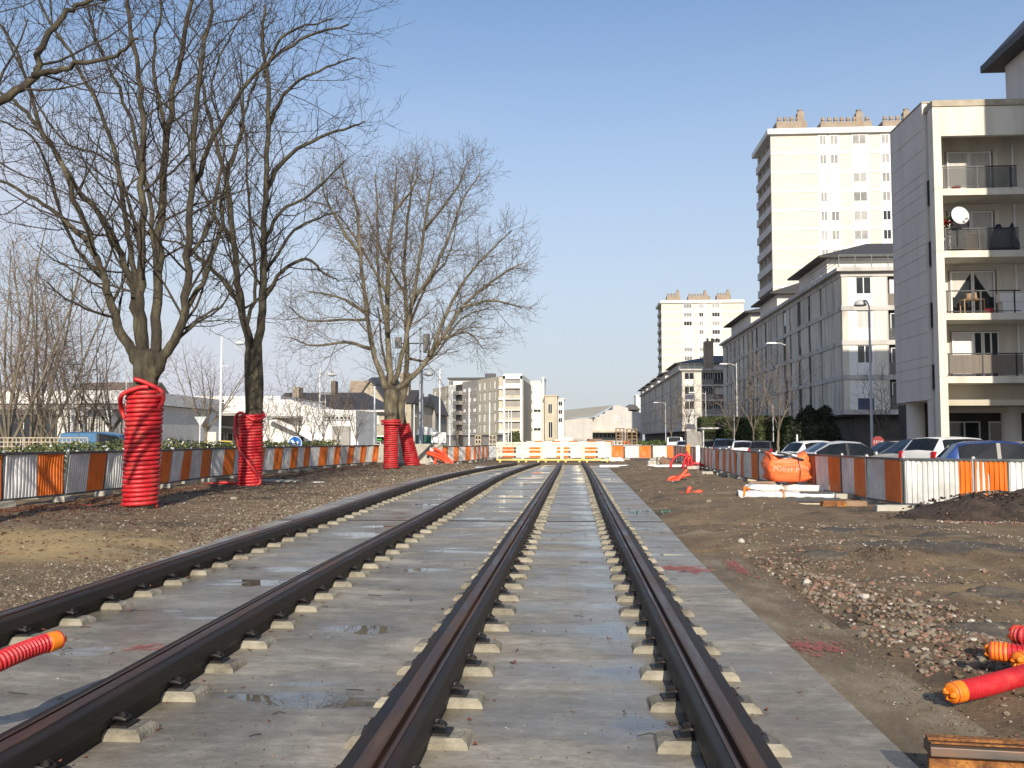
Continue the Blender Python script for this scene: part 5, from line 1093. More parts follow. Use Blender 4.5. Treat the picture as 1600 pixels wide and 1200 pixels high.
for i, f in enumerate(FL):
    s = MB(); s.box((cw + .004, 0, f - .3), (9, 1.74, f)); b = s.build('balcony', M['b_cream'], t)
    s = MB(); s.box((cw + .05, .06, f + .98), (WX, .12, f + 1.03)); s.box((cw + .05, .06, f + .08), (WX, .11, f + .11))
    for x in np.arange(cw + .07, WX, 1.45): s.box((x, .05, f), (x + .05, .1, f + .98))
    s.build('railing', M['rail_metal'], b)
    s = MB()
    for x in np.arange(cw + .07, WX - .2, 1.45): s.box((x + .06, .075, f + .13), (min(WX, x + 1.44), .09, f + .95))
    if i != 1: s.build('railing_panel', M['reed'] if i == 0 else M['smoke_glass'], b)
    wx = lx(1484, 43.7); ww = 2.0
    s = MB(); s.box((wx - .06, 1.68, f), (wx + ww + .06, 1.745, f + 2.2)); s.build('door_recess', M['b_grey'], t)
    if i == 0:
        window(t, (wx, 1.64, f), 0, .95, 2.15, 0, 'shutter'); window(t, (wx + .95, 1.64, f), 0, .4, 2.15, 0, 'glass_dark'); window(t, (wx + 1.38, 1.64, f), 0, .7, 2.15, 1, 'glass_dark')
    else:
        window(t, (wx, 1.64, f), 0, .98, 2.15, 0, 'curtain' if i == 3 else 'glass_dark'); window(t, (wx + 1.0, 1.64, f), 0, .98, 2.15, 0, 'curtain' if i > 1 else 'glass_dark')
    if i == 1:
        s = MB()
        for q in (0, 1):
            xa = wx + .07 + q * .98; pr = [(xa, f + 2.08), (xa + .84, f + 2.08), (xa + .1, f + .95), (xa, f + .95)] if q == 0 else [(xa, f + 2.08), (xa + .84, f + 2.08), (xa + .84, f + .95), (xa + .72, f + .95)]
            s.prism(pr, 'y', 1.605, 1.618)
        s.build('tied_curtain', M['curtain'], t)
    s = MB(); s.box((wx + ww + .07, 1.58, f), (wx + ww + .28, 1.66, f + 2.2)); s.build('shutter_leaf', M['b_cream'], t)
    s = MB(); s.tube([(lx(1590, 43.6), 1.68, f), (lx(1590, 43.6), 1.68, f + 2.45)], .05, 6); s.build('downpipe', M['white_paint'], t)
s = MB(); s.box((WX + .05, -12.4, 3.5), (WX + 10, -6, 24.5)); s.box((WX + .1, -12.3, 0), (WX + .6, -11.8, 3.5)); s.build('projecting_wing', M['b_cream'], t)
for q in range(3):
    s = MB()
    if q == 0: s.lathe([(.42, 0), (.42, 3.3)], 20, (.55, yhi - .7, 0))
    elif q == 1: s.lathe([(.42, 0), (.42, 2.9), (.6, 3.3)], 20, (lx(1573, 44.5), 2.5, 0))
    else: s.box((-.05, .95, 0), (.2, 1.35, 3.3))
    s.build('piloti', M['b_side'], t, smooth=q < 2).modifiers.new('e', 'EDGE_SPLIT')
s = MB(); s.box((.35, .3, 3.02), (9, 2.1, 3.28)); s.box((cw + .1, 2.2, 2.75), (9, 2.6, 3.3)); s.build('beam', M['b_beige'], t)
s = MB(); s.box((1.0, yhi - .4, 0), (9, yhi + 3, 3.3)); s.build('lobby_wall', M['b_dark'], t)
for i in range(3): window(t, (2.2 + 1.9 * i, yhi - .42, .5 if i else .0), 0, 1.5, 1.9 if i else 2.4, 1, 'glass_dark', 'galv_light')
s = MB(); xa = P(1572, 150, 42 + yhi)[0] - X0; s.box((xa, 2.25, 17.06), (xa + 9, yhi, 20.3)); s.build('attic_wall', M['b_side'], t)
hiproof(xa, xa + 9, 2.3, yhi, 20.3, 2.6, .85, .35).build('attic_roof', [M['slate'], M['slate']], t)
# things on its balconies
t = thing('satellite_dish', 'pale round satellite dish on the second balcony from the top', 'satellite dish', (X0 + lx(1499), 41.9, 10.9 + .5))
s = MB(); s.lathe([(.02, 0), (.2, .012), (.34, .045), (.41, .085), (.41, .095), (.2, .03), (.02, .02)], 28); d = s.build('reflector', M['pole_white'], t, smooth=True, loc=(0, -.1, 0), rot=(R(80), 0, R(8)))
s = MB(); s.tube([(0, 0, 0), (0, 0, -.4), (0, .15, -1.3)], .02, 6); s.tube([(.0, -.1, -.35), (.18, -.4, -.2)], .012, 5); s.cbox((.18, -.42, -.22), (.06, .1, .06)); s.build('bracket', M['rail_metal'], t)
def atbal(px, i, dy=.5): return (X0 + lx(px), 42 + dy, FL[i])
s = MB(); leaves_on(s, lambda r: (r.gauss(0, .16), r.gauss(0, .1), r.uniform(.0, 1.6)), 500, .06, random.Random(2)); s.build('climbing_plant', M['hedge'], loc=(X0 + cw + .25, 42.4, FL[2]), label='climbing plant with red flowers left of the satellite dish', cat='plant')
s = MB(); leaves_on(s, lambda r: (r.gauss(0, .14), r.gauss(0, .1), r.uniform(.7, 1.5)), 60, .06, random.Random(3)); s.build('red_flowers', M['lamp_red'], loc=(X0 + cw + .25, 42.3, FL[2]), label='red flowers in the climbing plant on the dish balcony', cat='flowers')
s = sack(1.2, .8, 1.25, 40, .1, .1, .5); s.build('tarpaulin', M['tarp'], loc=atbal(1585, 2, .9), smooth=True, label='dark blue tarpaulin heap on the dish balcony', cat='tarpaulin')
s = MB(); s.box((0, 0, 0), (.8, .4, .3)); s.box((.02, .02, .31), (.78, .38, .6)); s.box((0, 0, .61), (.8, .4, .88)); s.build('crate', M['crate'], loc=atbal(1518, 2, .5), label='stacked brown crate behind the dish balcony railing', cat='crate')
s = MB(); s.lathe([(.14, 0), (.2, .2), (.21, .21)], 14); s.build('basin', M['basin'], loc=atbal(1506, 3, .5), label='red basin on the top balcony', cat='basin')
s = MB(); s.lathe([(.14, 0), (.2, .24), (.21, .25)], 14); s.build('basin', M['basin'], loc=atbal(1552, 1, .5), label='red basin on the balcony with tied curtains', cat='basin')
s = MB(); s.box((0, 0, .0), (1.2, .5, .6)); s.box((-.1, .05, .62), (1.3, .5, 1.0)); s.build('cupboard', M['shutter'], loc=atbal(1580, 1, .8), label='pale cupboard on the right of the balcony with tied curtains', cat='cupboard')
s = MB(); s.box((0, 0, .7), (.9, .5, .74)); [s.box((x, y, 0), (x + .04, y + .04, .7)) for x in (0, .86) for y in (0, .46)]; s.lathe([(.1, 0), (.12, .25)], 10, (.3, .25, .75)); s.lathe([(.08, 0), (.05, .3)], 10, (.6, .25, .75)); s.build('balcony_table', M['crate'], loc=atbal(1515, 1, .6), label='small cluttered table on the balcony with tied curtains', cat='table')

# --- long blocks with pitched attics
def long_block(label, Xc, Yc, W, Ln, zf, bays, endx, attics, slots, group, chim=None, mid=False):
    t = thing('apartment_block', label, 'building', (Xc, Yc, 0), 0, group); top = zf[-1]; rng = random.Random(int(Yc))
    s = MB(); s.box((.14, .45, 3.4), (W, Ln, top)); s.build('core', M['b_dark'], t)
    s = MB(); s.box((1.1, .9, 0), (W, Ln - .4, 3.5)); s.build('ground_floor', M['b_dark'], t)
    for z in zf: s = MB(); s.box((-.07, -.07, z), (W, Ln + .07, z + .38)); s.build('floor_band', M['b_band'], t)
    s = MB(); s.box((-.5, -.5, top + .38), (W, Ln + .3, top + .68)); s.build('cornice', M['b_band'], t)
    for a, b in zip(zf, zf[1:]):
        edges = [0] + [q for sl in slots for q in (sl[0] - sl[1] / 2, sl[0] + sl[1] / 2)] + [Ln]
        for y0, y1 in zip(edges[::2], edges[1::2]):
            s = MB(); m_ = max(1, round((y1 - y0) / 3.2)); d = (y1 - y0) / m_
            for k in range(m_): s.box((-.0, y0 + d * k + .012, a + .39), (.5, y0 + d * (k + 1) - .012, b - .005))
            s.build('wall_panel', M['b_panel'], t)
        for y, w_ in slots:
            if w_ > .5: window(t, (.11, y + w_ / 2 - .02, a + .5 if rng.random() < .5 else a + 1.2), -pi / 2, w_ - .04, (b - a) - (.6 if rng.random() < .5 else 1.3), 0, rng.choice(['plastic_black', 'b_dark', 'plastic_black', 'b_dark', 'shutter']), 'galv')
        # sunlit end
        for kind, x0, x1 in endx:
            if kind == 'wall': s = MB(); s.box((x0 + .502 if x0 == 0 else x0, .0, a + .39), (x1, .5, b - .005)); s.build('end_wall', M['b_cream'], t)
            elif kind == 'white': s = MB(); s.box((x0, .03, a + .39), (x1, .4, b - .005)); s.build('shutter_panel', M['b_purewhite'], t)
            elif kind == 'win':
                s = MB(); s.box((x0, .04, a + .39), (x1, .4, a + 1.3)); s.build('spandrel', M[rng.choice(['b_purewhite', 'b_purewhite', 'shutter', 'blue_panel'])], t)
                if a == zf[0]: s = MB(); s.box((x0, .05, a + 1.3), (x1, .3, b - .005)); s.build('roller_shutter', M['b_purewhite'], t)
                else: window(t, (x0, .12, a + 1.31), 0, x1 - x0, b - a - 1.33, 1, rpane(.75, .2))
            elif kind == 'loggia':
                s = MB(); s.box((x0, .0, a + .39), (x1, .12, a + 1.35)); s.build('balcony_front', M[rng.choice(['smoke_glass', 'b_grey', 'reed'])], t)
                window(t, (x0 + .3, .43, a + .6), 0, (x1 - x0) - .6, 2.0, 2, rpane(.5, .3)); s = MB(); s.box((x0 - .1, -.02, a + .39), (x0, .45, b)); s.build('divider', M['b_band'], t)
    for i, (y0, y1, x0, h) in enumerate(attics):
        s = MB(); s.box((x0, y0, top + .69), (W - 1.5, y1, top + h)); a = s.build('attic_wall', M['b_side'], t)
        hiproof(x0, W - 1.5, y0, y1, top + h, 2.3, .95).build('attic_roof', [M['b_dark'], M['slate']], t)
        for q in np.linspace(y0 + 2, y1 - 2, 3): window(t, (x0 - .01, q + .5, top + 1.1), -pi / 2, .9, 1.2, 0, 'shutter', 'b_side')
        window(t, (x0 + 1.0, y0 - .01, top + .75), 0, 2.0, 2.0, 1, 'curtain')
        s = MB(); s.box((x0 + .02, y0 - 2.4, top + .69), (x0 + 3, y0 - 2.3, top + 1.4)); 
        if i: s.build('terrace_wall', M['b_purewhite'], t)
    s = MB(); y0 = -.3; x1 = min(W, 6)
    for z in (.45, .7, .95, 1.05): s.box((-.3, -.3, top + .68 + z), (x1, -.26, top + .71 + z)); s.box((-.3, -.3, top + .68 + z), (-.26, attics[0][0], top + .71 + z))
    for x in np.arange(-.3, x1, 1.3): s.box((x, -.31, top + .68), (x + .05, -.25, top + 1.75))
    s.build('terrace_railing', M['galv'], t)
    if chim: s = MB(); s.box(chim[0], chim[1]); [s.lathe([(.25, 0), (.2, .6)], 8, (chim[0][0] + .6 + .9 * k, chim[0][1] + .5, chim[1][2])) for k in range(3)]; s.build('chimney', M['chim'], t)
    return t
XA = P(1316, 500, 76)[0]; lA = lambda px: P(px, 500, 76)[0] - XA
slA = []
for px, w_ in ((1286.6, .45), (1268, .9), (1252, 1.3), (1238, .7), (1229, 1.3), (1217, .5), (1208, .5), (1199, .9), (1192, .4), (1185, 1.1), (1178, .8), (1172, 1.4), (1164, .8), (1157, .7), (1150, .8), (1144, .8), (1138, .8)): slA.append((Yof(px, XA) - 76, w_))
at = [Yof(1305, XA + 1.5) - 76 + 1.5, Yof(1253, XA + 1.5) - 76, Yof(1218, XA + 1.5) - 76, Yof(1191, XA + 1.5) - 76, Yof(1176, XA + 1.5) - 76, Yof(1145, XA + 1.5) - 76]
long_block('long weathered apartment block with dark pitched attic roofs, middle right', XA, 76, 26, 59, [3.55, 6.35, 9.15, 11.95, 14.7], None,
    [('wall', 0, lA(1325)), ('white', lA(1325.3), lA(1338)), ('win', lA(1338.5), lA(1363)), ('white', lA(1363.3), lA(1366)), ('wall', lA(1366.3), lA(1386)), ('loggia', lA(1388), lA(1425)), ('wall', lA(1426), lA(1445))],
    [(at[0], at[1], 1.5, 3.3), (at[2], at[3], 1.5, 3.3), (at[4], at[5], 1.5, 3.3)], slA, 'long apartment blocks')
XB = P(1066, 620, 176)[0]; lB = lambda px: P(px, 620, 176)[0] - XB
slB = [(Yof(px, XB) - 176, 1.6) for px in (1049, 1036, 1025, 1016, 1008)]
yb = [Yof(px, XB + 1.5) - 176 for px in (1064, 1048, 1042, 1033, 1030, 1022, 1019.5, 1013.5, 1012, 1006.5, 1005.5, 1001.5)]
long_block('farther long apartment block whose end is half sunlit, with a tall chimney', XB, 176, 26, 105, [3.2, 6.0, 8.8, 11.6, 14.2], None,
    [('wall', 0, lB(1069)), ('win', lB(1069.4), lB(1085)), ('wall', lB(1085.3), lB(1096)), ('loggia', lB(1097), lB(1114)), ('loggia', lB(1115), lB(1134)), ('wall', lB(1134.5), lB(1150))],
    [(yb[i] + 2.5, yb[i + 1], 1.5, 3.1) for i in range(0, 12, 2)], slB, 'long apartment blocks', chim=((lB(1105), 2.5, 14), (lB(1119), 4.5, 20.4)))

# --- towers
def tower(label, pxl, Y, W, D, z1, cols, pitch, dishes):
    rng0 = random.Random(int(Y) + 3)
    X = P(pxl, 400, Y)[0]; t = thing('tower_block', label, 'building', (X, Y, 0), 0, 'cream tower blocks'); n = int(z1 / pitch); z0 = z1 - n * pitch
    s = MB(); s.box((2.2, 0, 0), (W, D, z1)); s.box((.0, 0, 0), (2.2, .4, z1)); s.box((.3, D - .4, 0), (2.2, D, z1)); s.build('wall', M['b_brick'], t)
    s = MB(); s.box((-.5, -.5, z1), (W + .3, D + .5, z1 + .75)); s.box((0, 0, z1 + .75), (W, D, z1 + .95)); s.build('cornice', M['b_purewhite'], t)
    for k in range(n):
        z = z0 + k * pitch; s = MB(); s.box((.0, -.07, z - .2), (W, -.004, z + .2)); s.build('floor_band', M['b_purewhite'], t)
        s = MB(); s.box((-.05, .41, z - .15), (2.3, D - .41, z + .1)); s.box((-.05, .41, z + .1), (.06, D - .41, z + .95)); 
        for q in (.25, .5, .75): s.box((.4, D * q - .1, z + .1), (2.2, D * q + .1, z + pitch - .15))
        s.build('balcony', M['b_side'], t)
        for (a, b, w0, w1) in cols:
            s = MB(); s.box((a, -.05, z + .2), (b, -.006, z + pitch - .2)); s.build('white_panel', M['b_purewhite'], t)
            if w1 - w0 > .5: window(t, (w0, -.06, z + 1.15), 0, w1 - w0, pitch - 1.4, 2 if w1 - w0 > 2 else 1, rng0.choice(['glass_dark', 'curtain_dim', 'curtain_dim', 'curtain_dim', 'shutter']))
    for i, (a, b, h) in enumerate(dishes):
        s = MB(); s.box((a, .5, z1 + .95), (b, 3.5, z1 + .95 + h)); k = int((b - a) / .9)
        for j in range(k): s.lathe([(.28, 0), (.24, .3), (.34, .35), (.3, .8)], 8, (a + .5 + j * .9, 1.1, z1 + .95 + h))
        s.box((a + (b - a) * .7, .7, z1 + .9 + h), (a + (b - a) * .7 + 1.0, 1.7, z1 + 2.3 + h)); s.lathe([(.5, 0), (.35, .3), (.45, .5)], 8, (a + (b - a) * .7 + .5, 1.2, z1 + 2.3 + h)); s.build('chimney', M['chim'], t)
    return t
k1 = 135 / F; wc = lambda a, b, c, d: ((a - 1204) * k1, (b - 1204) * k1, (c - 1204) * k1, (d - 1204) * k1)
tower('tall cream tower block with chimney stacks rising behind the long block', 1207, 135, 27, 11, ZY(211, 135, 1205), [wc(1276, 1291, 1279, 1289), wc(1293.5, 1309, 1295, 1307), wc(1328, 1353, 1329, 1350), wc(1371, 1387, 1373, 1385), wc(1392, 1412, 1393, 1405), wc(1425, 1440, 1426, 1438)], 2.79,
      [((1215 - 1204) * k1, (1262 - 1204) * k1, 1.2), ((1283 - 1204) * k1, (1362 - 1204) * k1, 1.0), ((1378 - 1204) * k1, (1425 - 1204) * k1, 1.0)])
k2 = 298 / F; wc2 = lambda a, b, c, d: ((a - 1033) * k2, (b - 1033) * k2, (c - 1033) * k2, (d - 1033) * k2)
tower('far cream tower block half hidden by the farther long block', 1032.5, 298, 26, 14, ZY(474, 298, 1033), [wc2(1066, 1082, 1067.5, 1080), wc2(1089, 1103, 1091, 1098), wc2(1110, 1125, 1111, 1123)], 2.8,
      [((1042 - 1033) * k2, (1063 - 1033) * k2, 1.6), ((1075 - 1033) * k2, (1109 - 1033) * k2, 1.4), ((1119 - 1033) * k2, (1141 - 1033) * k2, 1.6)])

# ------------------------------------------------------------------ the left side and the far end
def pp(Y, pts): return [(P(a, b, Y)[0], P(a, b, Y)[2]) for a, b in pts]
def rel(pts, X): return [(a - X, b) for a, b in pts]
Z0 = (0, 0)
# shop with white band
Y = 58; Xs = GX(-70, Y); t = thing('shop_building', 'low shop with white fascia and dark glazing behind the lattice on the left', 'building', (Xs, Y, 0)); q = lambda px: GX(px, Y) - Xs; z = lambda y: ZY(y, Y, 100)
s = MB(); s.box((0, .6, 0), (q(215), 14, z(632))); s.build('wall', M['b_white'], t)
s = MB(); s.box((-.3, -.6, z(631)), (q(222), 14, z(611))); s.build('fascia', M['b_purewhite'], t)
s = MB(); s.box((-.2, -.4, z(640)), (q(220), .6, z(631.5))); s.build('soffit_band', M['b_grey'], t)
for i, (a, b) in enumerate(((-60, -30), (-28, -2), (0, 27), (29, 55), (57, 81))): window(t, (q(a), .58, .2), 0, q(b) - q(a), z(648) - .2, 1, 'glass_dark', 'rail_metal')
for i, (a, b) in enumerate(((117, 132), (134, 149), (151, 166), (170, 190))): window(t, (q(a), .58, .5), 0, q(b) - q(a), z(652) - .5, 2, 'curtain', 'rail_metal')
for a in (106, 168): s = MB(); s.box((q(a), -.3, 0), (q(a) + .4, .55, z(641))); s.build('pillar', M['b_purewhite'], t)
Y = 52; s = MB(); s.box((0, 0, 0), (GX(136, Y) - GX(87, Y), .35, .36 * 1.0)); s.build('shop_sign', M['b_purewhite'], loc=(GX(87, Y), Y, ZY(650, Y, 100)), bevel=.02, label='white rectangular sign board in front of the shop', cat='sign')
for a in (92, 131): pass
s = MB(); s.box((.5, .1, -2.7), (.6, .2, 0)); s.box((1.5, .1, -2.7), (1.6, .2, 0)); s.build('sign_leg', M['pole_grey'], loc=(GX(87, Y), Y + .1, ZY(650, Y, 100)), parent=None, label='thin grey posts holding the white sign board', cat='sign post')
Y = 80; t = thing('brown_roofed_house', 'low house with a brown tiled roof behind the shop', 'building', (GX(90, Y), Y, 0)); s = MB(); w_ = GX(203, Y) - GX(90, Y); s.box((0, 1, 0), (w_, 9, 4.3)); s.build('wall', M['b_beige'], t)
s = MB(); h = ZY(592, Y, 150); s.prism([(.2, 4.2), (9.8, 4.2), (5, h)], 'x', -.5, w_ + .5); s.build('roof', M['tile_brown'], t)
# long white building in steps
Y = 92; Xs = GX(200, Y); t = thing('white_building', 'long white modern building with grey canopy between the first two wrapped trees', 'building', (Xs, Y, 0)); q = lambda px: GX(px, Y) - Xs; z = lambda y: ZY(y, Y, 300)
s = MB(); s.box((0, 0, z(646)), (q(437), 16, z(619))); s.build('upper_storey', M['b_purewhite'], t)
s = MB(); s.box((-.2, -.9, z(650)), (q(425), 0, z(645.5))); s.build('canopy', M['b_grey'], t)
s = MB(); s.box((0, 2, 0), (q(437), 16, z(650))); s.build('lower_wall', M['b_grey'], t)
for i in range(6): window(t, (q(262 + 27 * i), -.01, z(643)), 0, q(285) - q(262), z(628) - z(643), 1, 'shutter', 'pole_grey')
for i in range(7): window(t, (q(302 + 14 * i), 1.98, z(690)), 0, q(311) - q(302), z(676) - z(690), 0, 'glass_dark')
s = MB(); s.prism(rel(pp(Y - 3, [(240, 648), (265, 646), (300, 660), (303, 690), (240, 690)]), Xs), 'y', -3, 1.9); s.build('side_wing', M['b_white'], t)
s = MB(); s.prism(rel(pp(Y - 2, [(275, 659), (365, 667), (365, 670), (275, 663)]), Xs), 'y', -2, 1.9); s.build('lean_to_roof', M['rail_metal'], t)
Y = 82; Xs = GX(400, Y); t = thing('white_hall', 'white hall with sloping parapet and strip window right of the second wrapped tree', 'building', (Xs, Y, 0)); q = lambda px: GX(px, Y) - Xs; z = lambda y: ZY(y, Y, 480)
s = MB(); s.prism(rel(pp(Y, [(392, 620), (408, 621), (420, 625), (452, 624), (497, 639), (556, 641), (556, 700), (392, 700)]), Xs), 'y', 0, 9); s.build('wall', M['b_purewhite'], t)
s = MB(); s.prism(rel(pp(Y - 1.5, [(418, 650), (466, 650), (466, 653), (418, 653)]), Xs), 'y', -1.5, -.004); s.build('canopy', M['b_grey'], t)
s = MB(); s.box((q(505), -.06, z(657)), (q(550), -.004, z(649))); s.build('window_surround', M['b_grey'], t)
for i in range(7): window(t, (q(506 + 6.2 * i), -.09, z(656)), 0, q(511) - q(506), z(650) - z(656), 0, 'glass_dark')
s = MB(); s.box((q(521), -.5, 0), (q(548), -.004, z(666))); s.build('grey_porch', M['b_grey'], t)
for a, b, y_ in ((462, 476, 681), (484, 492, 680), (527, 534, 681), (558, 560, 690)): window(t, (q(a), -.53 if 520 < a < 540 else -.02, .2), 0, q(b) - q(a), z(y_) - .2, 1, 'glass_dark')
s = MB(); s.prism(rel(pp(Y - 1, [(420, 655), (430, 653), (470, 672), (495, 690), (492, 692), (465, 676)]), Xs), 'y', -1.2, -.01); s.build('sloping_parapet', M['b_purewhite'], t)
# slate roofed house
Y = 108; Xs = GX(428, Y); t = thing('slate_roofed_house', 'wide house with a dark slate hipped roof behind the white hall', 'building', (Xs, Y, 0)); q = lambda px: GX(px, Y) - Xs; z = lambda y: ZY(y, Y, 520)
s = MB(); s.box((0, 0, 0), (q(600), 12, z(640))); s.build('wall', M['b_stone'], t)
s = MB(); e = z(641); r_ = P(500, 613.5, Y + 6)[2]; s.add([(-.8, -.8, e), (q(603), -.8, e), (q(603), 12.8, e), (-.8, 12.8, e), (GX(445, Y + 6) - Xs, 6, r_), (GX(569, Y + 6) - Xs, 6, r_)], [(0, 1, 5, 4), (1, 2, 5), (2, 3, 4, 5), (3, 0, 4), (3, 2, 1, 0)]); s.build('roof', M['slate'], t)
s = MB(); s.box((q(440), 4, e), (q(450), 6, r_ + .6)); s.build('chimney', M['chim'], t)
s = MB(); s.box((q(499), 5, r_ - 1), (q(506), 6.4, r_ + 1.4)); s.build('chimney', M['tile_brown'], t)
s = MB(); s.box((-.85, -.9, e - .25), (q(603) + .05, -.82, e)); s.build('gutter', M['pole_grey'], t)
s = MB(); s.cbox((q(538), 1.6, (e + r_) / 2 - .3), (1.2, .3, .9), 0, tilt=-.9); s.build('roof_light', M['rail_metal'], t)
window(t, (q(564), -.06, z(663)), 0, q(574) - q(564), z(648) - z(663), 1, 'curtain')
window(t, (q(584), -.06, z(663)), 0, q(592) - q(584), z(648) - z(663), 1, 'curtain')
Y = 100; Xs = GX(554, Y); t = thing('shop_building', 'shop front with a bright green sign below the slate roofed house', 'building', (Xs, Y, 0)); q = lambda px: GX(px, Y) - Xs; z = lambda y: ZY(y, Y, 570)
s = MB(); s.box((0, 0, 0), (q(601), 6, z(681))); s.build('wall', M['b_dark'], t); s = MB(); s.box((q(556), -.3, z(688)), (q(597), -.004, z(684))); s.build('green_sign', M['shop_green'], t)
s = MB(); s.box((-.1, -.8, z(682.5)), (q(603), 0, z(680.5))); s.build('white_canopy', M['b_purewhite'], t)
for i in range(3): window(t, (q(558 + 13 * i), -.03, .2), 0, q(569) - q(558), z(690) - .2, 0, 'glass_dark')
def gable_house(name_lab, px0, px1, ye, yr, Y, D, wall, roof, wins, rot=0, axis='y', extra=None):
    Xs = GX(px0, Y); w_ = GX(px1, Y) - Xs; t = thing('old_house', name_lab, 'building', (Xs, Y, 0), rot, 'old houses left of the flats'); e, r_ = ZY(ye, Y, px0), ZY(yr, Y, px0)
    s = MB()
    if axis == 'y': s.prism([(0, 0), (w_, 0), (w_, e), (w_ / 2, r_), (0, e)], 'y', 0, D); s.build('wall', M[wall], t); s = MB(); a = .35
    else: s.box((0, 0, 0), (w_, D, e)); s.build('wall', M[wall], t); s = MB()
    if axis == 'y':
        for sg in (-1, 1):
            x_e = w_ / 2 + sg * (w_ / 2 + .35); s.add([(x_e, -.3, e - .3), (w_ / 2, -.3, r_ + .05), (w_ / 2, D, r_ + .05), (x_e, D, e - .3), (x_e, -.3, e - .1), (w_ / 2, -.3, r_ + .3), (w_ / 2, D, r_ + .3), (x_e, D, e - .1)], [(0, 1, 2, 3), (4, 7, 6, 5), (0, 4, 5, 1), (3, 2, 6, 7), (0, 3, 7, 4)])
    else: s.prism([(-.4, e), (D + .4, e), (D / 2, r_)], 'x', -.3, w_ + .3)
    s.build('roof', M[roof], t)
    for a, b, y0, y1 in wins: window(t, (GX(a, Y) - Xs, -.06, ZY(y0, Y, a)), 0, GX(b, Y) - GX(a, Y), ZY(y1, Y, a) - ZY(y0, Y, a), 1, 'glass_dark')
    for c in (extra or []): s = MB(); s.box((c[0], c[2], c[4]), (c[1], c[3], c[5])); s.build('chimney', M['chim'], t)
    return t
gable_house('tall old house with a stone gable and big chimney behind the slate roof', 548, 610, 640, 596, 122, 16, 'b_stone', 'slate', [(566, 571, 630, 620), (580, 585, 632, 622)], extra=[(-.9, 2.0, 3, 6, 4, ZY(594, 122, 550)), (-.9, 2.2, 3.2, 3.8, 4, ZY(592.5, 122, 550))])
gable_house('white rendered house with dark roof poking above the old gable', 572, 606, 598, 586, 140, 10, 'b_white', 'slate', [(580, 584, 612, 602), (592, 596, 612, 602)], axis='x')
gable_house('old stone house behind the third wrapped tree, shuttered windows', 600, 642, 630, 606, 132, 12, 'b_stone', 'slate', [(605, 609, 655, 643), (616, 620, 655, 643), (628, 632, 655, 643), (605, 609, 678, 667), (628, 632, 678, 667)], axis='x', extra=[(1.5, 2.8, 4, 6, 8, 11.5)])
gable_house('grey rendered town house right of the leaning tree', 640, 660, 634, 617, 140, 12, 'b_beige', 'slate', [(644, 647, 650, 641), (652, 655, 650, 641), (644, 647, 668, 658), (652, 655, 668, 658)], axis='x', extra=[(.2, 1.2, 4, 6, 6, ZY(612, 140, 642))])
gable_house('dark town house with dormer beside the grey flats', 660, 680, 645, 618, 150, 14, 'b_grey', 'slate', [(663, 666, 660, 651), (671, 674, 660, 651), (663, 666, 676, 667), (671, 674, 676, 667)], axis='y')
# mid distance flats
def seg(root, p, q, z0, z1, mat, name='wall', th=.4):
    a = math.atan2(q[1] - p[1], q[0] - p[0]); d = math.dist(p, q); s = MB(); s.box((0, 0, z0), (d, th, z1)); s.build(name, M[mat], root, loc=(p[0], p[1], 0), rot=(0, 0, a)); return a, d
pth = [(676, 272), (700, 259), (712, 254), (722, 250), (746, 242), (786, 227), (816, 227), (830, 252)]
O = np.array([GX(786, 227), 227.]); pt = [np.array([GX(a, b), b]) - O for a, b in pth]
t = thing('apartment_block', 'angular grey and cream flats with a white balcony bay left of centre', 'building', (O[0], O[1], 0)); H_ = 17.3; FH = 2.62
s = MB(); c = [tuple(p_) for p_ in pt]; s.prism([(a + .3, b + .3) for a, b in c] + [(c[-1][0], c[0][1] + 14), (c[0][0], c[0][1] + 14)], 'z', 0, H_ - 1); s.build('core', M['b_grey'], t)
spec = [('b_beige', 3, .9, 1.2), ('b_white', 1, .9, 1.4), (None, 0, 0, 0), ('b_grey', 3, 1.3, .9), ('b_beige', 5, .7, 1.9)]
for k, (m_, nw, ww, wh) in enumerate(spec):
    a_, d_ = seg(t, pt[k], pt[k + 1], 2.9 if m_ else .2, H_ - (.6 if k < 3 else 0), m_ or 'b_dark')
    for f in range(5):
        zz = 3.0 + f * 2.72
        if m_ is None:
            s = MB(); s.box((0, -.9, zz), (d_, .0, zz + 1.0)); s.build('balcony', M['b_grey'], t, loc=(*pt[k], 0), rot=(0, 0, a_)); continue
        for j in range(nw):
            u = (j + .5) / nw * d_ - ww / 2; pz = pt[k] + np.array([math.cos(a_), math.sin(a_)]) * u + np.array([math.sin(a_), -math.cos(a_)]) * .05
            window(t, (pz[0], pz[1], zz + .5), a_, ww, wh, 1 if ww > .8 else 0, 'shutter' if (j + f) % 3 else 'glass_dark')
        if k >= 3: s = MB(); s.box((0, -.06, zz - .12), (d_, -.004, zz + .05)); s.build('floor_line', M['b_beige'], t, loc=(*pt[k], 0), rot=(0, 0, a_))
a_, d_ = seg(t, pt[5], pt[6], H_ - .8, H_ + .5, 'b_purewhite', 'bay_parapet'); w5 = d_
for x in (0, .0): pass
s = MB(); s.box((0, 0, 0), (.5, 1.5, H_)); s.box((w5 - .5, 0, 0), (w5, 1.5, H_)); s.build('bay_frame', M['b_purewhite'], t)
s = MB(); s.box((-1.1, .3, 2.9), (0, .8, H_ - .3)); s.build('link_wall', M['b_beige'], t)
s = MB(); s.box((.5, 1.6, 0), (w5 - .5, 2.0, H_)); s.build('bay_back_wall', M['b_white'], t)
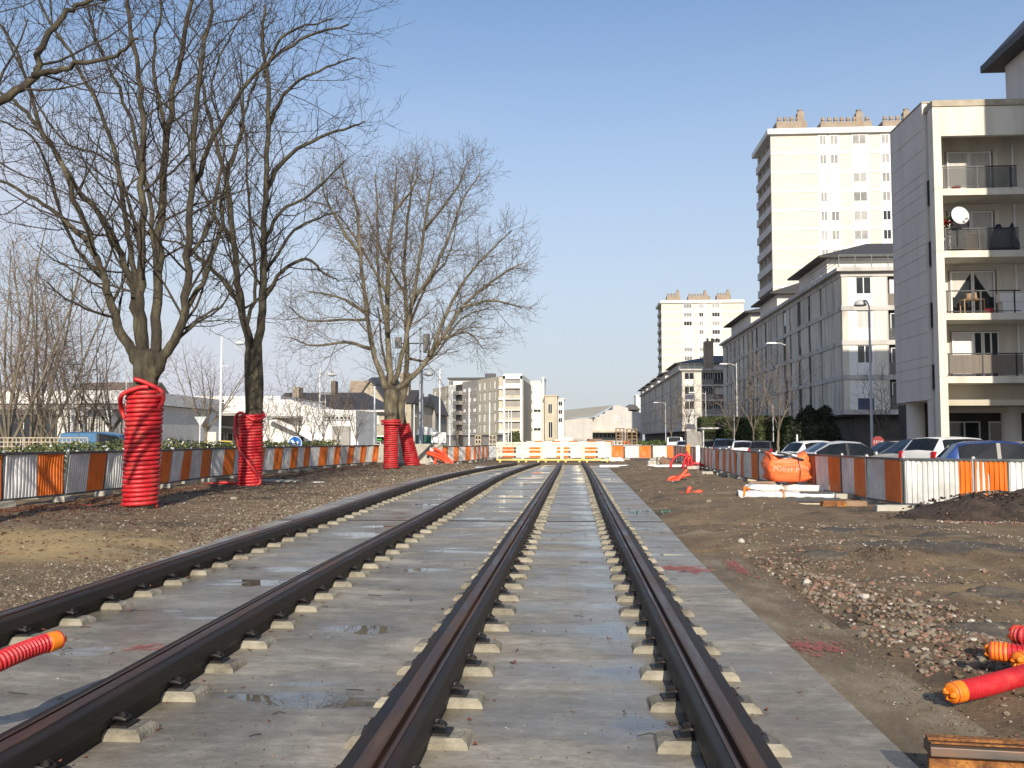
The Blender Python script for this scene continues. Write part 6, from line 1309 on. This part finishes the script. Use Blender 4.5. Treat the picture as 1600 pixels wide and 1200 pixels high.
for f in range(6):
    zz = .6 + 2.72 * f; s = MB(); s.box((.5, -.4, zz), (w5 - .5, 1.6, zz + .3)); b = s.build('balcony', M['b_white'], t); s = MB(); s.box((.5, -.4, zz + .35), (w5 - .5, -.32, zz + (1.2 if f == 5 else 1.0))); s.build('balcony_front', M['b_beige' if f < 5 else 'b_purewhite'], b)
    window(t, (.8, 1.56, zz + .35), 0, 1.6, 2.0, 1, rpane(.5, .3)); window(t, (2.8, 1.56, zz + .35), 0, 1.4, 2.0, 1, rpane(.3, .3))
    s = MB(); s.box((-1.1, -.2, zz - .1), (-.02, .3, zz + .5)); s.build('white_ledge', M['b_purewhite'], t)
a_, d_ = seg(t, pt[6], pt[7], 2.6, H_ + .3, 'b_white')
for f in range(6):
    for j in range(4):
        u = (j + .3) / 4 * d_; pz = pt[6] + np.array([math.cos(a_), math.sin(a_)]) * u + np.array([math.sin(a_), -math.cos(a_)]) * .05; window(t, (pz[0], pz[1], 3 + f * 2.4), a_, 3.2, 1.2, 0, 'glass_dark' if (f + j) % 2 else 'curtain')
s = MB(); s.box((GX(703, 262) - O[0], 34, H_ - 1), (GX(776, 262) - O[0], 44, ZY(593, 262, 730))); s.build('penthouse', M['b_purewhite'], t)
s = MB(); s.box((GX(700, 262) - O[0], 33, ZY(593, 262, 730)), (GX(778, 262) - O[0], 45, ZY(590.5, 262, 730))); s.build('penthouse_roof', M['rail_metal'], t)
for a, b in ((702, 709), (733, 758)): window(t, (GX(a, 262) - O[0], 33.9, ZY(602, 262, 730)), 0, GX(b, 262) - GX(a, 262), 1.2, 2, 'glass_dark')
s = MB(); s.box((GX(757, 250) - O[0], 24, H_ - 1), (GX(773, 250) - O[0], 27, ZY(583, 250, 760))); s.build('roof_plant', M['rail_metal'], t)
def blockw(label, px0, px1, yt, Y, D, wall, rows):
    Xs = GX(px0, Y); w_ = GX(px1, Y) - Xs; h = ZY(yt, Y, px0); t = thing('apartment_block', label, 'building', (Xs, Y, 0)); s = MB(); s.box((0, 0, 0), (w_, D, h)); s.build('wall', M[wall], t)
    for a, b, y0, y1, pn in rows: window(t, (GX(a, Y) - Xs, -.06, ZY(y0, Y, a)), 0, GX(b, Y) - GX(a, Y), ZY(y1, Y, a) - ZY(y0, Y, a), 1, pn)
    s = MB(); s.box((-.2, -.2, h), (w_ + .2, D, h + .3)); s.build('coping', M[wall], t); return t
blockw('white flats with horizontal window strips just right of the balcony bay', 829, 847.5, 597, 250, 12, 'b_white', [(834, 845, 615 + 14.5 * i, 610.5 + 14.5 * i, 'shutter' if i in (0, 1, 3) else 'glass_dark') for i in range(5)] + [(829.8, 832.5, 616 + 14.5 * i, 610 + 14.5 * i, 'glass_dark') for i in range(5)])
blockw('thin white slab wall standing proud of the white flats', 847.5, 850.5, 591, 248, 14, 'b_purewhite', [])
blockw('beige building with two tall dark openings', 851, 871, 619, 245, 14, 'b_beige', [(856.5, 863, 646, 631, 'glass_dark'), (857, 863.5, 684, 659, 'glass_dark')])
blockw('narrow white office building with three square windows', 871, 881.5, 624, 255, 12, 'b_purewhite', [(872.5, 879, 634 + 13 * i, 627 + 13 * i, 'glass_dark') for i in range(3)])
# station halls far away
Y = 345; Xs = GX(878, Y); t = thing('station_hall', 'far low hall with a ribbed tan roof at the end of the street', 'building', (Xs, Y, 0)); q = lambda px, Y_=Y: GX(px, Y_) - Xs; z = lambda y, Y_=Y: ZY(y, Y_, 920)
s = MB(); s.box((0, 0, 0), (q(926), 40, z(654))); s.build('wall', M['hangar'], t)
s = MB(); k = P(900, 638, Y + 38); s.add([(-1, -1, z(654)), (q(926), -1, z(651)), (GX(958, Y + 38) - Xs, 38, P(957, 633, Y + 38)[2]), (GX(880, Y + 38) - Xs, 38, P(880, 641, Y + 38)[2])], [(0, 1, 2, 3), (3, 2, 1, 0)]); s.build('roof', M['roof_metal'], t)
Y = 352; Xs = GX(921, Y); t = thing('station_hall', 'far pale hall with a stepped gable at the end of the street', 'building', (Xs, Y, 0)); q = lambda px: GX(px, Y) - Xs; z = lambda y: ZY(y, Y, 950)
s = MB(); s.prism(rel(pp(Y, [(921, 653), (936, 651), (937, 648), (945, 646), (946, 642), (957, 640), (958, 634), (970, 633), (974, 636), (981, 637), (982, 642), (1004, 645), (1004, 700), (921, 700)]), Xs), 'y', 0, 50); s.build('wall', M['hangar'], t)
for i in range(12): window(t, (q(924 + 6.4 * i), -.06, z(684)), 0, q(929) - q(924), z(677) - z(684), 1, 'glass_dark')
s = MB(); s.box((-2, -6, z(676)), (q(1004), -.1, z(673))); s.build('canopy', M['b_beige'], t)
s = MB(); s.prism(rel(pp(Y + 60, [(975, 640), (983, 632), (993, 632), (1001, 640)]), Xs), 'y', 60, 90); s.build('rear_roof', M['slate'], t)
blockw('thin pale tower far behind the station halls', 994, 1001, 618, 420, 10, 'b_white', [])

# ------------------------------------------------------------------ lamps, masts, signs
def pole(name, label, cat, px, Y, ytop, w_, mat, extra=None, group=None, z0=0, ybase=None):
    X = P(px, 660, Y)[0]; h = ZY(ytop, Y, px); t = thing(name, label, cat, (X, Y, z0), 0, group); s = MB(); r = w_ * Y / F / 2
    s.tube([(0, 0, 0), (0, 0, .6), (0, 0, .62), (0, 0, h - z0)], [r * 1.5, r * 1.4, r, r * .75], 8); s.build('pole', M[mat], t, smooth=True)
    if extra: extra(t, h - z0, r)
    return t
def flatdisc(t, h, r): s = MB(); s.lathe([(.05, 0), (.5, .03), (.52, .06), (.1, .1)], 20, (0, 0, h - .02)); s.build('lamp_head', M['pole_grey'], t)
def hoop(dx, R_, flip=False):
    def f(t, h, r):
        s = MB(); s.tube([(dx + R_ * math.cos(a), 0, h - R_ + R_ * math.sin(a)) for a in np.linspace(0, 2 * pi, 25)], .022, 6, cap=False); s.tube([(0, 0, h - R_ * 1.0), (dx + (-R_ if dx > 0 else R_), 0, h - R_)], .03, 6); s.build('hoop', M['pole_grey'], t)
        s = MB(); s.lathe([(R_ * .85, -.02), (R_ * .8, R_ * .2), (R_ * .5, R_ * .38), (.05, R_ * .45)], 16, (dx, 0, h - R_)); s.build('lamp_shade', M['pole_white'], t, smooth=True)
        s = MB(); s.lathe([(.04, -R_ * .3), (R_ * .8, -.03), (R_ * .8, -.02)], 16, (dx, 0, h - R_)); s.build('diffuser', M['lamp_clear'], t, smooth=True)
    return f
def arms(*ys):
    def f(t, h, r):
        for dz, l in ys: s = MB(); s.tube([(0, 0, h - dz), (l, 0, h - dz)], .025, 5); s.build('cross_arm', M['pole_white'], t)
    return f
G1 = 'street lamps on the left'; G2 = 'white masts on the left'; pole('street_lamp', 'grey street lamp with a flat disc head by the white shop sign', 'street lamp', 113, 46, 570, 3.4, 'pole_grey', flatdisc, G1)
pole('mast', 'thin grey mast just left of the nearest wrapped tree', 'mast', 196, 48, 578, 2.4, 'pole_grey', arms((.05, .15)), G2)
pole('mast', 'tall white mast left of the second wrapped tree', 'mast', 344, 52, 526, 4, 'pole_white', arms((1.7, .45), (3.8, .3)), G2)
pole('street_lamp', 'hoop lamp peeping out left of the second forked trunk', 'street lamp', 387, 50, 528, 3, 'pole_grey', hoop(-.5, .32), G1)
pole('mast', 'white mast in front of the slate roof', 'mast', 499, 70, 575, 3, 'pole_white', arms((2.0, .9), (2.6, .5)), G2)
pole('street_lamp', 'hoop lamp against the sky above the slate roof', 'street lamp', 508, 66, 577, 1.6, 'pole_grey', hoop(.45, .42), G1)
pole('mast', 'white mast just left of the third wrapped tree', 'mast', 585, 70, 603, 3, 'pole_white', arms((3.0, .6)), G2)
pole('street_lamp', 'hoop lamp on a thick grey pole right of the leaning trunk', 'street lamp', 659, 60, 576, 4.6, 'pole_grey', hoop(.42, .4), G1)
def boxes(t, h, r):
    for a, b, c in ((.2, -.4, 1.2), (-1.6, -.6, .7)): s = MB(); s.box((a, -.15, h + b - c), (a + .4, .15, h + b)); s.build('aerial_box', M['b_grey'], t, bevel=.03)
    s = MB(); s.tube([(-1.5, 0, h - 1.0), (.6, 0, h - 1.0)], .04, 6); s.build('bracket', M['pole_dark'], t)
pole('antenna_mast', 'grey mast with dark aerial boxes hidden among the branches of the third tree', 'mast', 656, 58, 512, 3.6, 'pole_grey', boxes)
for px, Y, yt, w_, m_, lab in ((687, 90, 576, 2.6, 'pole_white', 'tall white mast behind the poster board'), (633, 92, 598, 2, 'pole_white', 'thin white mast between the third and fourth trunks'), (647, 95, 632, 2, 'pole_white', 'short white mast over the green cabin'),
      (703, 100, 626, 2, 'pole_white', 'short white mast before the grey flats'), (733, 105, 606, 2.6, 'pole_white', 'white mast in front of the grey facade of the flats'), (765, 110, 628, 2, 'pole_white', 'thin mast in front of the beige facade of the flats'),
      (794.5, 115, 641, 1.6, 'pole_white', 'left one of two short masts in front of the white balcony bay'), (799, 115, 641, 1.6, 'pole_white', 'right one of two short masts in front of the white balcony bay')): pole('mast', lab, 'mast', px, Y, yt, w_, m_, arms((1.2, .3)), G2)
def crook(dx, R_):
    def f(t, h, r):
        s = MB(); s.tube(catmull([(0, 0, h - .1), (0, 0, h + .25), (dx * .4, -.05, h + .55), (dx, -.1, h + .5)], 5), .045, 8); s.build('arm', M['pole_grey'], t)
        s = MB(); s.lathe([(.05, .3), (.24, .22), (.34, .02), (.3, -.03), (.05, -.06)], 18, (dx * 1.15, -.1, h + .3)); s.build('lamp_head', M['pole_grey'], t, smooth=True)
    return f
G3 = 'street lamps on the right'
pole('street_lamp', 'tall grey street lamp with a domed head in front of the long block', 'street lamp', 1362, 50, 486, 4.6, 'pole_grey', crook(-.42, .3), G3)
def harm(dx):
    def f(t, h, r):
        s = MB(); s.tube([(0, 0, h - .3), (dx * .5, 0, h - .1), (dx, 0, h - .1)], .04, 6); s.build('arm', M['pole_grey'], t); s = MB(); s.cbox((dx * 1.15, 0, h - .16), (.9, .3, .12), 0, top=.7); s.build('lamp_head', M['pole_white'], t)
    return f
pole('street_lamp', 'dark street lamp with a long arm towards the road, against the long block', 'street lamp', 1231, 74, 534, 3.6, 'pole_dark', harm(-1.0), G3)
pole('street_lamp', 'street lamp at the far corner of the long block', 'street lamp', 1152, 100, 567, 2, 'pole_grey', harm(-1.2), G3)
pole('wooden_pole', 'dark wooden pole before the shaded facade, left of the long armed lamp', 'pole', 1173, 80, 520, 5, 'pole_dark')
for px, Y, yt in ((1103, 120, 612), (1040, 170, 628), (977, 230, 650), (972, 250, 652)): pole('street_lamp', {1103: 'thin lamp in front of the sunlit end of the farther block', 1040: 'thin lamp in front of the shaded side of the farther block', 977: 'right one of the two tiny far lamps before the station halls', 972: 'left one of the two tiny far lamps before the station halls'}[px], 'street lamp', px, Y, yt, 1.3, 'pole_grey', harm(-1.5), G3)
pole('white_post', 'short white post in front of the dark shrub', 'post', 1245, 44, 679, 3.4, 'pole_white')
for px, Y, yt, lab in ((1208, 62, 632, 'thin grey pole in front of the clipped hedge'), (1147, 72, 648, 'thin pole left of the clipped hedge'), (1088, 84, 650, 'thin pole left of the bus shelter')): pole('post', lab, 'post', px, Y, yt, 1.6, 'pole_grey')
# signs
X = P(1372, 690, 46)[0]; t = thing('stop_sign', 'red octagonal stop sign below the tall right hand lamp', 'road sign', (X, 46, 0)); zc = ZY(691, 46, 1372)
s = MB(); s.prism([(.31 * math.cos(a), zc + .31 * math.sin(a)) for a in np.arange(8) * pi / 4 + pi / 8], 'y', -.02, 0); s.build('plate', M['sign_red'], t)
s = MB(); s.tube([(0, .03, 0), (0, .03, zc + .25)], .03, 8); s.build('post', M['pole_grey'], t); me = text_mesh('STOP', .19, M['galv_light'], 'lettering'); inst(me, 'lettering', t, (0, -.026, zc), (R(90), 0, 0))
X = P(461, 690, 44)[0]; t = thing('arrow_sign', 'round blue sign with a white arrow peeping over the left fence', 'road sign', (X, 44, 0)); zc = ZY(692.5, 44, 461)
s = MB(); s.lathe([(.34, -.01), (.34, .01)], 32); s.build('rim', M['sign_white'], t, loc=(0, 0, zc), rot=(R(90), 0, 0)); s = MB(); s.lathe([(.31, -.014), (.31, .014)], 32); s.build('plate', M['sign_blue'], t, loc=(0, -.004, zc), rot=(R(90), 0, 0))
s = MB(); A_ = [(-.2, .1), (-.13, .17), (.06, -.02), (.06, .1), (.17, .1), (.17, -.2), (-.12, -.2), (-.12, -.09), (0, -.09)]; s.prism([(a, b + zc) for a, b in A_], 'y', -.03, -.0195); s.build('arrow', M['sign_white'], t); s = MB(); s.tube([(0, .04, 0), (0, .04, zc)], .03, 8); s.build('post', M['pole_grey'], t)
X = P(313, 660, 47)[0]; t = thing('give_way_sign', 'grey back of a triangular road sign pointing down, left fence', 'road sign', (X, 47, 0)); za, zb_ = ZY(651, 47, 313), ZY(667, 47, 313)
s = MB(); s.prism([(-.33, za), (.33, za), (0, zb_)], 'y', 0, .02); s.build('plate', M['galv_light'], t, bevel=.01); s = MB(); s.tube([(0, -.03, 0), (0, -.03, za)], .03, 8); s.build('post', M['pole_white'], t)
s = MB(); s.cbox((0, 0, 0), (.56, .3, ZY(675, 46, 332)), 0, top=.8); s.build('marker_stone', M['b_cream'], loc=(P(332, 690, 46)[0], 46, 0), bevel=.03, label='pale stone marker post behind the left fence', cat='marker')
# green cabin with white dome, poster board
Y = 62; X = GX(665, Y); t = thing('site_cabin', 'small dark green cabin with a white domed roof behind the left fence', 'cabin', (X, Y, 0)); w_ = (681 - 650) * Y / F / 2
s = MB(); s.box((-w_, 0, 0), (w_, 1.3, ZY(680, Y, 665))); s.build('body', M['cabin_green'], t, bevel=.03)
s = MB(); z_ = ZY(680, Y, 665); h = ZY(667, Y, 665) - z_; s.prism([(w_ * 1.02 * math.cos(a), z_ + .003 + h * math.sin(a)) for a in np.linspace(0, pi, 13)], 'y', -.05, 1.35); s.build('dome', M['b_purewhite'], t, bevel=.03)
s = MB(); s.box((-.02, -.03, .1), (.02, -.003, z_ - .1)); s.build('door_seam', M['rail_metal'], t)
X = GX(674, Y - 1); t = thing('poster_board', 'white poster with faint grey lettering and pink swirls beside the green cabin', 'poster', (X, Y - 1, 0)); w_ = GX(697, Y - 1) - X; z0_, z1_ = ZY(692, Y - 1, 685), ZY(675.5, Y - 1, 685)
s = MB(); s.box((0, 0, z0_), (w_, .03, z1_)); s.build('board', M['sign_white'], t); s = MB(); s.box((.05, .035, 0), (.1, .08, z1_)); s.box((w_ - .1, .035, 0), (w_ - .05, .08, z1_)); s.build('leg', M['pole_grey'], t)
s = MB()
for i, (a, b) in enumerate(((.3, .68), (.25, .72), (.35, .62), (.42, .55))): s.box((w_ * a, -.006, z1_ - .14 - .12 * i), (w_ * b, -.002, z1_ - .1 - .12 * i))
s.box((w_ * .45, -.006, z0_ + .06), (w_ * .55, -.002, z0_ + .16)); s.build('printed_lines', M['pole_dark'], t)
s = MB()
for c in (.1, .9): s.tube([(w_ * (c + .05 * math.sin(k_)), -.012, z1_ - .08 - .09 * k_) for k_ in range(6)], .012, 5)
s.build('pink_swirl', M['paint_pink'], t)
# lattice, planting, hedges
s = MB(); Y = 31; x0, x1 = GX(-8, Y), GX(137, Y)
for x in np.arange(x0, x1, .15): s.box((x, 0, .5), (x + .035, .02, 1.56))
for z in np.arange(.5, 1.6, .15): s.box((x0, -.022, z), (x1, -.002, z + .035))
s.build('lattice', M['timber_pale'], None, loc=(0, Y, 0), label='cream wooden lattice screen behind the left fence', cat='lattice')
rng = random.Random(8); t = thing('planter', 'long planter of green plants with yellow and white flowers behind the left fence', 'planter', (-13.4, 22, 0))
s = MB(); s.box((-1.0, 0, 0), (.4, 30, .5)); s.build('trough', M['concrete'], t, bevel=.03)
fz = lambda y: .86 + .34 * mn.noise(Vector((y * .7, 1, 2)))
s = MB(); leaves_on(s, lambda r: (lambda y: (r.uniform(-1.0, .35), y, .5 + (fz(y)) * r.uniform(0, 1) ** .6))(r.uniform(0, 30)), 16000, .05, rng); s.build('foliage', M['hedge'], t)
for key, n, sd_ in (('flower_y', 420, 5), ('flower_w', 200, 6)):
    s = MB(); leaves_on(s, lambda r: (lambda y: (r.uniform(-.6, .36), y, .5 + fz(y) * r.uniform(.75, 1.05)))(r.uniform(6, 30) if key == 'flower_y' else r.uniform(0, 14)), n, .035, random.Random(sd_)); s.build('yellow_flowers' if key == 'flower_y' else 'white_flowers', M[key], t)
def hedge(label, px0, px1, Y, D, yt, mat='hedge', n=9000, sz=.08, round_=False, name='hedge', ybot=None):
    X0_, X1_ = GX(px0, Y), GX(px1, Y); h = ZY(yt, Y, px0); t = thing(name, label, 'hedge' if not round_ else 'shrub', ((X0_ + X1_) / 2, Y + D / 2, 0)); w_ = X1_ - X0_; rng = random.Random(int(px0))
    s = MB()
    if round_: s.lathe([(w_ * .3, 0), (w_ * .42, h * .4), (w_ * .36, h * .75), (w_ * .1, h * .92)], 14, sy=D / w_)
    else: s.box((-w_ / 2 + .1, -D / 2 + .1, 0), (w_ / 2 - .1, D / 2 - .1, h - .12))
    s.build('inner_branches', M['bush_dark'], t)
    def fn(r):
        if round_:
            a, b = r.uniform(0, 6.28), r.uniform(0, 1) ** .7; k = (1 + .22 * mn.noise(Vector((math.cos(a) * 2, math.sin(a) * 2, b * 3)))) * r.uniform(.82, 1.05); rr = math.sin(min(1, .25 + b * .9) * pi * .62 + .6) if b > .5 else .95
            return (w_ / 2 * math.cos(a) * k * math.cos(b * 1.35), D / 2 * math.sin(a) * k * math.cos(b * 1.35), h * math.sin(b * 1.45) * k * .98 + .1)
        f = r.random(); e = r.uniform(-.1, .06)
        if f < .45: return (r.uniform(-w_ / 2, w_ / 2), -D / 2 - e, r.uniform(0, h))
        if f < .75: return (r.uniform(-w_ / 2, w_ / 2), r.uniform(-D / 2, D / 2), h + e)
        return (-w_ / 2 - e if f < .9 else w_ / 2 + e, r.uniform(-D / 2, D / 2), r.uniform(0, h))
    s = MB(); leaves_on(s, fn, n, sz, rng); s.build('foliage', M[mat], t)
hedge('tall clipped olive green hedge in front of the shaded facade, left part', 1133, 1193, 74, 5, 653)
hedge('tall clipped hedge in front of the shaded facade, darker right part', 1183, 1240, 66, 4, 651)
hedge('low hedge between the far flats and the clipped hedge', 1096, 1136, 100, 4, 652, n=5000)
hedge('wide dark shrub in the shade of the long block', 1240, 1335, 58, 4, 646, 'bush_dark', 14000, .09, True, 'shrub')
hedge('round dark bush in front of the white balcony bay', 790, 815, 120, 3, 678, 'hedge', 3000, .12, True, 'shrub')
s = MB(); leaves_on(s, lambda r: (r.gauss(0, 1.3), r.gauss(0, 1), abs(r.gauss(.1, .25))), 2500, .1, random.Random(3)); s.build('grass_mound', M['grass'], loc=(GX(1022, 100), 100, .8), label='patch of bright grass near the far white van', cat='grass', kind='stuff')
# bus shelter
Y = 76; X = GX(1099, Y); t = thing('bus_shelter', 'grey framed bus shelter among the far parked cars', 'bus shelter', (X, Y, 0)); w_ = GX(1130, Y) - X; h = ZY(668, Y, 1110)
s = MB(); s.box((-.2, -.3, h - .12), (w_ + .2, 1.6, h)); s.build('roof', M['pole_grey'], t)
for x, y in ((0, 0), (w_, 0), (0, 1.4), (w_, 1.4)): s = MB(); s.box((x - .05, y - .05, 0), (x + .05, y + .05, h - .12)); s.build('post', M['galv_light'], t)
s = MB(); s.box((0.06, 1.38, .3), (w_ - .06, 1.42, h - .3)); s.build('rear_glass', M['smoke_glass'], t); s = MB(); s.box((-1.3, .2, 0), (-.1, 1.3, h - .3)); s.build('side_panel', M['b_grey'], t)
s = MB(); s.box((.2, .9, .45), (w_ - .2, 1.25, .5)); s.build('bench', M['timber'], t)
# stacks of timber and pallets
def stack(label, px0, px1, yt, Y, n, mat, gap=.5):
    X = GX(px0, Y); w_ = GX(px1, Y) - X; h = ZY(yt, Y, px0); t = thing('pallet_stack', label, 'pallet stack', (X, Y, 0), 0, 'stacks of pallets'); dz = h / n
    for i in range(n):
        s = MB(); z = i * dz; s.box((0, 0, z + dz * .6), (w_, 1.1, z + dz * .85)); [s.box((a, 0, z), (a + w_ * .12, 1.1, z + dz * .6)) for a in (0, w_ * .44, w_ * .88)]; s.build('pallet', M[mat], t, rot=(0, 0, rw_.uniform(-.03, .03)))
stack('tall stack of weathered pallets beyond the barriers, left one of the pair', 962, 976, 668, 96, 8, 'timber'); stack('tall stack of weathered pallets beyond the barriers, right one of the pair', 979, 996, 669, 97, 8, 'timber')
stack('stack of pale pallets before the grey flats, left one', 742, 752, 679, 92, 5, 'timber_pale'); stack('stack of pale pallets before the grey flats, right one', 764, 776, 679, 92, 5, 'timber_pale')
s = MB(); s.box((0, 0, .9), (GX(1000, 92) - GX(950, 92), .4, 1.05)); s.box((.3, 0, 0), (.45, .4, .9)); s.box((2.6, 0, 0), (2.75, .4, .9)); s.build('striped_trestle', M['b_purewhite'], loc=(GX(952, 92), 92, 0), label='white trestle rail in front of the tall pallet stacks', cat='trestle')
for i, (px, w_, h_, m_) in enumerate(((885, 2.2, 1.9, 'bag_white'), (902, 1.8, 1.7, 'concrete'), (870, 1.2, 1.6, 'b_white'), (930, 2.5, 1.7, 'stone_pink'))):
    s = MB(); s.cbox((0, 0, 0), (w_, 1.2, h_), .1 * i, top=.8); s.build('material_pile', M[m_], loc=(GX(px, 130), 130 + i, 0), bevel=.08, label=['white bagged pile beyond the barriers, second from left', 'grey pile of materials in the middle beyond the barriers', 'white crate at the left end of the piles beyond the barriers', 'pinkish pile of bricks near the pallet stacks'][i], cat='pile')
